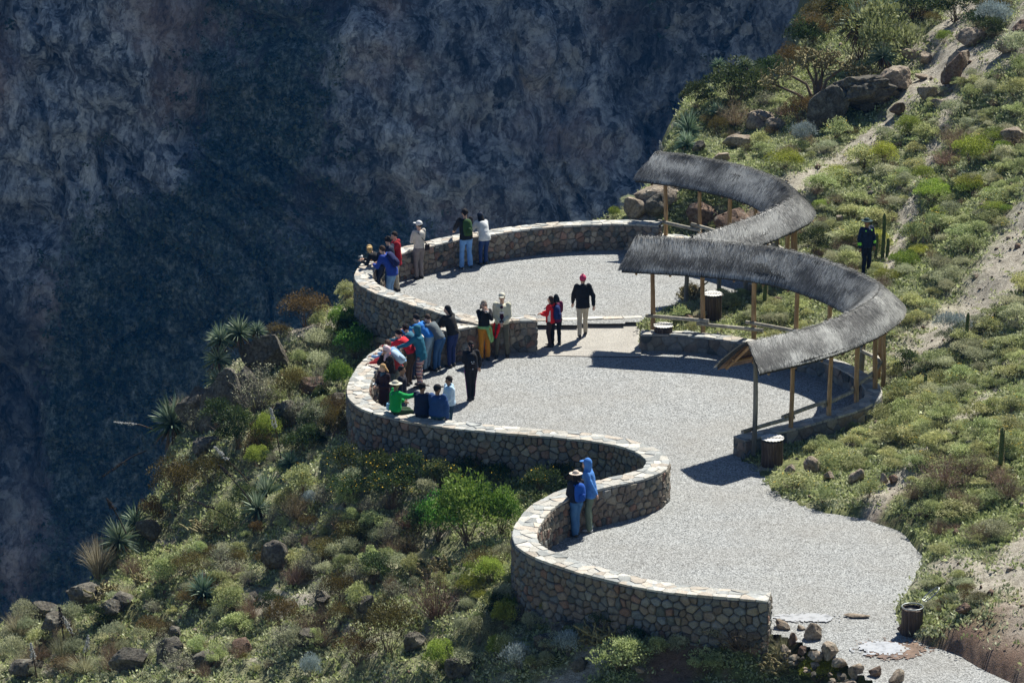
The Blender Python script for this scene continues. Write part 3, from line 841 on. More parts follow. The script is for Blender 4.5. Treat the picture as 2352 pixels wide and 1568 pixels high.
stone_wall('low curved stone kerb wall under the farther thatched shelter', 'wall', PD, .38, .65, .2, .2, ['st_grey', 'st_brown', 'st_tan'],
           cw_=.4, ch=.25, mort_l='mortar_pale', mort_r='mortar_pale', crown=.012, seed=37, name='low_stone_wall')

# ------------------------------------------------------------------ the far canyon wall
def cliff():
    W = 300; st = .62
    xs = np.arange(-170, 170 + st, st); hs = np.arange(-250, 170 + st, st)
    X, H = np.meshgrid(xs, hs)
    Y = 470 + (H + 130) * np.where(H > -120, .24, .34)
    # big buttresses and gullies, then ledges and cracks
    big = fbm(X * .012 + 3, H * .006, o=3, seed=41) * 26
    rib = (1 - np.abs(fbm(X * .035 + H * .012, H * .013, o=4, seed=43))) * 9
    led = fbm(X * .05, H * .09, o=4, seed=47) * 4.5
    crk = -np.clip(.10 - np.abs(fbm(X * .09 + fbm(X*.05, H*.05, o=2, seed=3)*1.5, H * .03, o=3, seed=51)), 0, .1) * -26
    fine = (1 - np.abs(fbm(X * .22 + H * .1, H * .16, o=5, seed=53, g=.6))) * 3.2
    Yd = Y + big - rib - led + crk - fine
    scrub = np.clip(.5 + 1.5 * fbm(X * .022 + 7, H * .018, o=3, seed=61) + .5 * fbm(X * .1, H * .1, o=3, seed=63), 0, 1)
    # barer walls where the photo shows pale rock: by place on the cliff
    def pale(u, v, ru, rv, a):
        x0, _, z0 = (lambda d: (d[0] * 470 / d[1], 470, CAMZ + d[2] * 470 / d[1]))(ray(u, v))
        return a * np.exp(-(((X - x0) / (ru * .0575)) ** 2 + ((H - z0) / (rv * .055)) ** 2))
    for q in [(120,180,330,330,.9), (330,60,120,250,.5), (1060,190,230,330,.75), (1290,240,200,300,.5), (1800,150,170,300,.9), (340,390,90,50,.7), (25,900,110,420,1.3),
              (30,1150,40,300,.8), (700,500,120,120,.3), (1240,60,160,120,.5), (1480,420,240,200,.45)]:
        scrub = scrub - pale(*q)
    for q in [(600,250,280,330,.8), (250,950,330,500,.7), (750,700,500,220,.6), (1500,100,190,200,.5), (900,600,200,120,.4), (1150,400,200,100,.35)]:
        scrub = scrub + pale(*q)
    scrub = np.clip(scrub, 0, 1)
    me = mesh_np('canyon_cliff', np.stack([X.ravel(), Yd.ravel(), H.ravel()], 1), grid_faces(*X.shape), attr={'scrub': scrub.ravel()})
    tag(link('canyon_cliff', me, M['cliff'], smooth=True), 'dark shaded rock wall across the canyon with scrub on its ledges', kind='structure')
    # its outer reaches and its foot, coarse
    xs = np.concatenate([np.arange(-900, -170, 12), [-170]]); xs2 = np.concatenate([[170], np.arange(182, 900, 12)])
    for xx in (xs, xs2):
        X2, H2 = np.meshgrid(xx, np.arange(-250, 171, 6))
        Y2 = 470 + (H2 + 130) * np.where(H2 > -120, .24, .34) + fbm(X2 * .012 + 3, H2 * .006, o=3, seed=41) * 26 - (1 - np.abs(fbm(X2 * .035 + H2 * .012, H2 * .013, o=4, seed=43))) * 9 - fbm(X2 * .05, H2 * .09, o=4, seed=47) * 4.5
        me = mesh_np('canyon_cliff', np.stack([X2.ravel(), Y2.ravel(), H2.ravel()], 1), grid_faces(*X2.shape), attr={'scrub': np.full(X2.size, .5)})
        tag(link('outer_cliff', me, M['cliff']), kind='structure')
    Xf, Yf = np.meshgrid(np.arange(-900, 901, 60), np.arange(-400, 561, 60))
    Zf = np.full(Xf.shape, -238.0)
    me = mesh_np('canyon_floor', np.stack([Xf.ravel(), Yf.ravel(), Zf.ravel()], 1), grid_faces(*Xf.shape), attr={'scrub': np.full(Xf.size, .7)})
    tag(link('canyon_floor', me, M['cliff']), 'floor of the canyon', kind='structure')
    # bushes clinging to it
    rng = np.random.default_rng(5)
    V = []; F = []; A = []
    nb = 22000
    ix = rng.integers(0, len(xs_ := np.arange(-170, 170 + st, st)), nb * 3); ih = rng.integers(int((250 - 225) / st), int((250 - 20) / st), nb * 3)
    ok = rng.random(nb * 3) < scrub[ih, ix] ** 1.5
    ok &= np.abs(X[ih, ix]) < 95
    ix, ih = ix[ok][:nb], ih[ok][:nb]
    px_, py_, pz_ = X[ih, ix], Yd[ih, ix], H[ih, ix]
    n = len(px_); sz = rng.uniform(.3, 1.35, n) ** 1.2
    k = 18
    c = np.stack([px_, py_ - .2, pz_], 1)[:, None, :] + rng.normal(0, 1, (n, k, 3)) * sz[:, None, None] * np.array([.55, .35, .42])
    d1 = rng.normal(0, 1, (n, k, 3)); d1 /= np.linalg.norm(d1, axis=2, keepdims=True)
    d2 = np.cross(d1, rng.normal(0, 1, (n, k, 3))); d2 /= np.linalg.norm(d2, axis=2, keepdims=True) + 1e-9
    s = (sz * rng.uniform(.18, .34, n))[:, None, None]
    v = np.stack([c - d1*s, c - d2*s*.7, c + d1*s, c + d2*s*.7], 2).reshape(-1, 3)
    f = np.arange(len(v)).reshape(-1, 4)
    var = np.clip(np.repeat(rng.random(n), k) * .6 + rng.random(n * k) * .4, 0, 1)
    me = mesh_np('cliff_scrub', v, f, attr={'var': var})
    tag(link('cliff_scrub', me, M['lf_scrub'], smooth=False), 'dark scrub scattered over the canyon wall', kind='stuff')
cliff()

# ------------------------------------------------------------------ thatched shelters
def z_on(u, v, y):
    d = ray(u, v); return CAMZ + d[2] * y / d[1]
def shelter(label, rows, posts, rails, gz, seed, ends, wn_=.93, wf=.93, drop=.78, dout=.62):
    """rows: (u, v of the ground line, v of the ridge); the ridge stands straight above the ground line"""
    rnd = random.Random(seed); rng = np.random.default_rng(seed)
    pts = []
    for u, vb, vr in rows:
        x, y, _ = at(u, vb, gz); pts.append((x, y, z_on(u, vr, y)))
    P = Path(pts, step=.08, smooth=14)
    org = Vector((P.P[len(P.P)//2, 0], P.P[len(P.P)//2, 1], gz))
    root = tag(empty('thatched_shelter', org), label, 'shelter', 'crescent shelters with thatched roofs')
    L = P.L
    def pt(s, off, dz=0.0):
        x, y, _ = P.pos(np.clip(s, 0, L), off); z = np.interp(s, P.s, P.P[:, 2]) + dz
        ex = np.where(s < 0, s, np.where(s > L, s - L, 0.0))
        tx = np.interp(s, P.s, P.T[:, 0]); ty = np.interp(s, P.s, P.T[:, 1])
        return np.stack([x + tx * ex, y + ty * ex, z], -1)
    # roof body: closed shell, ridge rounded
    ns = int(L / .12); ss = np.linspace(0, L, ns)
    prof = [(-1.0, -1.0), (-.82, -.78), (-.6, -.55), (-.4, -.345), (-.2, -.15), (-.07, -.03), (0, 0), (.07, -.03), (.2, -.15), (.4, -.345), (.6, -.55), (.82, -.78), (1.0, -1.0)]
    V = []; 
    def width(s, side):
        return (wn_ if side < 0 else wf)
    def skew(s, t):
        """eaves reach a little further than the ridge at both ends"""
        a = np.exp(-s / 1.2) * -ends[0] + np.exp(-(L - s) / 1.2) * ends[1]
        return s + a * abs(t)
    wob = lambda s, k: fbm(s * .9 + k * 7, s * 0 + k, o=3, seed=seed) * .05
    K = len(prof)
    top = []; bot = []
    for t, d in prof:
        w = width(ss, t)
        s2 = skew(ss, t)
        dr_ = drop if t < 0 else dout
        q = pt(s2, t * w + wob(ss, t * 3) * abs(t), d * dr_ + wob(ss, t * 5 + 2) * .8)
        top.append(q); q2 = pt(s2, t * w * .985, d * dr_ - .09 - .02 * abs(t)); bot.append(q2)
    A = np.stack(top + bot[::-1], 1) - np.array(org)          # ns, 2K, 3
    v = A.reshape(-1, 3); m = 2 * K; fs = []; mi = []
    for i in range(ns - 1):
        for k in range(m):
            k2 = (k + 1) % m
            fs.append((i*m + k, i*m + k2, (i+1)*m + k2, (i+1)*m + k)); mi.append(1 if K <= k < m - 1 else 0)
    me = bpy.data.meshes.new('roof')
    fs += [tuple(range(m)), tuple(reversed(range((ns-1)*m, ns*m)))]; mi += [0, 0]
    me.from_pydata([tuple(p) for p in v], [], fs); me.polygons.foreach_set('material_index', mi); me.update()
    link('roof', me, [M['thatch_core'], M['reed']], root, True)
    # stalks
    n = int(L * 3600)
    s = rng.random(n) * (L + .06) - .03
    side = np.where(rng.random(n) < .5, -1.0, 1.0)
    t0 = rng.random(n) ** .9 * .94; ln = rng.uniform(.14, .34, n)
    t1 = np.minimum(t0 + ln, 1.03 + rng.random(n) * .05)
    cb = fbm(s * 1.3, t0 * 3 + side * 5, o=3, seed=seed + 5)
    lean = cb * .35 + rng.normal(0, .05, n)
    hump = rng.uniform(.004, .030, n)
    def on(s, side, t, lift):
        w = np.where(side < 0, wn_, wf)
        d = -np.interp(t, [0, .07, .2, .4, .6, .82, 1.0, 1.2], [0, .03, .15, .345, .55, .78, 1.0, 1.26])
        a = np.exp(-np.clip(s, 0, L) / 1.2) * -ends[0] + np.exp(-(L - np.clip(s, 0, L)) / 1.2) * ends[1]
        return pt(s + a * t, side * t * w, d * np.where(side < 0, drop, dout) + lift)
    a = on(s, side, t0, hump * .3 + .004); b = on(s + lean * (t1 - t0), side, (t0 + t1) / 2, hump + .008)
    c = on(s + lean * 1.6 * (t1 - t0), side, t1, hump * .5 + .004)
    wv = np.stack([np.interp(s, P.s, P.T[:, 0]), np.interp(s, P.s, P.T[:, 1]), np.zeros(n)], -1) * rng.uniform(.003, .0065, n)[:, None]
    V = np.stack([a - wv, a + wv, b + wv, b - wv, c + wv * .4, c - wv * .4], 1) - np.array(org)
    base = np.arange(n)[:, None] * 6
    F = np.concatenate([base + np.array([0, 1, 2, 3]), base + np.array([3, 2, 4, 5])], 0)
    streak = np.clip(.5 + .42 * rng.normal(0, 1, n) * .55 + cb * .8, 0, 1)
    me = mesh_np('thatch', V.reshape(-1, 3), F, attr={'var': np.concatenate([streak * .8, np.clip(streak + .12, 0, 1)])})
    o = link('thatch', me, M['thatch'], root, False); o['kind'] = 'stuff'
    # ragged comb along the ridge
    n = int(L * 180); s = rng.random(n) * L; sd = rng.choice([-1.0, 1.0], n)
    p0 = pt(s, sd * .02, -.01); p1 = pt(s + rng.normal(0, .05, n), sd * rng.uniform(.05, .16, n), rng.uniform(-.08, .02, n))
    wv = np.stack([np.interp(s, P.s, P.T[:, 0]), np.interp(s, P.s, P.T[:, 1]), np.zeros(n)], -1) * .008
    V = np.stack([p0 - wv, p0 + wv, p1 + wv * .3, p1 - wv * .3], 1) - np.array(org)
    me = mesh_np('ridge_comb', V.reshape(-1, 3), np.arange(n * 4).reshape(-1, 4), attr={'var': rng.random(n) * .8})
    o = link('ridge_comb', me, M['thatch'], root, False); o['kind'] = 'stuff'
    # posts
    pz = []
    for k, (u, v, grey) in enumerate(posts):
        x, y, _ = at(u, v, gz)
        d = np.hypot(P.P[:, 0] - x, P.P[:, 1] - y); i = int(np.argmin(d)); 
        zt = P.P[i, 2] - .12 - drop * min(1.0, d[i] / .8)
        zb = float(look('z', x, y)) - .25
        zb = max(zb, gz - .5)
        j = rnd.uniform(-.03, .03); r = rnd.uniform(.058, .070)
        zz = np.linspace(zb, zt, 7)
        line_ = [Vector((x + math.sin(h * 1.7 + k) * .018 + j * (h - zb) / 3, y + math.cos(h * 1.3 + k) * .015, h)) - org for h in zz]
        mb = MB(); mb.add(*tube(line_, [r * (1.12 - .03 * q) for q in range(7)], 10, jit=.05, rnd=rnd))
        mb.build('post', M['post_grey'] if grey else M['post'], root, True)
        pz.append((x, y))
    # rails: logs lashed to the posts, overlapping at each
    for k, (i, j, h0, h1, e0, e1) in enumerate(rails):
        a = Vector((*pz[i], gz + h0)); b = Vector((*pz[j], gz + h1)); d = (b - a).normalized()
        cen = Vector((np.mean(P.P[:, 0]), np.mean(P.P[:, 1]), 0))
        nn = Vector((-d.y, d.x, 0)); 
        if (cen - (a + b) / 2).dot(nn) < 0: nn = -nn
        a = a - d * e0 + nn * .10; b = b + d * e1 + nn * .10
        m_ = (a + b) / 2 + Vector((0, 0, rnd.uniform(-.02, .02)))
        mb = MB(); mb.add(*tube([a - org, m_ - org, b - org], [rnd.uniform(.05, .056), .055, rnd.uniform(.05, .06)], 9, jit=.04, rnd=rnd))
        mb.build('rail', M['rail'], root, True)
    # ridge pole, side purlins and rafter pairs under the thatch
    sq = np.linspace(.05, L - .05, int(L / .5))
    for off, dz, nm in ((0, -.17, 'ridge_pole'), (-.55, -.55 / wn_ * drop - .13, 'purlin'), (.42, -.42 / wf * dout - .13, 'purlin')):
        q = pt(sq, off, dz); mb = MB(); mb.add(*tube([Vector(p) - org for p in q], .045, 7)); mb.build(nm, M['post'], root, True)
    for k, s_ in enumerate(np.linspace(.12, L - .10, int(L / .9))):
        for sd_ in (-1, 1):
            w = wn_ if sd_ < 0 else wf
            a = pt(np.array([s_]), sd_ * .03, -.16)[0]; b = pt(np.array([s_]), sd_ * w * 1.0, -(drop if sd_ < 0 else dout) - .14)[0]
            mb = MB(); mb.add(*tube([Vector(a) - org, Vector(b) - org], [.045, .038], 7)); mb.build('rafter', M['post'], root, True)
    return root
rowsN = [(1461,789,541),(1498,791,543),(1555,794,546),(1613,798,550),(1672,802,555),(1730,808,561),(1780,814,568),(1828,823,578),(1868,832,589),(1903,843,601),
         (1945,855,617),(1978,868,632),(2003,882,645),(2014,893,654),(2014,908,664),(2003,930,680),(1970,955,703),(1937,970,720),(1895,984,738),(1830,1012,758),(1780,1028,770),(1712,1048,785)]
postsN = [(1498,791,0),(1613,798,0),(1730,807,0),(1828,824,0),(1903,843,0),(1980,866,1),(2017,884,0),(2027,900,0),(2008,931,0),(1967,962,0),(1904,994,0),(1817,1023,0),(1731,1052,1)]
railsN = [(0,1,.87,.83,.18,.2),(1,2,.72,.68,.15,.3),(2,3,.86,.84,.2,.1),(3,4,.78,.80,.1,.1),(4,5,.9,.86,.1,.1),(5,6,.80,.80,.1,.1),(6,7,.9,.88,.1,.1),(7,8,.78,.8,.1,.1),
          (8,9,.88,.86,.2,.1),(9,10,.76,.78,.15,.2),(10,11,.86,.82,.1,.25),(11,12,.72,.76,.2,.35)]
shelter('nearer crescent shelter with a grey thatched roof on wooden posts round the middle terrace', rowsN, postsN, railsN, 0.0, 71, (.30, .25), .84, .70, .78, .60)
rowsU = [(1508,563,347),(1528,565,350),(1570,570,354),(1606,577,361),(1650,586,369),(1700,598,380),(1740,609,392),(1770,618,403),(1797,627,417),(1814,636,434),
         (1818,645,449),(1806,653,461),(1783,661,473),(1750,670,488),(1713,680,503),(1680,687,514),(1640,694,528),(1592,701,542)]
postsU = [(1528,566,0),(1606,578,0),(1675,593,0),(1733,608,0),(1783,624,0),(1807,634,0),(1817,643,0),(1826,652,0),(1784,662,1),(1713,680,1),(1652,691,1),(1576,703,1)]
railsU = [(0,1,.80,.72,.2,.1),(1,2,.84,.74,.25,.1),(2,3,.86,.78,.2,.1),(3,4,.8,.8,.2,.1),(4,5,.86,.8,.1,.1)]
shelter('farther crescent shelter with a dark thatched roof below the rocky hillside', rowsU, postsU, railsU, .3, 73, (.42, .25), .84, .68, .74, .58)

# ------------------------------------------------------------------ the blue air of the canyon
def haze():
    me = bpy.data.meshes.new('haze'); bm = bmesh.new()
    bmesh.ops.create_cube(bm, size=1.0)
    for v in bm.verts: v.co = Vector((v.co.x * 1900, -450 + (v.co.y + .5) * 1120, -240 + (v.co.z + .5) * (240 + 178)))
    bm.to_mesh(me); bm.free()
    m = bpy.data.materials.new('blue air'); m.use_nodes = True; nt = m.node_tree
    nt.nodes.remove(nt.nodes['Principled BSDF'])
    p = nt.nodes.new('ShaderNodeVolumePrincipled')
    p.inputs['Color'].default_value = (.03, .33, 1.0, 1); p.inputs['Density'].default_value = HAZE_D; p.inputs['Anisotropy'].default_value = 0.0
    nt.links.new(p.outputs[0], nt.nodes['Material Output'].inputs['Volume'])
    o = link('haze', me, m, smooth=False); tag(o, 'thin blue air in the canyon', kind='stuff')
HAZE_D = .00009
haze()

# ------------------------------------------------------------------ rocks
def blob_rock(name, w, d, h, seed, mat, sub=4, rough=.30, angular=.5, parent=None):
    """a boulder sitting at z=0, w x d x h metres"""
    rng = np.random.default_rng(seed)
    bm = bmesh.new(); bmesh.ops.create_icosphere(bm, subdivisions=sub, radius=1.0)
    V = np.array([v.co[:] for v in bm.verts])
    # planar cuts give it faces
    for _ in range(int(12 + 12 * angular)):
        n = rng.normal(0, 1, 3); n /= np.linalg.norm(n); c = rng.uniform(.40, .80)
        k = V @ n; over = np.clip(k - c, 0, None); V -= over[:, None] * n * min(1.0, .8 * angular + .25)
    q = V * 1.6 + seed * 3.1
    V *= (1 + rough * .62 * fbm(q[:, 0], q[:, 1], q[:, 2], o=4, seed=seed % 97))[:, None]
    V *= (1 - rough * .55 * np.abs(fbm(q[:, 0] * 2.3, q[:, 1] * 2.3, q[:, 2] * 2.3, o=3, seed=seed % 89)))[:, None]
    V = V * np.array([w, d, h]) / 2
    V[:, 2] += h * .30
    for v, p in zip(bm.verts, V): v.co = p
    me = bpy.data.meshes.new(name); bm.to_mesh(me); bm.free()
    o = link(name, me, mat, parent, True)
    me.set_sharp_from_angle(angle=R(26))
    return o
_rs = [100]
def PPM(y): return FOC / (y / _cp)
def rock(u, v, wp, hp, label, mat='rock', dz=0.0, depth=.8, angular=.85, rough=.3, group=None, sub=4, rot=0.0):
    """boulder whose foot shows at (u,v); wp, hp = its size in the survey photo"""
    p = hit(u, v)
    if p is None: return None
    s = PPM(p.y); _rs[0] += 1
    w, h = wp / s, hp / s * 1.0
    o = blob_rock('boulder', w, w * depth, h * 1.35, _rs[0], M[mat], sub, rough, angular)
    o.location = (p.x, p.y + w * depth * .2, p.z + dz); o.rotation_euler = (0, 0, rot)
    tag(o, label, 'rock', group)
    return o
rock(610, 850, 185, 105, 'big square dark outcrop on the brink left of the middle wall, rosettes on its corner', 'rock', dz=-.1, depth=.6, angular=.9, sub=5)
rock(520, 985, 200, 190, 'tall leaning dark outcrop below the square one, its snout over the canyon', 'rock', dz=-.9, depth=.7, angular=.8, sub=5)
rock(470, 1040, 110, 60, 'flat dark ledge under the hanging spiky rosettes', 'rock', dz=-.2, angular=.7)
rock(720, 915, 90, 55, 'brown crumbling rock bank below the grey green shrubs', 'rock_red', angular=.9, rough=.5)
rock(775, 935, 60, 35, 'small grey rock beside the round end of the middle wall', 'rock')
rock(635, 1312, 92, 80, 'round dark boulder alone in the middle of the left slope', 'rock', angular=.3)
rock(840, 1425, 70, 75, 'upright angular grey rock left of the dry twiggy bush', 'rock', angular=1.0)
rock(345, 1250, 90, 70, 'lichen grey rock under the dark olive bush on the edge', 'rock')
rock(100, 1425, 180, 45, 'long flat ledge on the far left edge over the canyon', 'rock', angular=.9, depth=.6)
rock(130, 1480, 100, 75, 'hollowed boulder under the flat ledge at the far left', 'rock', angular=.5, rough=.5)
rock(60, 1555, 110, 45, 'grey rock in the bottom left corner of the slope', 'rock')
rock(280, 1400, 80, 40, 'dark slab beside the gnarled cactus on the left', 'rock')
rock(300, 1545, 110, 70, 'dark jagged rock low on the left slope', 'rock', angular=.9)
rock(400, 1470, 60, 45, 'pale pointed rock on the lower left slope', 'rock', angular=1.0)
rock(385, 1520, 110, 55, 'broad rough rock below the pale pointed one', 'rock', angular=.9)
rock(480, 1540, 90, 60, 'cracked grey boulder among low shrubs at the bottom left', 'rock', angular=.9)
rock(560, 1500, 70, 35, 'low brown rock between shrubs on the left slope', 'rock_red')
rock(700, 1490, 90, 45, 'dark low rock with shrubs over it', 'rock')
rock(1050, 1562, 110, 62, 'knobbly pale grey boulder at the bottom below the big dark bush', 'rock', angular=.5, rough=.6)
rock(1255, 1500, 110, 60, 'lichen boulder between the silver shrub and the near wall', 'rock', rough=.5)
rock(1190, 1430, 70, 55, 'dark boulder at the foot of the round bend of the near wall', 'rock')
rock(1285, 1470, 90, 45, 'sloping grey slab above the silver shrub', 'rock', angular=.9)
rock(1465, 1500, 70, 30, 'broken grey rock in the shade of the near wall', 'rock')
rock(1330, 1545, 60, 35, 'small dark rock right of the silver shrub', 'rock')
rock(1470, 1548, 40, 18, 'flat brown stone on bare earth at the bottom', 'rock_tan')
rock(1690, 1462, 34, 16, 'flat stone at the foot of the end of the near wall', 'rock_tan')
# right side
rock(1815, 1093, 38, 30, 'small brown boulder next to the log bin', 'rock_tan', group=None)
rock(1832, 1103, 44, 22, 'low dark boulder in front of the small brown one', 'rock_red')
rock(1868, 1088, 48, 42, 'rounded tan boulder standing right of the log bin', 'rock_tan', angular=.3)
rock(1905, 1103, 46, 20, 'low long boulder between the tan boulder and the pointed one', 'rock_tan')
rock(1972, 1112, 48, 42, 'pointed tan boulder among yellow flowered shrubs', 'rock_tan', angular=.8)
rock(2030, 1118, 34, 28, 'tan boulder right of the pointed one', 'rock_tan')
rock(2052, 1112, 32, 26, 'red brown boulder at the right end of the row', 'rock_red')
rock(2110, 1190, 34, 36, 'upright grey slab under the undercut bank', 'rock', angular=.9)
rock(2215, 1418, 52, 38, 'red brown boulder on bare earth right of the open bin', 'rock_red', angular=.8, rough=.45)
rock(2080, 1455, 60, 30, 'dark earth covered rock beside the open bin', 'rock_red')
rock(2330, 330, 66, 42, 'tan boulder half buried at the right edge of the slope', 'rock_tan')
rock(1605, 352, 46, 34, 'dark boulder right above the roof of the farther shelter', 'rock')
rock(1660, 375, 60, 30, 'low boulder with a shrub just above the farther roof', 'rock_tan')
rock(1568, 350, 30, 22, 'small boulder beside the silver rosette', 'rock')
rock(1690, 345, 95, 45, 'sloping cracked tan slab above the farther roof', 'rock_tan', angular=1.0)
rock(1745, 285, 100, 38, 'flat stacked tan rocks under the twisted cactus tree', 'rock_tan', angular=1.0)
rock(1780, 300, 60, 30, 'round tan rock beside the olive bush', 'rock_tan', angular=.3)
rock(1735, 305, 60, 40, 'broken tan rock on the ridge', 'rock_tan')
rock(1985, 270, 220, 110, 'massive dark boulder under the cactus tree and the big bush', 'rock', angular=1.0, sub=5, rough=.6)
rock(2060, 215, 130, 70, 'broad brown boulder right of the massive dark one', 'rock_tan', angular=.8, sub=5)
rock(1895, 300, 120, 100, 'shaded boulder left of the massive dark one', 'rock', angular=.5)
rock(1995, 265, 60, 40, 'small boulder in front of the massive dark one', 'rock')
rock(2062, 270, 58, 40, 'dark rounded boulder with a shrub on the bare slope', 'rock_red')
rock(2128, 235, 56, 44, 'brown boulder in the middle of the rocky top', 'rock_tan')
rock(2125, 155, 60, 36, 'angular tan boulder below the big bush', 'rock_tan', angular=.9)
rock(2115, 185, 44, 18, 'flat tan stone below the angular one', 'rock_tan')
rock(2190, 195, 70, 70, 'tall dark broken boulder on the bare slope', 'rock_red', angular=.9)
rock(2205, 165, 74, 50, 'angular brown boulder on the pale slope near the top', 'rock_tan', angular=1.0)
rock(2230, 108, 92, 38, 'long flat pale boulder near the top right', 'rock_tan', angular=.6)
rock(2310, 130, 80, 42, 'rounded brown boulder near the top right corner', 'rock_tan')
rock(2345, 90, 70, 40, 'reddish boulder at the top right edge', 'rock_red')
rock(2090, 140, 70, 30, 'low pale rock below the big bush', 'rock_tan')
rock(2235, 205, 34, 16, 'small stone on the pale slope', 'rock_tan')
rock(2160, 250, 50, 24, 'low brown stone below the bare slope', 'rock_tan')
rock(1460, 500, 84, 50, 'rounded brown boulder behind the end of the upper wall', 'rock_tan', angular=.3)
rock(1505, 498, 70, 52, 'shaded boulder beside the first post of the farther shelter', 'rock', angular=.4)
rock(1525, 470, 150, 62, 'broad pale sloping rock behind the end of the upper wall', 'rock_tan', depth=.9, dz=-.1, angular=.7)
rock(1930, 512, 26, 20, 'small pale boulder on the green slope left of the guard', 'rock_tan')
rock(1600, 735, 34, 18, 'pale stone in the shrubs under the nearer shelter', 'rock_tan')
rock(1582, 742, 34, 22, 'brown stone beside the pale one under the nearer shelter', 'rock_red')
rock(1622, 716, 46, 24, 'brown boulder left of the farther log bin', 'rock_tan')
rock(1780, 445, 60, 30, 'dark rock on the slope behind the farther shelter', 'rock')
rock(2240, 640, 22, 10, 'small stone lying beside the sandy path', 'rock_tan')

rock(1610, 528, 110, 74, 'rock added to stand for the shaded bank inside the farther shelter, left', 'rock_red')  # three dark rocks added to give the bank its shaded look
rock(1690, 540, 110, 78, 'rock added to stand for the shaded bank inside the farther shelter, middle', 'rock_red')
rock(1762, 560, 90, 66, 'rock added to stand for the shaded bank inside the farther shelter, right', 'rock_red')
for u, v, w, h, t in [(560,925,120,90,'below the square outcrop, behind the twiggy shrub'),(450,985,110,100,'left of the leaning outcrop'),(410,1120,90,70,'above the large dark olive bush'),(660,985,100,74,'in the broken ground'),
        (250,1430,110,60,'left of the hollow slope'),(560,1400,90,46,'below the green rosette'),(740,1395,80,40,'left of the upright rock'),(950,1500,90,60,'below the dry reddish bush'),(200,1400,120,60,'on the brink by the grass tussock')]:
    rock(u, v, w, h, 'dark jagged rock ' + t, 'rock', angular=1.0, rough=.5)
# loose stones too many to count
def loose_stones():
    rng = np.random.default_rng(77); n = 3800
    bm = bmesh.new(); bmesh.ops.create_icosphere(bm, subdivisions=1, radius=1.0)
    base = np.array([v.co[:] for v in bm.verts]); tri = np.array([[v.index for v in f.verts] for f in bm.faces]); bm.free()
    x = rng.uniform(-13, 18, n * 2); y = rng.uniform(78, 138, n * 2)
    g = look('g', x, y); e = look('e', x, y)
    ok = (g > .3) & (e < -.1)
    b = look('b', x, y); ok &= rng.random(n * 2) < .45 + .55 * b
    x, y = x[ok][:n], y[ok][:n]; n = len(x); z = look('z', x, y)
    s = .02 + .055 * rng.random(n) ** 3 + .09 * (rng.random(n) > .96)
    v = base[None] * (1 + rng.uniform(-.35, .35, (n, len(base), 1))) * s[:, None, None] * rng.uniform(.6, 1.3, (n, 1, 3))
    v += np.stack([x, y, z + s * .2], 1)[:, None, :]
    f = (np.arange(n)[:, None, None] * len(base) + tri[None]).reshape(-1, 3)
    me = mesh_np('loose_stones', v.reshape(-1, 3), f, mi=np.repeat(rng.integers(0, 3, n), len(tri)))
    tag(link('loose_stones', me, [M['rock_tan'], M['rock'], M['rock_red']], smooth=False), 'loose stones scattered on the slopes', kind='stuff')
loose_stones()

# the rough boulder wall along the path, bottom right
def boulder_wall():
    pts = [(1760,1440,44,44),(1792,1432,30,20),(1803,1458,58,46),(1840,1452,34,22),(1822,1484,52,42),(1868,1478,74,62),(1905,1512,92,60),(1875,1520,50,34),(1845,1506,38,26),(1930,1535,60,34),
           (1965,1560,56,46),(1990,1545,30,20),(2012,1560,52,40),(2060,1580,70,50),(2040,1600,60,40),(2108,1608,64,44),(2150,1622,70,44),(2090,1640,60,44),(1800,1500,34,26),(1950,1590,50,40),(2190,1650,60,44)]
    p0 = Vector(at(1900, 1530, 0)); root = tag(empty('boulder_wall', p0), 'rough low wall of tan boulders holding up the gravel path', 'wall')
    for k, (u, v, w, h) in enumerate(pts):
        w, h = w * 1.0, h * .92
        p = Vector(at(u, v, -.12 if k % 3 else -.05)); s = PPM(p.y)
        o = blob_rock('boulder', w / s, w / s * .8, h / s * 1.3, 300 + k, M['rock_tan' if k % 4 else 'rock_red'], 3, .35, .8, root)
        o.location = p - p0 + Vector((0, .12, -.02)); o.rotation_euler = (0, 0, k * 1.3)
    # smaller chinks below
    rnd = random.Random(8)
    for k in range(70):
        t = rnd.random(); u = 1780 + 400 * t; v = 1478 + 205 * t ** .95 + rnd.uniform(0, 34)
        p = Vector(at(u, v, -.30 + rnd.uniform(-.1, .15))); w = rnd.uniform(.14, .30)
        o = blob_rock('chink_stone', w, w * .9, w * .8, 400 + k, M['rock_tan' if k % 3 else 'rock'], 2, .3, .8, root)
        o.location = p - p0 + Vector((0, .15, 0)); o.rotation_euler = (0, 0, k)
boulder_wall()
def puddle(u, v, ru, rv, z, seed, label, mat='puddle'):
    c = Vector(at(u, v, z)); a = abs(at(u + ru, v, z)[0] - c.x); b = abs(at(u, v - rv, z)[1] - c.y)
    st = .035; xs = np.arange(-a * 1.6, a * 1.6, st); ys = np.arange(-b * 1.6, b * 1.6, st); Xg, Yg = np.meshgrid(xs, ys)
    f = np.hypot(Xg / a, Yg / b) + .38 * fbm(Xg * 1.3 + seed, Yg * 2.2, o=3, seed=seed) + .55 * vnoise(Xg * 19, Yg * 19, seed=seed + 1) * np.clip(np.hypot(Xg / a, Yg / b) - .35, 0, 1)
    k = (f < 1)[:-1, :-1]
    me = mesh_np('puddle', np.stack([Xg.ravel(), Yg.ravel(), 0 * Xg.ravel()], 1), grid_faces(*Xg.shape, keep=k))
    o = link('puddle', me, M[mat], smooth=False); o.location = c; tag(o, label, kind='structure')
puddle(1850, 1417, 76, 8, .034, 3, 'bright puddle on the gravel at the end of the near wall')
puddle(2028, 1487, 48, 15, .034, 5, 'bright puddle on the path beside the open bin')
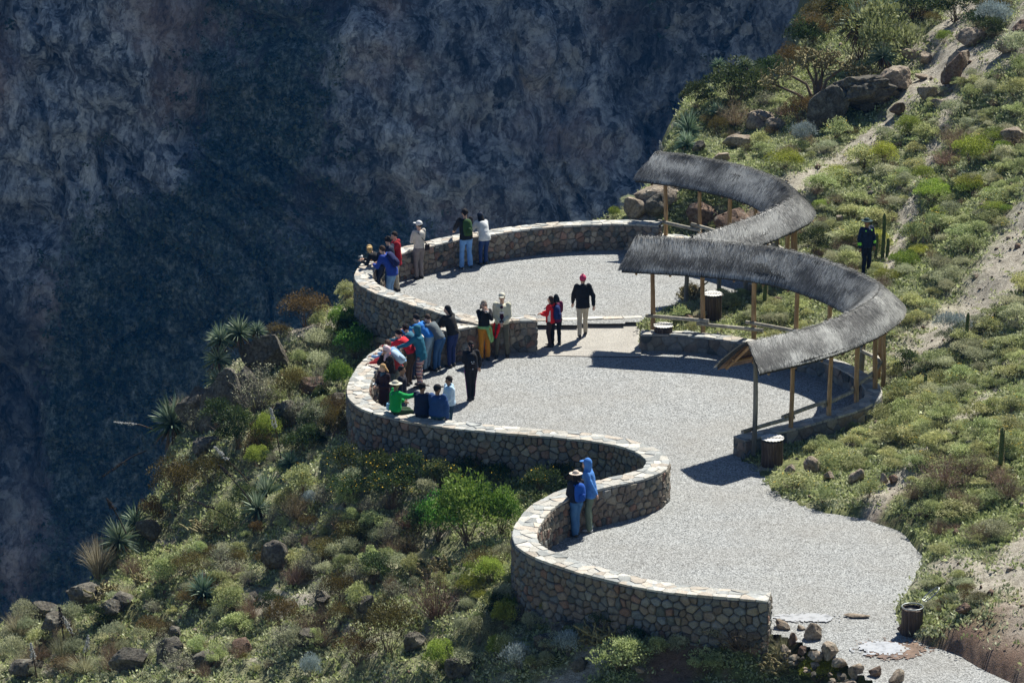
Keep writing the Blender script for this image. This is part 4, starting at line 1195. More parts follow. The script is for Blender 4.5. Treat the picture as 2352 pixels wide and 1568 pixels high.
puddle(2050, 1490, 66, 19, .026, 7, 'brown muddy edge of the puddle', 'mud')
p0, p1 = at(1925, 1418, 0), at(2010, 1414, 0)
o = blob_rock('doorstep_stone', p1[0] - p0[0], .30, .10, 555, M['rock_tan'], 3, .2, .8)
o.location = ((p0[0] + p1[0]) / 2, p0[1], .02); tag(o, 'thin flat stone edge lying right of the bright puddle', 'stone')

# ------------------------------------------------------------------ plants: one mesh of each kind, shared by its copies
def leaves(c, d, ln, wd, rng):
    """diamond leaves: centres c, directions d"""
    d = d / (np.linalg.norm(d, axis=1, keepdims=True) + 1e-9)
    w = np.cross(d, rng.normal(0, 1, d.shape)); w /= np.linalg.norm(w, axis=1, keepdims=True) + 1e-9
    ln = np.asarray(ln)[:, None]; wd = np.asarray(wd)[:, None]
    v = np.stack([c, c + d * ln * .5 + w * wd * .5, c + d * ln, c + d * ln * .5 - w * wd * .5], 1).reshape(-1, 3)
    return v, np.arange(len(v)).reshape(-1, 4)
def strips(p, rng, wd, taper=.15, seg=None):
    """thin blades through points p (n, k, 3)"""
    n, k, _ = p.shape
    t = p[:, -1] - p[:, 0]; w = np.cross(t, rng.normal(0, 1, t.shape)); w /= np.linalg.norm(w, axis=1, keepdims=True) + 1e-9
    prof = np.linspace(1, taper, k) if seg is None else np.asarray(seg)
    W = w[:, None, :] * (np.asarray(wd).reshape(-1, 1, 1) * prof[None, :, None]) * .5
    v = np.stack([p - W, p + W], 2).reshape(-1, 3)
    base = np.arange(n)[:, None, None] * 2 * k; j = np.arange(k - 1)[None, :, None] * 2
    f = (base + j + np.array([0, 1, 3, 2])).reshape(-1, 4)
    return v, f
def merge(parts):
    V, F, Mi, A = [], [], [], []; b = 0
    for v, f, mi, var in parts:
        V.append(v); F.append(f + b); Mi.append(np.full(len(f), mi)); A.append(np.broadcast_to(np.asarray(var, float), (len(f),))); b += len(v)
    return np.concatenate(V), np.concatenate(F), np.concatenate(Mi), np.concatenate(A)
def proto_bush(seed, mat, n=2200, leaf=(.045, .022), clumps=16, up=.35, flowers=0, twigs=26, flat=.62, spiky=0.0, stem='stem', lobed=.62):
    """unit bush: about 1 m across, flat*1 m high"""
    rng = np.random.default_rng(seed)
    th = rng.uniform(0, 2*np.pi, clumps); rr = np.sqrt(rng.random(clumps)) * .34; hh = flat * (.25 + .62 * (1 - (rr / .42) ** 2)) * rng.uniform(.65, 1.1, clumps)
    cc = np.stack([rr*np.cos(th), rr*np.sin(th), hh], 1); cr = rng.uniform(.12, .22, clumps)
    k = rng.integers(0, clumps, n)
    d = rng.normal(0, 1, (n, 3)); d[:, 2] = np.abs(d[:, 2]) * .9 - .15; d /= np.linalg.norm(d, axis=1, keepdims=True)
    rad = cr[k] * (lobed + (1 - lobed) * rng.random(n)) * (1 + spiky * (rng.random(n) > .8) * rng.random(n))
    c = cc[k] + d * rad[:, None] * np.array([1, 1, .85]); 
    c[:, 2] = np.maximum(c[:, 2], .01)
    dr = d + rng.normal(0, .6, (n, 3)) + np.array([0, 0, up])
    v, f = leaves(c, dr, leaf[0] * rng.uniform(.6, 1.5, n), leaf[1] * rng.uniform(.7, 1.4, n), rng)
    var = np.clip(.25 + .5 * (rng.random(clumps)[k] - .3) + .35 * rng.random(n) + .25 * (c[:, 2] / flat - .5), 0, 1)
    parts = [(v, f, 0, var)]
    if flowers:
        i = rng.choice(n, flowers, replace=False); top = c[i] + d[i] * .03 + np.array([0, 0, .02])
        for q in range(2):
            v, f = leaves(top - .01, np.array([1, .3, 0]) * (1 if q else -1) + rng.normal(0, .3, (flowers, 3)), np.full(flowers, .026), np.full(flowers, .022), rng); parts.append((v, f, 1, .5))
    if twigs:
        e = cc[rng.integers(0, clumps, twigs)] + rng.normal(0, .07, (twigs, 3)) + np.array([0, 0, .03]); s0 = rng.normal(0, .03, (twigs, 3)) * np.array([1, 1, 0])
        p = np.stack([s0, (s0 + e) / 2 + rng.normal(0, .03, (twigs, 3)), e], 1); v, f = strips(p, rng, np.full(twigs, .014)); parts.append((v, f, 2, .5))
    return merge(parts)
def proto_twig(seed, n=260, h=.8, spread=.55, w=.010, leafn=300, ls=.03):
    rng = np.random.default_rng(seed); 
    a = rng.uniform(0, 2*np.pi, n); r = spread * rng.random(n) ** .6
    e = np.stack([r*np.cos(a), r*np.sin(a), h * rng.uniform(.45, 1.0, n) * (1 - .45 * (r / spread) ** 2)], 1)
    s = e * np.array([.12, .12, 0]); m = (s + e) / 2 + rng.normal(0, .04, (n, 3))
    p = np.stack([s, m, e], 1); v, f = strips(p, rng, np.full(n, w)); parts = [(v, f, 0, np.repeat(rng.random(n), 2))]
    # side twigs
    k = rng.integers(0, n, n * 2); t = rng.uniform(.4, 1, n * 2)[:, None]; b = m[k] * (1 - t) + e[k] * t; e2 = b + rng.normal(0, .07, (n*2, 3)) + np.array([0, 0, .05])
    v, f = strips(np.stack([b, (b+e2)/2, e2], 1), rng, np.full(n*2, w * .7)); parts.append((v, f, 0, np.repeat(rng.random(n*2), 2)))
    if leafn:
        k = rng.integers(0, n * 2, leafn); v, f = leaves(e2[k] - rng.normal(0, .02, (leafn, 3)), rng.normal(0, 1, (leafn, 3)) + np.array([0, 0, .5]), np.full(leafn, ls), np.full(leafn, ls * .5), rng); parts.append((v, f, 1, rng.random(leafn)))
    return merge(parts)
def proto_grass(seed, n=420, h=.75, spread=.5, w=.012, droop=.5):
    rng = np.random.default_rng(seed); a = rng.uniform(0, 2*np.pi, n); r = rng.random(n) ** .7
    L_ = h * rng.uniform(.6, 1.1, n); out = np.stack([np.cos(a), np.sin(a), np.zeros(n)], 1)
    base = out * (r * .12)[:, None]; P_ = []
    for t in (0, .35, .7, 1.0):
        P_.append(base + out * (spread * r * t ** 1.4)[:, None] + np.array([0, 0, 1]) * (L_ * (t - droop * r * t ** 2.5 * .6))[:, None])
    v, f = strips(np.stack(P_, 1), rng, np.full(n, w), .1); return merge([(v, f, 0, np.repeat(rng.random(n), 3))])
def proto_puya(seed, n=130, L_=.55, w=.045, dead=40, elev=(-.25, 1.35)):
    rng = np.random.default_rng(seed); parts = []
    for cnt, el0, el1, mi, ll in ((n, elev[0], elev[1], 0, L_), (dead, -1.2, -.3, 1, L_ * .7)):
        a = rng.uniform(0, 2*np.pi, cnt); el = rng.uniform(el0, el1, cnt); l = ll * rng.uniform(.75, 1.1, cnt)
        out = np.stack([np.cos(a), np.sin(a), np.zeros(cnt)], 1); P_ = []
        for t in (0.0, .3, .62, 1.0):
            P_.append(out * (l * np.cos(el) * t)[:, None] + np.array([0, 0, 1]) * (l * (np.sin(el) * t - .20 * t * t) + .16)[:, None])
        v, f = strips(np.stack(P_, 1), rng, np.full(cnt, w), seg=(.8, 1, .65, .04)); parts.append((v, f, mi, np.repeat(np.clip(rng.random(cnt) * .6 + .3 * (el > .3), 0, 1), 3)))
    return merge(parts)
PROTO = {}
def proto(name, data, mats):
    V, F, Mi, A = data
    me = mesh_np(name, V, F, mi=Mi, attr={'var': A})
    for m in mats: me.materials.append(M[m])
    PROTO.setdefault(name, []).append((me, V[:, :2].ptp() if hasattr(V, 'ptp') else np.ptp(V[:, :2]), V[:, 2].max())); return me
for q in range(3):
    proto('green_shrub', proto_bush(10+q, 'lf_green', 2100, (.045, .024)), ['lf_green', 'fl_yellow', 'stem'])
    proto('grey_green_shrub', proto_bush(20+q, 'lf_grey', 2100, (.042, .020), up=.7, spiky=.5), ['lf_grey', 'fl_yellow', 'twig_grey'])
    proto('dark_flowering_shrub', proto_bush(40+q, 'lf_dark', 2300, (.040, .020), up=.5, flowers=52, spiky=.3), ['lf_dark', 'fl_yellow', 'stem'])
    proto('flowering_shrub', proto_bush(45+q, 'lf_green', 2000, (.04, .022), up=.5, flowers=34, spiky=.4), ['lf_green', 'fl_yellow', 'stem'])
for q in range(2):
    proto('dark_shrub', proto_bush(140+q, 'lf_dark', 2600, (.042, .020), up=.5, spiky=.4), ['lf_dark', 'fl_yellow', 'stem'])
    proto('bright_green_bush', proto_bush(30+q, 'lf_bright', 4200, (.034, .020), clumps=26, spiky=.5), ['lf_bright', 'fl_yellow', 'stem'])
    proto('olive_bush', proto_bush(50+q, 'lf_olive', 4500, (.026, .012), clumps=24, lobed=.75), ['lf_olive', 'fl_yellow', 'stem'])
    proto('silver_shrub', proto_bush(60+q, 'lf_silver', 2600, (.055, .013), clumps=20, up=1.1, spiky=.8), ['lf_silver', 'fl_yellow', 'twig_grey'])
    proto('yellow_green_bush', proto_bush(70+q, 'lf_yellow', 3400, (.034, .018), clumps=22, up=.6), ['lf_yellow', 'fl_yellow', 'stem'])
    proto('dry_bush', proto_twig(80+q), ['lf_dry', 'lf_olive'])
    proto('twiggy_shrub', proto_twig(90+q, 200, .95, .42, .011, 1100, .03), ['twig_grey', 'lf_grey'])
    proto('grass_tussock', proto_grass(100+q), ['lf_straw'])
    proto('spiky_rosette', proto_puya(110+q), ['lf_puya', 'lf_dry'])
CATS = {'dark_shrub': 'shrub', 'green_shrub': 'shrub', 'grey_green_shrub': 'shrub', 'dark_flowering_shrub': 'shrub', 'flowering_shrub': 'shrub', 'bright_green_bush': 'bush', 'olive_bush': 'bush',
        'silver_shrub': 'shrub', 'yellow_green_bush': 'bush', 'dry_bush': 'bush', 'twiggy_shrub': 'shrub', 'grass_tussock': 'grass tussock', 'spiky_rosette': 'rosette plant'}
prnd = random.Random(99)
TAKEN = []
def plant(kind, u, v, wp, hp, label=None, group=None, p=None, dz=0.0, tilt=0.0):
    p = p or hit(u, v)
    if p is None: return None
    s = PPM(p.y); me, w0, h0 = prnd.choice(PROTO[kind])
    o = bpy.data.objects.new(kind, me); COL.objects.link(o)
    w = wp / s; o.scale = (w / w0, w / w0, hp / s * 1.03 / h0)
    o.location = (p.x, p.y + w * .28, p.z - .03 + dz); o.rotation_euler = (tilt, 0, prnd.uniform(0, 6.28))
    q = float(look('z', o.location.x, o.location.y))
    if q > -5.9 and abs(q - p.z) < .8 and dz == 0: o.location.z = float(q) - .03
    TAKEN.append((o.location.x, o.location.y, w * .5))
    tag(o, label, CATS[kind], group); return o
P_ = plant
P_('olive_bush', 700, 765, 150, 98, 'large olive brown bush on the brink left of the upper wall')
P_('olive_bush', 640, 785, 80, 45, 'smaller olive bush below the large one on the brink')
P_('olive_bush', 650, 735, 50, 50, 'thin olive shrub sticking out left of the large one', dz=.2)
P_('flowering_shrub', 797, 705, 66, 55, 'yellow flowered shrub at the foot of the upper wall corner')
P_('flowering_shrub', 745, 735, 60, 35, 'pale flowered shrub in front of the large olive bush')
P_('bright_green_bush', 785, 765, 100, 62, 'bright green spreading shrub below the corner of the upper wall')
P_('dark_shrub', 800, 795, 110, 52, 'dark green shrub in the shade of the upper wall')
P_('bright_green_bush', 868, 790, 84, 62, 'bright green leafy bush rising behind the middle wall, highest of three')
P_('bright_green_bush', 815, 850, 110, 90, 'bright green leafy bush outside the middle wall, middle of three')
P_('bright_green_bush', 778, 905, 95, 90, 'bright green leafy bush outside the middle wall, lowest of three')
P_('grey_green_shrub', 730, 820, 90, 52, 'grey green shrub left of the three bright bushes, upper one')
P_('grey_green_shrub', 735, 872, 84, 55, 'grey green shrub left of the three bright bushes, lower one')
P_('green_shrub', 690, 850, 60, 42, 'green shrub right beside the big square outcrop')
P_('spiky_rosette', 392, 1035, 130, 110, 'big green spiky rosette leaning over the canyon', dz=.3)
P_('spiky_rosette', 340, 1050, 130, 90, 'spiky rosette with hanging dead leaves, left of the big one', dz=.2)
P_('grass_tussock', 418, 990, 110, 85, 'pale feathery grass tussock above the big rosette')
P_('twiggy_shrub', 590, 960, 150, 130, 'tall thin twiggy shrub in front of the outcrops')
P_('grass_tussock', 615, 915, 60, 46, 'small straw coloured tuft beside the twiggy shrub')
P_('twiggy_shrub', 450, 1000, 90, 60, 'brown twiggy shrub on the outcrop above the rosettes')
P_('yellow_green_bush', 612, 1040, 84, 84, 'yellow green bush beside the leaning flower stalk, upper one')
P_('yellow_green_bush', 592, 1085, 84, 60, 'yellow green bush beside the leaning flower stalk, lower one')
P_('twiggy_shrub', 720, 1000, 90, 90, 'greyish twiggy shrub left of the middle wall bend')
P_('grey_green_shrub', 765, 990, 70, 45, 'grey shrub on the earth beside the middle wall bend')
P_('spiky_rosette', 610, 1150, 120, 90, 'spiky rosette carrying the pale flower stalks')
P_('spiky_rosette', 590, 1210, 110, 80, 'blue green rosette below the one with flower stalks')
P_('spiky_rosette', 665, 1085, 80, 50, 'small pale rosette at the foot of the leaning stalk')
P_('olive_bush', 405, 1190, 150, 132, 'large dark olive bush on the brink of the left slope')
P_('olive_bush', 350, 1240, 90, 90, 'dark olive bush below the large one on the brink')
P_('olive_bush', 480, 1130, 120, 80, 'dark shaded bush between the outcrop and the olive bush')
P_('spiky_rosette', 272, 1290, 120, 95, 'silvery rosette on the edge above the canyon, lower left')
P_('spiky_rosette', 310, 1235, 90, 80, 'silvery rosette just above another on the edge')
P_('grass_tussock', 225, 1350, 130, 110, 'large grass tussock on the left edge of the slope')
P_('dry_bush', 300, 1330, 90, 55, 'dry pale bush beside the gnarled cactus')
P_('spiky_rosette', 465, 1400, 104, 84, 'green spiky rosette in the middle of the left slope')
P_('grass_tussock', 40, 1470, 110, 70, 'straw grass tussock near the left border')
P_('grass_tussock', 190, 1562, 110, 50, 'straw grass tussock at the bottom left')
P_('olive_bush', 150, 1560, 120, 50, 'brown low bush at the bottom left')
for u, v, w, h, t in [(790,1110,120,75,'leftmost'),(860,1125,120,80,'second from the left'),(935,1128,120,78,'third from the left'),(1010,1135,120,74,'fourth from the left'),
                      (1080,1120,110,60,'fifth from the left'),(1140,1128,100,58,'rightmost')]:
    P_('dark_flowering_shrub', u, v, w, h, 'dark yellow flowered shrub under the middle wall, %s in the row' % t, 'flowering shrubs under the middle wall')
P_('dark_flowering_shrub', 900, 1180, 150, 80, 'large dark green shrub below the flowering row')
P_('dark_flowering_shrub', 800, 1175, 130, 70, 'dark shrub below the leftmost flowering one')
P_('flowering_shrub', 700, 1170, 110, 85, 'pale green flowering shrub right of the flower stalks')
P_('silver_shrub', 712, 1175, 60, 50, 'silvery small shrub with yellow buds on the left slope')
P_('grey_green_shrub', 975, 1160, 80, 50, 'grey green shrub at the edge of the bright bush')
P_('bright_green_bush', 1075, 1270, 240, 185, 'largest bright green bush in the hollow left of the lower wall')
P_('bright_green_bush', 1005, 1265, 130, 130, 'bright green bush, left shoulder of the largest one')
P_('bright_green_bush', 1150, 1240, 130, 125, 'bright green bush, right shoulder of the largest one')
P_('dark_flowering_shrub', 1245, 1145, 120, 72, 'round dark shrub full of yellow flowers in the hollow of the wall')
P_('dark_flowering_shrub', 1290, 1120, 70, 60, 'dark stalky shrub against the wall behind the yellow flowered one')
P_('grey_green_shrub', 1160, 1300, 80, 60, 'grey green shrub touching the bend of the lower wall')
P_('dry_bush', 1000, 1440, 190, 140, 'large dry reddish twiggy bush on the lower slope')
P_('olive_bush', 890, 1545, 190, 150, 'large dark olive bush at the bottom of the slope')
P_('olive_bush', 820, 1568, 130, 100, 'dark olive bush, left part of the bottom clump')
P_('silver_shrub', 1190, 1568, 110, 84, 'silver shrub at the bottom, left of the two')
P_('silver_shrub', 1305, 1535, 100, 78, 'silver shrub at the bottom, right of the two')
P_('silver_shrub', 712, 1568, 90, 72, 'silver grey shrub at the bottom left of the olive bush')
P_('grey_green_shrub', 1335, 1425, 120, 62, 'grey green shrub at the foot of the near wall')
P_('yellow_green_bush', 1262, 1425, 70, 58, 'yellow green shrub beside the grey one at the near wall')
P_('dark_shrub', 1215, 1370, 80, 60, 'dark shrub in the shade of the near wall bend')
P_('green_shrub', 1425, 1568, 170, 95, 'wide green shrub at the bottom right of the silver ones')
P_('grey_green_shrub', 1560, 1520, 70, 50, 'small green shrub on bare earth below the near wall')
P_('dark_shrub', 1465, 1490, 80, 44, 'dark shrub shaded by the near wall')
P_('grey_green_shrub', 1752, 1500, 60, 42, 'pale green shrub left of the boulder wall')
P_('dry_bush', 1700, 1568, 200, 90, 'wide dry bush at the bottom below the near wall')
P_('yellow_green_bush', 1880, 1568, 120, 70, 'vivid yellow green bush below the boulder wall')
P_('green_shrub', 1620, 1568, 90, 66, 'green shrub left of the wide dry bush')
P_('grass_tussock', 1800, 1550, 90, 70, 'straw grass between the dry bush and the boulder wall')
P_('dry_bush', 780, 1240, 90, 55, 'small dry bush on the left slope below the dark shrubs')
P_('green_shrub', 820, 1260, 90, 55, 'olive green shrub in the middle of the left slope')
# right
P_('silver_shrub', 2195, 790, 130, 76, 'big silvery shrub on the open slope right of the shelter')
P_('dry_bush', 2175, 1135, 170, 105, 'large reddish twiggy bush over the undercut bank')
P_('green_shrub', 2130, 1200, 90, 50, 'green shrub under the undercut bank')
P_('flowering_shrub', 1830, 1135, 130, 48, 'low yellow flowered shrub at the gravel edge by the boulders')
P_('flowering_shrub', 1892, 1165, 74, 50, 'round flowered shrub at the tip of the gravel edge')
P_('flowering_shrub', 2000, 1160, 90, 50, 'green shrub below the row of boulders')
P_('silver_shrub', 1845, 345, 80, 62, 'blue grey shrub on the pale slope near the top')
P_('olive_bush', 1840, 300, 112, 74, 'yellow olive bush above the blue grey shrub')
P_('green_shrub', 1745, 345, 60, 45, 'green shrub above the cracked slab')
P_('dry_bush', 1690, 310, 120, 70, 'dry grassy bush on the ridge above the farther roof')
P_('olive_bush', 1650, 320, 60, 50, 'olive shrub left of the dry bush on the ridge')
P_('spiky_rosette', 1582, 325, 84, 78, 'silver spiky rosette at the brink above the farther roof')
P_('spiky_rosette', 1578, 350, 74, 55, 'green rosette below the silver one')
P_('spiky_rosette', 1650, 278, 60, 40, 'small rosette on the ridge behind the dry bush')
P_('green_shrub', 2045, 175, 200, 165, 'biggest bush near the top, green with rosettes on it')
P_('olive_bush', 1980, 150, 180, 140, 'olive part of the biggest bush near the top')
P_('spiky_rosette', 1975, 150, 130, 90, 'large rosette growing on the left of the biggest bush', dz=.9)
P_('spiky_rosette', 2020, 125, 110, 80, 'large rosette growing on the front of the biggest bush', dz=1.1)
P_('spiky_rosette', 2030, 185, 90, 60, 'dark rosette at the foot of the biggest bush', dz=.5)
P_('dark_shrub', 1690, 255, 180, 110, 'dark rounded bush on the ridge left of the cactus tree')
P_('spiky_rosette', 1650, 200, 50, 30, 'silver rosette on top of the dark ridge bush, left', dz=.6)
P_('spiky_rosette', 1710, 200, 60, 34, 'silver rosette on top of the dark ridge bush, right', dz=.6)
P_('olive_bush', 1870, 110, 110, 76, 'dark olive bush on the skyline above the cactus tree')
P_('dark_shrub', 1925, 60, 110, 80, 'dark bush on the skyline at the top')
P_('spiky_rosette', 1930, 35, 70, 46, 'silver rosette on the dark skyline bush', dz=.6)
P_('grey_green_shrub', 1990, 30, 100, 50, 'grey green shrub at the top border')
P_('dark_shrub', 2100, 60, 170, 100, 'dark shaded thicket at the top, left part')
P_('dark_shrub', 2200, 60, 170, 90, 'dark shaded thicket at the top, right part')
P_('silver_shrub', 2290, 80, 120, 84, 'silvery grey shrub near the top right corner')
P_('yellow_green_bush', 2170, 105, 50, 34, 'small yellow green shrub below the dark thicket')
P_('green_shrub', 2345, 185, 70, 60, 'bright green shrub at the right edge near the top')
P_('twiggy_shrub', 1760, 250, 70, 40, 'thin shrub on the ridge under the cactus tree')
P_('yellow_green_bush', 1410, 507, 34, 34, 'bright green shrub peeping over the end of the upper wall')
P_('grey_green_shrub', 1450, 470, 70, 26, 'low shrub on the brink behind the rounded boulder')
P_('green_shrub', 1550, 440, 50, 36, 'green shrub on the pale sloping rock')
P_('olive_bush', 1585, 690, 70, 64, 'spiny olive shrub between the shelters')

P_('dark_shrub', 1765, 205, 110, 70, 'dark shrub on the skyline right of the ridge rosettes')
P_('olive_bush', 1815, 175, 110, 80, 'dark olive shrub on the skyline left of the cactus tree')
P_('dark_shrub', 1850, 130, 110, 90, 'dark bush on the skyline just above the cactus tree')
P_('olive_bush', 1890, 75, 110, 90, 'olive bush on the skyline, second from the top border')
P_('dark_shrub', 1920, 20, 120, 90, 'dark bush on the skyline at the very top border')
P_('dark_shrub', 1600, 265, 90, 70, 'dark shrub on the brink behind the silver rosette')
P_('dark_shrub', 1400, 1468, 120, 60, 'dark shrub under the near wall behind the pale cactus')
P_('grey_green_shrub', 1640, 1500, 90, 50, 'grey green shrub in the shade below the end of the near wall')
P_('green_shrub', 1500, 1530, 90, 56, 'green shrub on the bare earth left of the small green one')
P_('dark_shrub', 1605, 468, 110, 50, 'dark shrub added to darken the bank inside the farther shelter, left')  # two dark shrubs added above the rocks to deepen the bank's shade
P_('dark_shrub', 1690, 480, 120, 54, 'dark shrub added to darken the bank inside the farther shelter, right')
P_('dark_shrub', 2088, 862, 100, 60, 'dark shrub behind the back posts of the nearer shelter')
P_('dark_shrub', 1870, 590, 100, 66, 'dark shrub just right of the posts of the farther shelter')
def py_(u, v, Y):
    r = ray(u, v); return Vector((r[0] * Y / r[1], Y, CAMZ + r[2] * Y / r[1]))
_oy = hit(610, 850).y
for u, v, w, h, dy, t in [(548, 790, 100, 70, -.25, 'on the top corner of the square outcrop'), (505, 805, 90, 66, -.35, 'on the left corner of the square outcrop'),
        (500, 850, 95, 66, -.5, 'hanging on the left face of the square outcrop'), (500, 895, 90, 60, -.6, 'lowest on the left face of the square outcrop'), (590, 775, 60, 40, -.1, 'small and pale on the top of the square outcrop')]:
    P_('spiky_rosette', u, v, w, h, 'spiky rosette ' + t, p=py_(u, v, _oy + dy), dz=.01)
for u, v, w, h, k, t in [(545,1075,150,110,'dark_shrub','in the broken ground under the tall twiggy shrub'), (500,1010,110,90,'dark_shrub','at the foot of the leaning outcrop'), (705,1060,110,84,'dark_shrub','right of the yellow green bushes'),
        (770,980,90,70,'olive_bush','on the earth left of the middle wall'), (560,1190,110,80,'dark_shrub','between the two lower rosettes and the dark bush'), (860,1345,120,70,'dark_shrub','above the upright grey rock'),
        (745,1310,110,64,'olive_bush','right of the round dark boulder'), (1140,1440,110,74,'dark_shrub','outside the bend of the near wall'), (620,1430,100,56,'dark_shrub','below the green rosette'),
        (350,1480,110,60,'olive_bush','above the dark jagged rock'), (960,1250,110,90,'dark_shrub','left of the largest bright bush'), (220,1450,100,60,'dark_shrub','right of the hollowed boulder'), (1110,1340,110,80,'olive_bush','between the bright bush and the near wall bend')]:
    P_(k, u, v, w, h, ('large dark shrub ' if k == 'dark_shrub' else 'large dark olive bush ') + t)
# random shrubs over both slopes; alike ones share a label and a group
AREAS = [  # polygon in the photo, kinds, count, size range, label, group
 ([(1620,270),(1700,210),(1850,200),(1990,300),(1900,340),(1700,380),(1600,360)], ['green_shrub','olive_bush','dark_shrub','dry_bush'], 30, (34, 84), 'shrub among the ridge rocks', 'shrubs among the rocks of the ridge'),
 ([(1920,20),(2352,0),(2352,150),(2160,130),(1960,100)], ['dark_shrub','olive_bush','grey_green_shrub','dark_shrub'], 30, (50, 110), 'shrub at the top', 'shrubs along the top border'),
 ([(2000,180),(2352,130),(2352,260),(2100,300),(1980,290)], ['green_shrub','dry_bush','grey_green_shrub'], 22, (26, 60), 'small shrub among boulders', 'small shrubs among the top right boulders'),
 ([(2060,700),(2352,480),(2352,880),(2150,960),(2040,860)], ['green_shrub','flowering_shrub','grey_green_shrub'], 109, (34, 82), 'low green shrub on the sunlit slope right of the nearer shelter', 'low shrubs right of the nearer shelter'),
 ([(1740,360),(2000,300),(2352,340),(2352,480),(2050,660),(1880,560),(1840,420)], ['green_shrub','grey_green_shrub','green_shrub','dry_bush','flowering_shrub','yellow_green_bush'], 172, (34, 103), 'rounded shrub on the slope above and right of the farther shelter', 'shrubs on the slope behind the farther shelter'),
 ([(2180,170),(2352,200),(2352,340),(2100,300)], ['green_shrub','grey_green_shrub'], 21, (40, 80), 'green shrub on the slope below the top right boulders', 'shrubs below the top right boulders'),
 ([(1850,1050),(2060,900),(2352,860),(2352,1060),(2100,1080),(1900,1100)], ['green_shrub','flowering_shrub','flowering_shrub','green_shrub'], 116, (36, 94), 'yellow flecked green shrub on the slope below the nearer shelter', 'flowered shrubs below the nearer shelter'),
 ([(2060,1060),(2352,1060),(2352,1280),(2180,1260),(2100,1180)], ['green_shrub','grey_green_shrub','dry_bush','green_shrub'], 60, (40, 107), 'shrub on the bank right of the lower terrace', 'shrubs on the bank right of the lower terrace'),
 ([(2130,1270),(2352,1290),(2352,1560),(2250,1480),(2120,1400)], ['green_shrub','grey_green_shrub','olive_bush'], 24, (26, 70), 'small shrub on the bare earth at the lower right', 'small shrubs on the bare earth'),
 ([(1490,700),(1600,665),(1760,655),(1850,700),(1900,790),(1780,790),(1500,755)], ['flowering_shrub','green_shrub','grey_green_shrub'], 54, (28, 60), 'low flowering shrub growing between the two shelters', 'low shrubs between the shelters'),
 ([(1830,540),(1990,560),(2040,700),(2090,740),(2000,680),(1880,600)], ['green_shrub','grey_green_shrub','dry_bush'], 35, (40, 90), 'shrub growing behind the posts of the shelters near the guard', 'shrubs behind the shelters'),
 ([(1560,500),(1740,520),(1760,560),(1560,530)], ['dark_shrub','green_shrub'], 13, (30, 60), 'dark shrub at the foot of the earth bank inside the farther shelter', 'shrubs inside the farther shelter'),
 ([(460,1250),(700,1200),(900,1300),(820,1480),(560,1560),(240,1560),(300,1420)], ['green_shrub','grey_green_shrub','green_shrub','dry_bush','olive_bush','twiggy_shrub'], 118, (34, 96), 'scrubby shrub on the rocky left slope', 'scrubby shrubs on the left slope'),
 ([(640,1130),(780,1130),(950,1200),(960,1400),(800,1330),(640,1250)], ['grey_green_shrub','dry_bush','twiggy_shrub','green_shrub'], 45, (46, 96), 'greyish shrub on the slope between the left boulder and the bright bush', 'greyish shrubs on the middle of the left slope'),
 ([(620,880),(760,900),(800,1020),(700,1090),(540,1080),(560,960)], ['green_shrub','twiggy_shrub','olive_bush','dark_shrub'], 27, (46, 96), 'dark shrub in the broken ground left of the middle wall', 'shrubs in the broken ground left of the middle wall'),
 ([(950,1300),(1170,1300),(1200,1560),(1000,1560),(1080,1440)], ['green_shrub','grey_green_shrub','yellow_green_bush'], 35, (40, 90), 'green shrub on the slope outside the bend of the near wall', 'shrubs outside the near wall bend'),
 ([(1200,1440),(1400,1480),(1560,1568),(1200,1568)], ['green_shrub','grey_green_shrub'], 16, (40, 80), 'shrub in the bottom middle below the near wall', 'shrubs below the near wall'),
 ([(0,1440),(200,1400),(330,1330),(300,1560),(0,1568)], ['grass_tussock','grey_green_shrub','dry_bush','green_shrub'], 35, (36, 84), 'tuft or shrub among the rocks at the far left', 'plants among the rocks at the far left'),
 ([(760,700),(815,690),(800,780),(700,800)], ['flowering_shrub','grey_green_shrub'], 10, (36, 60), 'small shrub on the brink below the upper wall', 'small shrubs below the upper wall'),
]
MARKS = [(2195,760,'the big silvery shrub'),(2297,1040,'the tall column cactus'),(1988,560,'the guard'),(2175,1090,'the large reddish bush'),(2060,215,'the broad brown boulder'),
 (2335,310,'the half buried boulder'),(1845,320,'the blue grey shrub'),(1773,1045,'the log bin'),(1972,1095,'the pointed boulder'),(2093,1420,'the open bin'),(2215,1400,'the red brown boulder'),
 (1637,705,'the farther log bin'),(1757,675,'the cactus between the shelters'),(2035,640,'the bend of the nearer roof'),(1855,490,'the bend of the farther roof'),(635,1280,'the round dark boulder'),
 (465,1370,'the green rosette'),(840,1400,'the upright grey rock'),(890,1500,'the big dark bush'),(1000,1400,'the dry reddish bush'),(1075,1200,'the largest bright bush'),(610,1110,'the stalk bearing rosette'),
 (405,1130,'the dark olive bush'),(475,1200,'the gnarled cactus'),(590,900,'the tall twiggy shrub'),(1050,1540,'the knobbly boulder'),(1305,1500,'the right silver shrub'),(1190,1530,'the left silver shrub'),
 (1380,1450,'the pale spiny cactus'),(130,1450,'the hollowed boulder'),(300,1530,'the dark jagged rock'),(600,1560,'the bottom border'),(2205,150,'the angular brown boulder'),(2126,890,'the short column cactus'),
 (2240,640,'the sandy path'),(2150,420,'the bare trail'),(720,1150,'the pale flowering shrub'),(400,1450,'the pale pointed rock'),(780,1220,'the small dry bush'),(2330,1200,'the right border'),(1175,1330,'the near wall bend')]
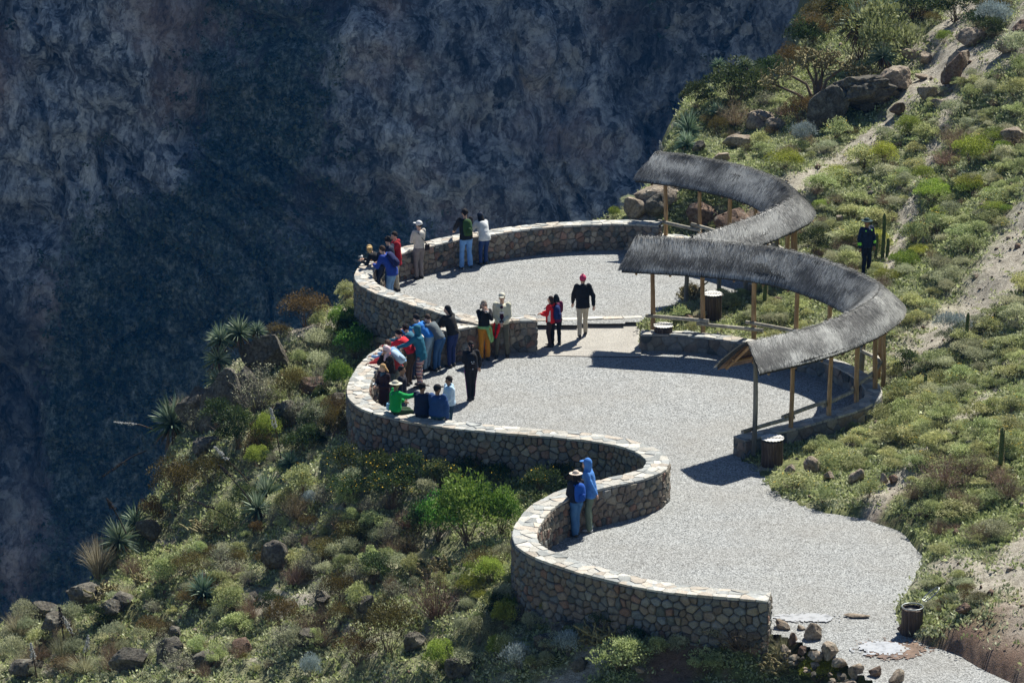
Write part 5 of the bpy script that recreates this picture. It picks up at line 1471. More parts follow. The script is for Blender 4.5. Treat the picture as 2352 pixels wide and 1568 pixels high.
KN = {'dark_shrub': 'dark shrub', 'green_shrub': 'green shrub', 'grey_green_shrub': 'grey green shrub', 'dark_flowering_shrub': 'dark flowered shrub', 'flowering_shrub': 'yellow flecked shrub', 'bright_green_bush': 'bright bush',
      'olive_bush': 'olive brown bush', 'silver_shrub': 'silver shrub', 'yellow_green_bush': 'yellow green bush', 'dry_bush': 'dry bush', 'twiggy_shrub': 'twiggy shrub', 'grass_tussock': 'straw tuft'}
_seen = {}
def where(kd, u, v, w, gen):
    m = sorted(MARKS, key=lambda q: (q[0]-u)**2 + (q[1]-v)**2)
    def rel(q):
        dx, dy = u - q[0], v - q[1]; r = math.hypot(dx, dy)
        far = 'right ' if r < 45 else ('a little ' if r < 85 else ('' if r < 130 else 'well '))
        ang = math.degrees(math.atan2(-dy, dx)) % 360
        return far + ['right of', 'above and right of', 'above', 'above and left of', 'left of', 'below and left of', 'below', 'below and right of'][int((ang + 22.5) // 45) % 8] + ' ' + q[2]
    sz = 'small ' if w < 48 else ('large ' if w > 74 else '')
    for t in (sz + KN[kd] + ' ' + rel(m[0]), sz + KN[kd] + ' ' + rel(m[1]), 'low ' + sz + KN[kd] + ' ' + rel(m[0]), 'rounded ' + sz + KN[kd] + ' ' + rel(m[0]), sz + KN[kd] + ' ' + rel(m[2]), 'faint ' + sz + KN[kd] + ' ' + rel(m[1]), 'patchy ' + sz + KN[kd] + ' ' + rel(m[1])):
        if t not in _seen and len(t.split()) <= 16: break
    _seen[t] = 1; return t
def inpoly(u, v, P_): return sdist(np.array([float(u)]), np.array([float(v)]), P_)[0] < 0
rr_ = random.Random(4)
for poly, kinds, n, (s0, s1), label, group in AREAS:
    us = [p[0] for p in poly]; vs_ = [p[1] for p in poly]; k = tries = 0
    while k < n and tries < n * 14:
        tries += 1
        u, v = rr_.uniform(min(us), max(us)), rr_.uniform(min(vs_), max(vs_))
        if not inpoly(u, v, poly): continue
        p = hit(u, v)
        if p is None: continue
        xa, ya = np.array([p.x]), np.array([p.y])
        if look('g', p.x, p.y) < .28: continue
        if look('b', p.x, p.y) > .55: continue
        w = s0 * .8 + (s1 * 1.15 - s0 * .8) * rr_.random() ** 1.4
        if any((p.x - a)**2 + (p.y - b)**2 < ((c + w / PPM(p.y) / 2) * .38) ** 2 for a, b, c in TAKEN[-400:]): continue
        kd = rr_.choice(kinds)
        plant(kd, u, v, w, w * (rr_.uniform(.34, .66) if u > 1480 else rr_.uniform(.5, 1.0)), where(kd, u, v, w, label), group, p=p); k += 1

# low growth nobody could count
def low_growth():
    rng = np.random.default_rng(15); n = 95000
    x = rng.uniform(-15, 19, n * 4); y = rng.uniform(77, 140, n * 4)
    g = look('g', x, y); e = look('e', x, y)
    dens = np.clip(0.8 + 1.3 * fbm(x * .55, y * .55, o=3, seed=2), .04, 1)
    dens = dens * np.where(x < -1, .6, 1.0)
    ok = (g > .02) & (e < .3) & (rng.random(n * 4) < dens * (1 - .93 * look('b', x, y)))
    x, y = x[ok][:n], y[ok][:n]; n = len(x); z = look('z', x, y)
    k = 9; s = rng.uniform(.04, .13, n)
    d = rng.normal(0, 1, (n, k, 3)); d[..., 2] = np.abs(d[..., 2]) + .3; d /= np.linalg.norm(d, axis=2, keepdims=True)
    c = np.stack([x, y, z], 1)[:, None, :] + rng.normal(0, 1, (n, k, 3)) * s[:, None, None] * np.array([.8, .8, .12])
    v, f = leaves(c.reshape(-1, 3), d.reshape(-1, 3), np.repeat(s, k) * rng.uniform(.6, 1.2, n * k), np.repeat(s, k) * .5, rng)
    kind = np.repeat((rng.random(n) + .5 * fbm(x * .3, y * .3, o=2, seed=6) > .62).astype(int) + (rng.random(n) > .9), k)
    var = np.clip(np.repeat(rng.random(n), k) * .5 + rng.random(n * k) * .5, 0, 1)
    me = mesh_np('low_ground_cover', v, f, mi=np.clip(kind, 0, 2), attr={'var': var})
    tag(link('low_ground_cover', me, [M['lf_green'], M['lf_grey'], M['lf_straw']], smooth=False), 'low herbs and tufts covering the slopes', kind='stuff')
low_growth()

# ------------------------------------------------------------------ cacti, flower stalks, the cactus tree
def column_cactus(u, v, hp, arms, label, wp=11):
    p = hit(u, v); s = PPM(p.y); h = hp / s / .96; r = wp / s / 2; rnd = random.Random(int(u))
    root = tag(empty('column_cactus', p), label, 'cactus')
    def col(x, y, z0, h, r, nm):
        n = 16; lv = 14; vs = []; fs = []
        for i in range(lv + 1):
            t = i / lv; rad = r * (1 - .10 * abs(t - .4)) * (1 if t < .9 else math.sqrt(max(0.02, 1 - ((t - .9) / .1) ** 2 * .95)))
            rad *= 1 + .04 * math.sin(i * 2.1 + u)
            for k in range(n):
                a = 2 * math.pi * k / n; q = rad * (1 if k % 2 else .80); vs.append((x + q * math.cos(a) + .015 * math.sin(t * 4 + u), y + q * math.sin(a), z0 + t * h))
        for i in range(lv):
            for k in range(n): fs.append((i*n + k, i*n + (k+1) % n, (i+1)*n + (k+1) % n, (i+1)*n + k))
        fs.append(tuple(range(lv*n, lv*n + n))); mb = MB(); mb.add(vs, fs); o = mb.build(nm, M['cactus'], root, False)
        m2 = MB()
        for i in range(int(h / .035)):
            for k in range(8):
                a = 2 * math.pi * (k * 2 + 1) / n; z = z0 + (i + .5) * .035; q = r * .98
                for _ in range(2):
                    b = Vector((x + q * math.cos(a), y + q * math.sin(a), z)); d = Vector((math.cos(a + rnd.uniform(-.5, .5)), math.sin(a + rnd.uniform(-.5, .5)), rnd.uniform(-.4, .6))) * .03
                    w = Vector((-math.sin(a), math.cos(a), 0)) * .003; m2.add([b - w, b + w, b + d], [(0, 1, 2)])
        sp = m2.build('spines', M['spine'], o, False); sp['kind'] = 'stuff'
    col(0, 0, -.05, h + .05, r, 'stem')
    for dx, hh in arms: col(dx / s, rnd.uniform(-.05, .05), -.05, hh / s, r * .9, 'stem')
column_cactus(2221, 790, 72, [], 'single column cactus in front of the silvery shrub', 9)
column_cactus(2298, 1082, 102, [], 'tall single column cactus on the slope at the right', 12)
column_cactus(2126, 905, 44, [], 'short column cactus right of the nearer shelter', 9)
column_cactus(2028, 592, 100, [(-16, 62), (10, 50)], 'column cactus of three stems just right of the guard', 9)
column_cactus(1757, 705, 76, [], 'column cactus standing between the two shelters', 10)
def stalk(u, v, u2, v2, dark, label, headlen=48, y=None):
    a = hit(u, v) if y is None else None
    if a is None: a = Vector(at(u, v, -3.0))
    b = Vector((0, 0, 0)); d = ray(u2, v2); t = (a.y - .15) / d[1]; b = Vector((d[0]*t, d[1]*t, CAMZ + d[2]*t))
    root = tag(empty('flower_stalk', a), label, 'flower stalk'); rnd = random.Random(int(u + v))
    m_ = (a + b) / 2 + Vector((0, 0, (b - a).length * .06)); L_ = [a - a, m_ - a, b - a]
    mb = MB(); mb.add(*tube(L_, [.022, .018, .014], 6)); mb.build('stem', M['seed_dark'] if dark else M['lf_dry'], root, True)
    mb = MB(); ax = (b - m_).normalized(); hl = headlen / PPM(a.y)
    for i in range(110):
        t = rnd.random(); r = .085 * (1 - t * .75) * rnd.uniform(.5, 1); w = rnd.uniform(0, 6.28)
        q = Vector((math.cos(w), math.sin(w), rnd.uniform(-.4, .4))) * r; c = (b - a) + ax * (t - .35) * hl + q; e = rnd.uniform(.012, .026)
        mb.add([c + Vector(o_) * e for o_ in ((1,0,0),(-1,0,0),(0,1,0),(0,-1,0),(0,0,1),(0,0,-1))], [(0,2,4),(2,1,4),(1,3,4),(3,0,4),(2,0,5),(1,2,5),(3,1,5),(0,3,5)])
    mb.build('seed_head', M['seed_dark'] if dark else M['seed_grey'], root, False)
stalk(600, 1150, 512, 1045, False, 'long pale flower stalk leaning left over the rosettes')
stalk(648, 1070, 628, 965, False, 'upright pale flower stalk in front of the yellow green bush')
stalk(350, 985, 292, 972, False, 'pale seed head hanging out left of the big rosette')
stalk(335, 1035, 268, 1072, True, 'black drooping seed head over the canyon, left of the rosettes', 60)
stalk(290, 1225, 255, 1160, True, 'small black seed head over the canyon on the left brink', 34)
stalk(545, 1200, 470, 1160, True, 'thick black seed head on a bent stalk above the gnarled cactus', 54)
stalk(600, 1190, 520, 1085, True, 'thin black stalk between the rosettes', 40)
stalk(170, 1470, 158, 1440, False, 'pale seed head among the rocks at far left, right one of the group', 60)
stalk(195, 1525, 200, 1480, False, 'pale seed head among the rocks at far left, lowest one', 46)
stalk(85, 1560, 75, 1500, False, 'pale seed head at the bottom left corner', 44)
stalk(150, 1500, 140, 1420, True, 'dark seed stalk on the hollowed boulder', 50)
stalk(1520, 352, 1518, 338, False, 'silvery tuft standing behind the ridge of the farther roof', 34)
def cholla(u, v, wp, hp, label, seed, tree=False):
    """branching spiny cactus: stem joints with spines; tree = woody trunk"""
    p = hit(u, v); s = PPM(p.y); W, H_ = wp / s, hp / s; rnd = random.Random(seed)
    root = tag(empty('branching_cactus' if not tree else 'cactus_tree', p), label, 'cactus')
    mb = MB(); sp = MB(); wood = MB()
    def joint(a, d, ln, r):
        b = a + d * ln; mb.add(*tube([a, a + d*ln*.5, b], [r*.8, r, r*.55], 6))
        for _ in range(int(ln / .012)):
            t = rnd.random(); w = Vector((rnd.gauss(0,1), rnd.gauss(0,1), rnd.gauss(0,1))).normalized(); w = (w - d * w.dot(d)).normalized()
            q = a + d*ln*t + w*r*.8; e = w * .035 + d * rnd.uniform(-.01, .02); x = d.cross(w) * .0035; sp.add([q - x, q + x, q + e], [(0, 1, 2)])
        return b
    tips = []
    if tree:
        for k, (dx, hh) in enumerate([(-.05, .95), (-.30, .62), (.25, .8), (.05, .75), (.42, .62), (-.42, .42), (.34, .45), (-.12, .85), (.12, .9)]):
            e = Vector((dx * W, rnd.uniform(-.3, .3), hh * H_ * .8)); m_ = Vector((e.x * .35, e.y * .4, e.z * .55)) + Vector((rnd.uniform(-.1,.1), 0, rnd.uniform(-.1, .1)))
            wood.add(*tube([Vector((0, 0, -.1)), m_, e], [.075, .05, .035], 7)); tips.append(e)
        nb, jl, jr = 42, (.10, .20), .036
    else:
        for k in range(9): tips.append(Vector((rnd.uniform(-.35, .35) * W, rnd.uniform(-.2, .2), H_ * rnd.uniform(.05, .3))))
        nb, jl, jr = 10, (.12, .24), .032
    for t in tips:
        for k in range(nb):
            d = Vector((rnd.gauss(0, .8), rnd.gauss(0, .6), abs(rnd.gauss(.55, .5)))).normalized()
            a = t + Vector((rnd.gauss(0, .11), rnd.gauss(0, .1), rnd.gauss(0, .07))) * (1.6 if tree else 1.0)
            b = joint(a, d, rnd.uniform(*jl), jr)
            if rnd.random() < .6: joint(b, (d + Vector((rnd.gauss(0,.6), rnd.gauss(0,.5), rnd.uniform(0,.7)))).normalized(), rnd.uniform(*jl) * .8, jr * .9)
    if tree: wood.build('trunk', M['stem'], root, True)
    o = mb.build('stem_joints', M['cholla'], root, True); o['kind'] = 'stuff'
    o = sp.build('spines', M['spine'], root, False); o['kind'] = 'stuff'
cholla(1875, 240, 250, 145, 'twisted cactus tree with spiny tan crowns on the ridge near the top', 5, True)
cholla(475, 1235, 90, 92, 'gnarled dark branching cactus on the left slope', 6)
cholla(1020, 1325, 110, 70, 'tan branching cactus above the large dry bush', 7)
cholla(1380, 1478, 84, 84, 'pale spiny branching cactus at the foot of the near wall', 8)
cholla(250, 1375, 80, 60, 'grey branching cactus under the grass tussock on the left edge', 9)
cholla(330, 1345, 70, 50, 'grey twisted cactus on the bare slope left of the dark bush', 10)
cholla(1785, 1540, 60, 66, 'upright green cactus in the straw grass by the boulder wall', 12)
cholla(1590, 690, 40, 44, 'small spiny cactus between the shelters', 13)

# ------------------------------------------------------------------ log litter bins
def bin_(u, v, wp, hp, z, label, lid='closed', seed=1):
    p = Vector(at(u, v, z)); s = PPM(p.y); r = wp / s / 2; h = hp / s / .96; rnd = random.Random(seed)
    root = tag(empty('litter_bin', p), label, 'bin', 'bins made of upright half logs')
    n = 16
    for k in range(n):
        a = 2 * math.pi * k / n + rnd.uniform(-.03, .03); w = 2 * math.pi * r / n * 1.06; hh = h * rnd.uniform(.95, 1.0)
        c = Vector((math.cos(a), math.sin(a), 0)) * (r - .03); t = Vector((-math.sin(a), math.cos(a), 0)); o_ = Vector((math.cos(a), math.sin(a), 0))
        prof = [(-.5, 0), (-.38, .7), (0, 1.0), (.38, .72), (.5, 0), (.3, -.5), (-.3, -.5)]
        vs = [c + t * q[0] * w + o_ * q[1] * .035 * rnd.uniform(.8, 1.2) + Vector((0, 0, -.06)) for q in prof] + [c + t * q[0] * w + o_ * q[1] * .035 * rnd.uniform(.8, 1.2) + Vector((0, 0, hh)) for q in prof]
        m = len(prof); mb = MB(); mb.add(vs, [(i, (i+1) % m, (i+1) % m + m, i + m) for i in range(m)] + [tuple(range(m, 2*m)), tuple(reversed(range(m)))])
        mb.build('log_slat', M['bark'], root, False)
    mb = MB(); mb.add(*tube([Vector((0, 0, 0)), Vector((0, 0, h * .9))], r - .06, 20)); mb.build('liner', M['black'], root, True)
    if lid == 'closed':
        for sx in (-1, 1):
            mb = MB(); vs = []; m = 14
            for i in range(m + 1):
                x = -r * 1.06 + 2.12 * r * i / m; y1 = math.sqrt(max(0, (r * 1.08) ** 2 - x * x)); zc = h + .05 + .006 * math.cos(i * math.pi) + sx * .006
                for yy in ((.02 if sx > 0 else -y1), (y1 if sx > 0 else -.02)): vs.append((x, yy, zc)); vs.append((x, yy, zc - .012))
            fs = []
            for i in range(m):
                b = i * 4; c_ = b + 4
                fs += [(b, c_, c_ + 2, b + 2), (b + 1, b + 3, c_ + 3, c_ + 1), (b, b + 1, c_ + 1, c_), (b + 2, c_ + 2, c_ + 3, b + 3)]
            mb.add(vs, fs); mb.build('lid', M['lid'], root, False)
    else:
        ring = [Vector((math.cos(a) * r, math.sin(a) * r, h + .02)) for a in np.linspace(0, 2*math.pi, 25)]
        mb = MB(); mb.add(*tube(ring, .014, 6, cap=False)); mb.build('rim', M['metal'], root, True)
        c = Vector((r * 1.75, .10, h + .28)); ux = Vector((.75, .35, .56)).normalized(); uy = Vector((-.35, .93, 0)).normalized()
        ring = [c + ux * math.cos(a) * r + uy * math.sin(a) * r * .5 for a in np.linspace(0, 2*math.pi, 25)]
        mb = MB(); mb.add(*tube(ring, .013, 6, cap=False))
        for q in (-.35, 0.0, .35): mb.add(*tube([c + uy * q * r - ux * r * .9, c + uy * q * r + ux * r * .9], .006, 4))
        mb.build('lid_frame', M['metal'], root, True)
bin_(1773, 1074, 50, 66, 0, 'dark log litter bin with a pale lid at the front end of the nearer shelter', seed=2)
bin_(1637, 728, 40, 50, .3, 'litter bin of dark logs with a pale lid among the shrubs between the shelters', seed=3)
bin_(1523, 800, 42, 50, 0, 'litter bin of logs with a pale lid behind the low wall by the kerbs', seed=4)
bin_(2094, 1450, 50, 58, .05, 'open litter bin of logs with its wire lid folded back, by the path', 'open', seed=5)

# ------------------------------------------------------------------ people
def cloth(c, nz=.10, rough=.85):
    k = 'cloth %.2f %.2f %.2f' % c
    if k not in M:
        m, nt, b = new_mat('cloth'); n = noise(nt, 7, 4, .6); n2 = noise(nt, 60, 2, .5)
        nt.links.new(mix(nt, .3, ramp(nt, n, [(.3, tuple(x * (1 - nz * 2) for x in c)), (.7, tuple(min(1, x * (1 + nz * 2)) for x in c))]), ramp(nt, n2, [(.3, tuple(x * .7 for x in c)), (.7, c)])), b.inputs['Base Color'])
        b.inputs['Roughness'].default_value = rough; bump(nt, b, n, .35, .02); M[k] = m
    return M[k]
M['skin'] = plain('skin', (.60, .38, .28), .6, .06, 12, 0); M['skin_brown'] = plain('brown skin', (.30, .17, .11), .6, .06, 12, 0)
M['knit'] = None
def knit_mat():
    m, nt, b = new_mat('striped knit'); tc = nt.nodes.new('ShaderNodeTexCoord'); s = nt.nodes.new('ShaderNodeSeparateXYZ'); nt.links.new(tc.outputs['Object'], s.inputs[0])
    z = mul(nt, mul(nt, s.outputs[2], 3.4), 1.0, 'MODULO'); 
    c = ramp(nt, z, [(0, (.10, .05, .05)), (.14, (.55, .42, .33)), (.24, (.22, .16, .22)), (.38, (.42, .16, .14)), (.5, (.55, .45, .42)), (.6, (.09, .10, .18)), (.76, (.48, .32, .25)), (.88, (.20, .14, .16))], 'CONSTANT')
    nt.links.new(c, b.inputs['Base Color']); return m
M['knit'] = knit_mat()
def capsule(bm, a, b, ra, rb, n=12):
    a, b = Vector(a), Vector(b); d = b - a; L = d.length
    if L < 1e-5: d = Vector((0, 0, 1)); L = 1e-5
    d.normalize(); up = Vector((0, 0, 1)) if abs(d.z) < .9 else Vector((1, 0, 0)); x = d.cross(up).normalized(); y = d.cross(x)
    rings = [(-.94, .34, a, ra), (-.62, .78, a, ra), (0, 1, a, ra), (0, 1, b, rb), (.62, .78, b, rb), (.94, .34, b, rb)]
    V = []
    for h, r, c, R_ in rings:
        V.append([bm.verts.new(c + d * h * R_ + (x * math.cos(2*math.pi*k/n) + y * math.sin(2*math.pi*k/n)) * r * R_) for k in range(n)])
    for i in range(len(V) - 1):
        for k in range(n): bm.faces.new((V[i][k], V[i][(k+1) % n], V[i+1][(k+1) % n], V[i+1][k]))
    bm.faces.new(V[0][::-1]); bm.faces.new(V[-1])
def loft(bm, rings, n=16):
    """rings: (centre, xvec, yvec) ellipses"""
    V = []
    for c, x, y in rings: V.append([bm.verts.new(Vector(c) + Vector(x) * math.cos(2*math.pi*k/n) + Vector(y) * math.sin(2*math.pi*k/n)) for k in range(n)])
    for i in range(len(V) - 1):
        for k in range(n): bm.faces.new((V[i][k], V[i][(k+1) % n], V[i+1][(k+1) % n], V[i+1][k]))
    bm.faces.new(V[0][::-1]); bm.faces.new(V[-1])
def ellips(bm, c, rx, ry, rz, M3=None, sub=2):
    r = bmesh.ops.create_icosphere(bm, subdivisions=sub, radius=1.0)
    for v in r['verts']:
        p = Vector((v.co.x * rx, v.co.y * ry, v.co.z * rz))
        v.co = Vector(c) + (M3 @ p if M3 else p)
def fuse(bm, name, mat, parent, voxel, smooth_it=3, fold=0.0, extra=None, seed=0):
    """one continuous skin round everything in bm"""
    bmesh.ops.recalc_face_normals(bm, faces=bm.faces)
    me = bpy.data.meshes.new(name); bm.to_mesh(me); bm.free()
    o = bpy.data.objects.new(name, me); COL.objects.link(o)
    m = o.modifiers.new('r', 'REMESH'); m.mode = 'VOXEL'; m.voxel_size = voxel
    s = o.modifiers.new('s', 'SMOOTH'); s.iterations = smooth_it; s.factor = .5
    dg = bpy.context.evaluated_depsgraph_get()
    me2 = bpy.data.meshes.new_from_object(o.evaluated_get(dg)); bpy.data.objects.remove(o)
    if fold:
        k = len(me2.vertices); co = np.empty(k * 3, np.float32); me2.vertices.foreach_get('co', co); co = co.reshape(-1, 3)
        nr = np.empty(k * 3, np.float32); me2.vertices.foreach_get('normal', nr); nr = nr.reshape(-1, 3)
        q = co + seed; dsp = fbm(q[:, 0] * 6, q[:, 1] * 6, q[:, 2] * 11, o=3, seed=seed) * fold
        co += nr * dsp[:, None]; me2.vertices.foreach_set('co', co.ravel())
    if extra:
        b2 = bmesh.new(); b2.from_mesh(me2); extra(b2); b2.to_mesh(me2); b2.free()
    me2.name = name; return link(name, me2, mat, parent, True)
def simple(name, mat, parent, fn, smooth=True):
    bm = bmesh.new(); fn(bm); bmesh.ops.recalc_face_normals(bm, faces=bm.faces); me = bpy.data.meshes.new(name); bm.to_mesh(me); bm.free(); return link(name, me, mat, parent, smooth)
ARM = {'elbow': (.13, .46, 1.10), 'down': (.27, .05, .82), 'rail': (.20, .50, 1.04), 'lean': (.16, .72, 1.05), 'face': (.055, .20, 1.50), 'chest': (.07, .26, 1.14), 'point': (.30, .52, 1.42), 'pocket': (.24, .12, .92),
       'fwd': (.28, .20, .86), 'back': (.30, -.20, .88), 'behind': (.12, -.20, .92), 'lap': (.12, .36, .74), 'far': (.34, .72, 1.08), 'belly': (.05, .24, 1.02), 'low': (.20, .34, .88)}
def person(label, feet, face, H=1.72, lean=0, turn=0, arms=('down', 'down'), legs='stand', top=(.3,.3,.3), bottom=(.1,.1,.2), coat=.02, bulk=1.0, hair=(.03,.02,.015), style='short',
           hat=None, shoe=(.05,.05,.05), skin='skin', z=None, seat=None, extra=(), bmat=None, bend=None, flare=0.0, head_dn=0.0, hood_down=False, seed=0):
    """face: direction looked at, degrees from +X (right) towards +Y (away); lean: forward bend of the back in degrees"""
    u, v, gz = feet
    p = Vector(at(u, v, gz))
    if legs == 'sit': q_ = at(u, v, seat + .05); p = Vector((q_[0], q_[1], gz))
    root = empty('person', p, R(face - 90)); tag(root, label, 'person'); seed = seed or int(u * 7 + v)
    k = H / 1.75; L0 = R(lean); sit = legs == 'sit'
    hipz = (.93 * k) if not sit else (seat + .10 - gz)
    pel = Vector((0, -.16 * math.sin(L0) * (0 if sit else 1), hipz))
    def sp(t):
        """spine point and frame at height fraction t (0 pelvis .. 1 base of neck)"""
        n = 10; c = pel.copy(); L = .52 * k
        for i in range(n):
            if i / n >= t: break
            a = L0 * min(1.0, .45 + .8 * (i / n)) if not sit else L0 * min(1, .3 + i / n)
            c += Vector((0, math.sin(a), math.cos(a))) * L / n
        a = L0 * min(1.0, .45 + .8 * t) if not sit else L0 * min(1, .3 + t)
        return c, Vector((0, math.sin(a), math.cos(a))), Vector((0, math.cos(a), -math.sin(a)))
    X = Vector((1, 0, 0))
    neck, nu, nf = sp(1.0)
    ha = L0 * (.45 if bend is None else bend) + R(head_dn); hu = Vector((0, math.sin(ha), math.cos(ha)))
    hc = neck + hu * .175 * k + nu * .02
    HR = Matrix.Rotation(R(turn), 3, 'Z') @ Matrix.Rotation(-ha, 3, 'X')
    # legs
    ft = {'stand': ((.10, .02), (-.10, -.02)), 'walk': ((.09, .24), (-.09, -.26)), 'sit': ((.10, .45), (-.10, .45)), 'cross': ((.06, .08), (-.05, -.04)), 'wide': ((.16, .03), (-.15, -.03)), 'step': ((.10, .16), (-.10, -.14))}[legs]
    LEG = []
    for sx, (fx, fy) in zip((1, -1), ft):
        hip = pel + Vector((.09 * sx, 0, -.02)); 
        if sit: kn = hip + Vector((.03 * sx, .40, -.03)); an = Vector((hip.x + .02 * sx, hip.y + .42, hip.z - .42))
        else:
            an = Vector((fx, fy, .09 + (.06 if (legs == 'walk' and sx < 0) else 0))); kn = (hip + an) / 2 + Vector((0, .05 if legs != 'walk' else .08, .02))
        LEG.append((hip, kn, an, sx))
    sh = {}; AR = []
    for sx, nm in ((1, arms[1]), (-1, arms[0])):
        s_ = sp(.92)[0] + X * .185 * k * sx; t = nm if not isinstance(nm, str) else ARM[nm]
        t = Vector((t[0] * sx, t[1], t[2] * k)) if isinstance(nm, str) else Vector(t)
        if sit and isinstance(nm, str): t.z += hipz - .93 * k
        l1, l2 = .30 * k, .27 * k; d = t - s_; D = min(d.length, (l1 + l2) * .985); d.normalize(); t = s_ + d * D
        a_ = (l1*l1 - l2*l2 + D*D) / (2*D); h_ = math.sqrt(max(0, l1*l1 - a_*a_)); pole = Vector((sx * .55, -.35, -.75)); pole = (pole - d * pole.dot(d)).normalized()
        AR.append((s_, s_ + d * a_ + pole * h_, t, sx))
    # ---- body, one skin
    bm = bmesh.new()
    R_ = [(-.06, .145, .10), (.12, .15, .105), (.40, .13, .095), (.70, .155, .11), (.90, .165, .095), (1.0, .09, .07)]
    loft(bm, [(sp(t)[0] + (nu * 0), X * w * k, sp(t)[2] * d_ * k) for t, w, d_ in R_])
    capsule(bm, neck - nu * .04, hc - hu * .05, .058 * k, .054 * k)
    ellips(bm, hc, .076 * k, .094 * k, .115 * k, HR); ellips(bm, hc + HR @ Vector((0, .035, -.055)) * k, .052 * k, .055 * k, .058 * k, HR)
    capsule(bm, hc + HR @ Vector((0, .088, .0)) * k, hc + HR @ Vector((0, .106, -.028)) * k, .012 * k, .016 * k, 8)
    for sx in (1, -1): ellips(bm, hc + HR @ Vector((.078 * sx, 0, -.01)) * k, .014 * k, .024 * k, .032 * k, HR, 1)
    for s_, e_, h_, sx in AR:
        capsule(bm, s_, e_, .050 * k, .040 * k); capsule(bm, e_, h_, .040 * k, .027 * k)
        dd = (h_ - e_).normalized(); capsule(bm, h_ + dd * .015, h_ + dd * .065, .030 * k, .032 * k)
    for hip, kn, an, sx in LEG:
        capsule(bm, hip, kn, .082 * k, .056 * k); capsule(bm, kn, an, .054 * k, .036 * k); capsule(bm, an + Vector((0, -.02, -.045)), an + Vector((0, .13, -.06)), .032, .028)
    def fingers(b):
        for s_, e_, h_, sx in AR:
            dd = (h_ - e_).normalized(); sd = dd.cross(Vector((0, 0, 1))); sd = (sd if sd.length > .2 else Vector((1, 0, 0))).normalized(); dn = sd.cross(dd).normalized()
            if dn.z > 0: dn = -dn
            for q, (o_, l_) in enumerate(((-.026, .062), (-.009, .075), (.009, .070), (.026, .055))):
                a = h_ + dd * .075 + sd * o_ * k; m_ = a + dd * l_ * .55 + dn * .008; c = m_ + dd * l_ * .35 + dn * .028
                capsule(b, a, m_, .0095, .0085, 6); capsule(b, m_, c, .0085, .007, 6)
            a = h_ + dd * .02 + sd * .028 * -sx; m_ = a + dd * .03 + sd * .022 * -sx + dn * .012; capsule(b, a, m_, .011, .010, 6); capsule(b, m_, m_ + dd * .028 + dn * .01, .010, .008, 6)
    body = fuse(bm, 'body', M[skin], root, .017, 2, extra=fingers)
    # ---- trousers
    bm = bmesh.new(); zc = [(-.10, .165, .125), (.02, .168, .128), (.22, .155, .115), (.30, .15, .11)]
    loft(bm, [(sp(max(t, 0))[0] + sp(0)[1] * min(t, 0) * .5, X * w * k * (.5 + .5 * bulk), sp(max(t, 0))[2] * d_ * k) for t, w, d_ in zc])
    for hip, kn, an, sx in LEG:
        capsule(bm, hip, kn, .102 * k, .074 * k, 14); e = an + (kn - an).normalized() * .0; capsule(bm, kn, e, .073 * k, (.058 + flare) * k, 14)
    fuse(bm, 'trousers', bmat or cloth(bottom), root, .021, 3, .014, seed=seed)
    for hip, kn, an, sx in LEG:
        fz = an.z - .09
        def shoe_(b):
            loft(b, [(Vector((an.x, an.y - .085, fz + .035)), X * .03, Vector((0, 0, .03))), (Vector((an.x, an.y - .05, fz + .055)), X * .045, Vector((0, 0, .055))), (Vector((an.x, an.y + .02, fz + .055)), X * .045, Vector((0, 0, .055))),
                     (Vector((an.x * 1.03, an.y + .10, fz + .035)), X * .05, Vector((0, 0, .035))), (Vector((an.x * 1.05, an.y + .175, fz + .025)), X * .035, Vector((0, 0, .022)))], 12)
        simple('shoe', cloth(shoe), root, shoe_)
    # ---- jacket
    bm = bmesh.new(); c_ = coat; bb = bulk
    rings = [(-.06 - 0 * c_, .175, .135), (.10, .178, .138), (.35, .165, .125), (.62, .180, .135), (.82, .192, .130), (.93, .168, .105), (1.0, .085, .085), (1.06, .078, .08)]
    L_ = [(sp(max(t, 0))[0] + (nu * max(0, t - 1) * .5 * k), X * w * k * bb, sp(max(t, 0))[2] * d_ * k * bb) for t, w, d_ in rings]
    if c_ > .03:
        if sit: pass
        else:
            b0 = sp(0)[0]; dn = Vector((0, .10 * math.sin(L0), -1)).normalized()
            L_ = [(b0 + dn * c_ * k, X * .185 * k * bb, Vector((0, .145, 0)) * k * bb), (b0 + dn * c_ * .5 * k, X * .182 * k * bb, Vector((0, .142, 0)) * k * bb)] + L_
    loft(bm, L_, 18)
    for s_, e_, h_, sx in AR:
        ww = h_ - (h_ - e_).normalized() * .02
        capsule(bm, s_ + X * -.02 * sx, e_, .073 * k * bb, .060 * k * bb, 14); capsule(bm, e_, ww, .060 * k * bb, .046 * k * bb, 14)
    if hood_down: ellips(bm, neck + nu * .03 - nf * .07, .10, .075, .06)
    if hat == 'hood':
        ellips(bm, hc - HR @ Vector((0, .028, -.018)) * k, .108 * k, .112 * k, .14 * k, HR); capsule(bm, neck, hc - hu * .05 - nf * .03, .09 * k, .10 * k)
    fuse(bm, 'jacket', cloth(top), root, .021, 3, .012 + .010 * (bb - 1) * 4, seed=seed + 3)
    if hat == 'hood':
        simple('hood_brim', cloth(top), root, lambda b: ellips(b, hc + HR @ Vector((0, .10, .07)) * k, .085 * k, .075 * k, .012 * k, HR))
        simple('face', M[skin], root, lambda b: (ellips(b, hc + HR @ Vector((0, .062, -.02)) * k, .066 * k, .052 * k, .088 * k, HR)))
    # ---- face
    for sx in (1, -1): simple('eye', M['black'], root, lambda b: ellips(b, hc + HR @ Vector((.030 * sx, .084 if hat != 'hood' else .105, .006)) * k, .012 * k, .008 * k, .007 * k, HR, 1))
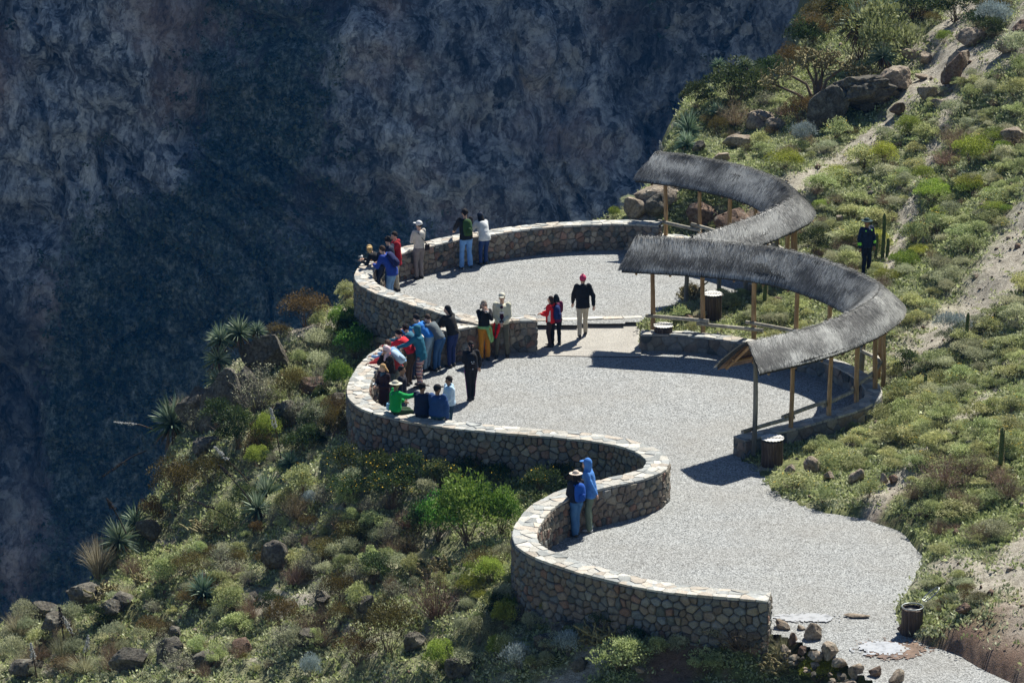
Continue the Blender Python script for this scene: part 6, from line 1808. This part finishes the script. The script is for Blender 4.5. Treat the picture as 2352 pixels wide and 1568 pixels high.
    simple('mouth', cloth((.28, .10, .08)), root, lambda b: ellips(b, hc + HR @ Vector((0, .086 if hat != 'hood' else .10, -.062)) * k, .022 * k, .008 * k, .006 * k, HR, 1))
    # ---- hair
    def hair_(b):
        if style == 'none': return
        ellips(b, hc + HR @ Vector((0, -.016, .026)) * k, .086 * k, .100 * k, .106 * k, HR)
        if style in ('long', 'wild', 'bob'):
            n_ = {'long': 7, 'wild': 16, 'bob': 6}[style]; rr = random.Random(seed)
            for i in range(n_):
                a = math.pi * (.08 + .84 * i / (n_ - 1)) + math.pi; s_ = hc + HR @ Vector((math.cos(a) * .07, math.sin(a) * .06 - .01, 0)) * k
                ln = {'long': .26, 'wild': .24, 'bob': .14}[style]
                e = s_ + HR @ Vector((math.cos(a) * .04, -.05, -ln)) * k if style != 'wild' else s_ + Vector((rr.uniform(-.02, .26) * (-1), rr.uniform(-.05, .1), rr.uniform(-.16, .06)))
                capsule(b, s_, e, .040 * k, .018 * k, 8)
        if style in ('curly', 'bushy'):
            rr = random.Random(seed)
            for i in range(26):
                d = Vector((rr.gauss(0, 1), rr.gauss(-.35, .8), rr.gauss(.5, .7))).normalized()
                if d.y > .55 and d.z < .4: continue
                ellips(b, hc + HR @ Vector((d.x * .08, d.y * .09 - .01, d.z * .10 + .015)) * k, .034, .034, .034, None, 1)
        if style == 'tail': capsule(b, hc + HR @ Vector((0, -.10, 0)), hc + HR @ Vector((0, -.14, -.24)), .04, .02, 8)
    if style != 'none' and hat != 'hood':
        bm = bmesh.new(); hair_(bm)
        # open the face
        o = fuse(bm, 'hair', cloth(hair, .25), root, .014, 1, .008, seed=seed + 9)
        inv = HR.inverted(); me = o.data
        for vt in me.vertices:
            q = inv @ (vt.co - hc)
            if q.y > .035 * k and q.z < .055 * k and abs(q.x) < .066 * k: vt.co = hc + HR @ Vector((q.x * .9, .035 * k + (q.y - .035 * k) * .1, q.z))
    # ---- hats
    def dome(b, rx, ry, rz, up=.045, back=-.008):
        ellips(b, hc + HR @ Vector((0, back, up)) * k, rx * k, ry * k, rz * k, HR)
    if hat and hat != 'hood':
        kind, col = hat; hroot = simple('hat', cloth(col), root, (lambda b: dome(b, .096, .110, .098)) if kind != 'beanie' else (lambda b: (dome(b, .098, .112, .108, .04, -.01), ellips(b, hc + HR @ Vector((0, -.02, .16)) * k, .025, .025, .025, None, 1))))
        if kind == 'cap':
            simple('visor', cloth(col), hroot, lambda b: ellips(b, hc + HR @ Vector((0, .125, .045)) * k, .068 * k, .085 * k, .010 * k, HR))
        if kind == 'brim':
            simple('brim', cloth(col), hroot, lambda b: ellips(b, hc + HR @ Vector((0, .0, .045)) * k, .175 * k, .185 * k, .014 * k, HR, 3))
    # ---- things worn, parts of the figure's outfit
    for e in extra:
        nm = e[0]
        if nm == 'backpack':
            c, u_, f_ = sp(.58); 
            bp = simple('backpack', cloth(e[1]), root, lambda b: loft(b, [(c - f_ * .17 * bulk + u_ * t * k - f_ * 0, X * w, f_ * d_) for t, w, d_ in ((-.26, .09, .04), (-.23, .135, .085), (-.05, .15, .10), (.12, .14, .09), (.20, .10, .06), (.23, .03, .02))], 16))
            simple('pocket', cloth(tuple(x * .8 for x in e[1])), bp, lambda b: loft(b, [(c - f_ * (.17 * bulk + .085) + u_ * t, X * w, f_ * d_) for t, w, d_ in ((-.22, .06, .02), (-.19, .095, .04), (-.06, .095, .04), (-.03, .06, .02))], 14))
            for sx in (1, -1): simple('strap', cloth(tuple(x * .7 for x in e[1])), bp, lambda b: (capsule(b, sp(.86)[0] + X * .11 * sx - f_ * .12 * bulk, sp(.97)[0] + X * .10 * sx, .018, .018, 6), capsule(b, sp(.97)[0] + X * .10 * sx, sp(.72)[0] + X * .12 * sx + f_ * .135 * bulk, .018, .016, 6)))
            if len(e) > 2:   # pale print on the pack
                for (dx, dz, w, h) in ((-.03, -.02, .022, .02), (.03, -.015, .022, .02), (0, -.055, .05, .010), (0, -.21, .018, .02)):
                    simple('print', cloth((.6, .62, .63)), bp, lambda b: ellips(b, c - f_ * (.17 * bulk + .100 + (.028 if dz < -.1 or dz < -.03 else 0)) + X * dx + u_ * dz, w, .006, h, None, 1))
        if nm == 'camera':
            q = (AR[0][2] + AR[1][2]) / 2 + Vector((0, .09, .02)) if len(e) < 2 else Vector(e[1])
            cb = simple('camera', M['black'] if len(e) < 3 else cloth(e[2]), root, lambda b: loft(b, [(q + X * -.06, Vector((0, .02, 0)), Vector((0, 0, .03))), (q + X * -.055, Vector((0, .03, 0)), Vector((0, 0, .042))), (q + X * .055, Vector((0, .03, 0)), Vector((0, 0, .042))), (q + X * .06, Vector((0, .02, 0)), Vector((0, 0, .03)))], 8))
            simple('lens', M['metal'], cb, lambda b: capsule(b, q + Vector((0, .03, 0)), q + Vector((0, .075, 0)), .028, .026, 12))
        if nm == 'bag':   # shoulder bag: colour, side, height
            c, u_, f_ = sp(.08); s_ = e[2]; q = c + X * .19 * s_ * bulk + f_ * e[3]
            bg = simple('shoulder_bag', cloth(e[1]), root, lambda b: loft(b, [(q + u_ * t, Vector((0, .085, 0)) if abs(e[3]) < .1 else X * .085, X * w if abs(e[3]) < .1 else Vector((0, w, 0))) for t, w in ((-.10, .02), (-.085, .045), (.06, .045), (.08, .02))], 12))
            simple('bag_strap', cloth(tuple(x * .6 for x in e[1])), bg, lambda b: (capsule(b, q + u_ * .07, sp(.95)[0] - X * .11 * s_ - f_ * .11 * bulk, .010, .010, 6), capsule(b, q + u_ * .07, sp(.6)[0] + X * .02 * s_ + f_ * .15 * bulk, .010, .010, 6), capsule(b, sp(.6)[0] + X * .02 * s_ + f_ * .15 * bulk, sp(.97)[0] - X * .10 * s_ + f_ * .05, .010, .010, 6)))
        if nm == 'tied':   # jacket tied round the waist
            c = sp(.02)[0]
            def tied(b):
                loft(b, [(c + Vector((0, 0, -.04)), X * .185, Vector((0, .145, 0))), (c + Vector((0, 0, .0)), X * .195, Vector((0, .155, 0))), (c + Vector((0, 0, .05)), X * .185, Vector((0, .145, 0)))], 16)
                for sx in ((-1, 1) if len(e) < 3 else (e[2],)):
                    capsule(b, c + Vector((.06 * sx, .15, 0)), c + Vector((.10 * sx, .17, -.20)), .045, .05, 8); capsule(b, c + Vector((.10 * sx, .17, -.20)), c + Vector((.17 * sx, .15, -.42)), .05, .03, 8)
                capsule(b, c + Vector((.17 * (e[2] if len(e) > 2 else 1), -.03, -.05)), c + Vector((.24 * (e[2] if len(e) > 2 else 1), -.02, -.42)), .07, .05, 8)
            bm = bmesh.new(); tied(bm); fuse(bm, 'tied_jacket', cloth(e[1]), root, .02, 2, .015, seed=seed)
        if nm == 'shirt':  # shirt front showing between open jacket edges
            simple('shirt', cloth(e[1]), root, lambda b: loft(b, [(sp(t)[0] + sp(t)[2] * .115 * bulk, X * w, sp(t)[2] * .035) for t, w in ((.05, .05), (.3, .065), (.6, .075), (.85, .065), (1.0, .03))], 12))
            simple('shirt_stripe', cloth((.75, .72, .75)), root, lambda b: loft(b, [(sp(t)[0] + sp(t)[2] * .122 * bulk, X * .07, sp(t)[2] * .036) for t in (.60, .62, .64, .66)], 12))
        if nm == 'glasses': simple('sunglasses', M['black'], root, lambda b: [ellips(b, hc + HR @ Vector((.032 * sx, .094, .008)) * k, .028 * k, .010 * k, .018 * k, HR, 1) for sx in (1, -1)] + [capsule(b, hc + HR @ Vector((-.07, .06, .012)) * k, hc + HR @ Vector((.07, .06, .012)) * k, .006, .006, 6)])
        if nm == 'scarf':
            simple('scarf', cloth(e[1]), root, lambda b: (ellips(b, neck + nu * .03 + nf * .03, .085, .085, .06), ellips(b, neck + nf * .08 - nu * .05, .06, .04, .09)))
        if nm == 'headscarf':
            simple('headscarf', cloth(e[1]), root, lambda b: (ellips(b, hc - HR @ Vector((0, .02, -.01)), .098, .105, .128, HR), capsule(b, hc - hu * .09, neck + nf * .09 - nu * .05, .075, .05)))
        if nm == 'stripes':  # side stripes on legs
            for hip, kn, an, sx in LEG: simple('leg_stripe', cloth(e[1]), root, lambda b: (capsule(b, hip + X * .098 * sx * k, kn + X * .070 * sx * k, .010, .010, 6), capsule(b, kn + X * .070 * sx * k, an + X * .058 * sx * k, .010, .010, 6)))
        if nm == 'patches':  # bright patches on the jacket (front, back, sleeves)
            c, u_, f_ = sp(.84)
            for sx in (1, -1):
                simple('bright_patch', cloth(e[1]), root, lambda b: ellips(b, c + X * .10 * sx, .05, .128 * bulk, .05, None, 2))
            s_, e_, h_, _ = AR[0]
            for s_, e_, h_, _ in AR: simple('bright_band', cloth(e[1]), root, lambda b: capsule(b, (e_ + h_) / 2, (e_ * .35 + h_ * .65), .058 * bulk, .056 * bulk, 12))
        if nm == 'panel':  # white side panels
            for sx in (1, -1): simple('side_panel', cloth(e[1]), root, lambda b: loft(b, [(sp(t)[0] + X * .165 * sx * bulk * k, X * .022, sp(t)[2] * .045) for t in (.0, .3, .6, .75)], 10))
        if nm == 'book':
            q = AR[0][2] + Vector((.05, .12, -.02)); simple('notebook', cloth((.8, .8, .78)), root, lambda b: [b.verts.ensure_lookup_table()] and [bmesh.ops.create_cube(b, size=1.0, matrix=Matrix.Translation(q) @ Matrix.Rotation(.3, 4, 'X') @ Matrix.Diagonal((.24, .17, .02, 1)))], False)
        if nm == 'band': simple('hair_band', cloth(e[1]), root, lambda b: ellips(b, hc + HR @ Vector((.0, -.108, .02)) * k, .045, .012, .018, HR, 1))
    return root

NAVY, BLACK, JEAN, LJEAN, TEAL = (.018,.028,.055), (.012,.013,.016), (.05,.11,.24), (.16,.30,.50), (.025,.15,.23)
# upper terrace
person('woman with windblown blond hair leaning over the far left bend of the upper wall', (868, 676, .3), 165, 1.62, 50, arms=('elbow','elbow'), top=BLACK, bottom=(.03,.04,.07), hair=(.55,.38,.17), style='wild', extra=(('camera', (.0,.50,1.12), (.6,.6,.6)),))
person('man in a bright blue jacket with navy backpack bending over the upper wall', (895, 694, .3), 150, 1.78, 42, arms=('elbow','elbow'), top=(.02,.055,.30), bottom=LJEAN, hair=(.05,.03,.02), coat=.10, bulk=1.12, extra=(('backpack',(.012,.02,.09)),))
person('man with dark curly hair in navy jacket and jeans beside the red jacket', (896, 676, .3), 140, 1.76, 12, arms=('rail','rail'), top=NAVY, bottom=JEAN, hair=(.015,.012,.012), style='curly', coat=.08)
person('man in dark red jacket and beige trousers at the left bend of the upper wall', (911, 667, .3), 190, 1.80, 4, arms=('rail','low'), top=(.30,.008,.018), bottom=(.45,.40,.31), hair=(.03,.02,.015), coat=.14, bulk=1.1, hood_down=True, head_dn=12, turn=25)
person('man in cream sweater and white cap at the upper wall, black shoulder bag', (963, 640, .3), 125, 1.78, 0, arms=('chest','low'), top=(.58,.55,.49), bottom=(.20,.18,.18), hat=('cap',(.72,.72,.70)), hair=(.02,.02,.02), extra=(('bag',(.015,.013,.015),1,-.16),('camera',)), turn=20)
person('man with a green backpack and light blue trousers leaning on the upper wall', (1070, 616, .3), 110, 1.84, 14, arms=('rail','rail'), top=BLACK, bottom=(.16,.34,.66), hair=(.012,.01,.01), style='curly', coat=.05, bulk=1.12, legs='wide', flare=.02, extra=(('backpack',(.035,.085,.025)),))
person('woman in white padded jacket leaning on the upper wall next to the green backpack', (1110, 608, .3), 118, 1.66, 38, arms=('rail','rail'), top=(.66,.68,.68), bottom=(.02,.045,.14), hair=(.012,.012,.02), style='long', hat=('beanie',(.02,.025,.06)), bulk=1.12, coat=.08)
# on the landing
person('man in black jacket and pink knit hat walking away across the upper gravel', (1338, 772, .16), 95, 1.80, 0, arms=('fwd','back'), legs='step', top=BLACK, bottom=(.47,.42,.33), hat=('beanie',(.50,.05,.13)), hair=(.1,.05,.04), coat=.10, bulk=1.12, hood_down=True)
person('child in red and white jacket with blue backpack, arms folded', (1264, 797, .04), 165, 1.50, 0, arms=('chest','chest'), top=(.62,.015,.02), bottom=(.045,.03,.03), hair=(.05,.03,.025), style='bob', coat=.08, bulk=1.12, extra=(('backpack',(.012,.03,.13)),('panel',(.75,.75,.75))), hood_down=True)
person('child in maroon jacket standing close behind the red jacket', (1277, 794, .05), 100, 1.52, 0, arms=('belly','belly'), top=(.13,.012,.06), bottom=BLACK, hair=(.015,.02,.025), style='bob', coat=.10, bulk=1.08)
# middle terrace
person('woman in orange trousers taking a picture, green jacket tied at her waist', (1112, 826, 0), 285, 1.72, 0, arms=('face','face'), top=BLACK, bottom=(.52,.22,.02), hair=(.30,.26,.22), style='bob', flare=.02, extra=(('tied',(.26,.50,.20),-1),('glasses',),('camera',(0,.33,1.50),(.55,.45,.42))))
person('man in cream jacket and cap with a red jacket tied round his waist', (1153, 820, 0), 268, 1.86, 0, arms=('belly','belly'), legs='wide', top=(.58,.56,.43), bottom=(.10,.10,.075), hat=('cap',(.60,.57,.47)), hair=(.2,.15,.1), bulk=1.12, extra=(('tied',(.62,.01,.02),1),('shirt',(.05,.012,.03)),('camera',(0,.25,1.10))))
person('man in black jacket and navy trousers looking back, right of the grey jacket', (1037, 842, 0), 140, 1.78, 24, arms=('rail','rail'), legs='stand', top=(.016,.016,.02), bottom=(.02,.035,.12), hair=(.015,.015,.018), style='bob', turn=35, bulk=1.1)
person('person in grey jacket and blue jeans bent over the wall behind the blue shirt', (1003, 850, 0), 142, 1.74, 58, arms=('lean','lean'), top=(.12,.145,.16), bottom=(.03,.09,.21), hair=(.06,.04,.03))
person('man in bright blue T-shirt and pale jeans bent far over the wall', (980, 850, 0), 145, 1.80, 66, arms=('lean','lean'), top=(.03,.21,.62), bottom=(.25,.37,.48), hair=(.012,.011,.012), bend=.2, head_dn=10)
person('person with curly black hair in teal jacket bent over the wall', (952, 868, 0), 148, 1.70, 62, arms=('lean','lean'), top=(.03,.13,.20), bottom=NAVY, hair=(.01,.01,.01), style='curly', bend=.25)
person('person in red jacket and brown trousers bent over the wall', (938, 884, 0), 150, 1.74, 62, arms=('lean','lean'), top=(.64,.02,.035), bottom=(.075,.05,.033), hair=(.015,.012,.012), style='curly', bend=.3)
person('person in hooded teal sweater and striped knit trousers stretching an arm over the wall', (965, 888, 0), 165, 1.74, 16, arms=('far','rail'), legs='wide', top=(.018,.13,.20), bottom=(.3,.2,.2), bmat=M['knit'], hat='hood', coat=.12, bulk=1.12)
person('brown haired person in pale blue leaning over the wall beside the white haired one', (914, 905, 0), 152, 1.70, 64, arms=('lean','lean'), top=(.20,.36,.60), bottom=(.11,.085,.06), hair=(.10,.06,.04), style='curly', bend=.3)
person('white haired person with blue and white backpack bent over the wall', (908, 918, 0), 158, 1.66, 54, arms=('lean','lean'), top=(.50,.05,.05), bottom=(.16,.17,.14), hair=(.75,.70,.60), style='short', bend=.4, extra=(('backpack',(.45,.60,.72)),))
person('woman in pale pink headscarf and sunglasses at the wall', (895, 925, 0), 215, 1.60, 14, arms=('rail','face'), top=(.013,.013,.015), bottom=(.05,.07,.07), style='none', bulk=1.1, extra=(('headscarf',(.72,.52,.55)),('glasses',)), turn=20)
person('woman with wavy blond hair and brown coat holding a camera behind the wall', (884, 972, 0), 222, 1.66, 3, arms=('chest','chest'), top=(.035,.018,.022), bottom=(.03,.02,.02), hair=(.45,.28,.13), style='bob', coat=.25, head_dn=14, extra=(('camera',None and 0 or (0,.34,1.16),(.5,.5,.5)),('scarf',(.06,.10,.14))))
person('dark haired man in a long dark coat facing right among the group', (924, 985, 0), 350, 1.74, 0, arms=('down','pocket'), top=(.017,.018,.028), bottom=(.03,.06,.11), hair=(.01,.01,.01), coat=.28, skin='skin_brown')
person('person in puffy green jacket and cream hat sitting on the wall and pointing right', (908, 946, .0), 20, 1.68, 2, arms=('chest','point'), legs='sit', seat=.93, top=(.008,.34,.075), bottom=(.02,.05,.02), hat=('brim',(.55,.52,.42)), bulk=1.22, skin='skin_brown', extra=(('bag',(.20,.42,.60),-1,-.12),))
person('man in navy jacket and black cap sitting on the wall with his back turned', (968, 954, .0), 60, 1.72, 6, arms=('lap','lap'), legs='sit', seat=.93, top=(.012,.022,.055), bottom=(.02,.02,.03), hat=('cap',(.012,.012,.014)), hair=(.01,.01,.01), bulk=1.25, skin='skin_brown', turn=-40)
person('man in mid blue jacket and dark cap sitting on the wall, back turned', (1004, 959, .0), 68, 1.76, 4, arms=('lap','down'), legs='sit', seat=.93, top=(.022,.065,.19), bottom=(.03,.08,.10), hat=('cap',(.015,.015,.017)), hair=(.01,.01,.01), bulk=1.3, skin='skin_brown', turn=-40)
person('person with bushy black hair in pale blue puffy jacket talking to the seated man', (1033, 1000, 0), 200, 1.62, 4, arms=('belly','belly'), top=(.50,.68,.86), bottom=(.03,.07,.12), hair=(.01,.01,.01), style='bushy', bulk=1.2, hood_down=True, skin='skin_brown')
person('woman in black with a black backpack and pink side stripes walking on the middle gravel', (1082, 919, 0), 100, 1.66, 2, arms=('belly','fwd'), legs='cross', top=(.010,.010,.016), bottom=(.012,.010,.022), hair=(.01,.01,.01), style='tail', bulk=1.1, extra=(('backpack',(.010,.011,.016),1),('stripes',(.25,.02,.22)),('band',(.75,.30,.35))))
# lower terrace
person('woman in sun hat with blue backpack and jeans holding a notebook at the lower wall', (1323, 1231, 0), 120, 1.66, 4, arms=('belly','low'), top=(.012,.018,.035), bottom=(.05,.14,.30), hat=('brim',(.60,.50,.42)), hair=(.01,.01,.01), style='bob', legs='cross', flare=.025, bulk=1.06, extra=(('backpack',(.015,.09,.42)),('book',)))
person('man in hooded blue rain jacket and grey green trousers at the lower wall', (1354, 1217, 0), 165, 1.82, 12, arms=('behind','low'), legs='wide', top=(.07,.22,.58), bottom=(.14,.18,.135), hat='hood', shoe=(.6,.6,.6), flare=.02, coat=.10, bulk=1.1, extra=(('glasses',),))
# the guard
gp = hit(1988, 632)
person('guard in navy uniform with neon yellow patches and wide brimmed hat on the slope', (1988, 632, gp.z if gp else .7), 300, 1.74, 0, arms=('down','down'), top=(.015,.025,.06), bottom=(.012,.015,.03), hat=('brim',(.03,.06,.06)), hair=(.01,.01,.01), coat=.06, bulk=1.1, skin='skin_brown', extra=(('patches',(.35,.95,.10)),))
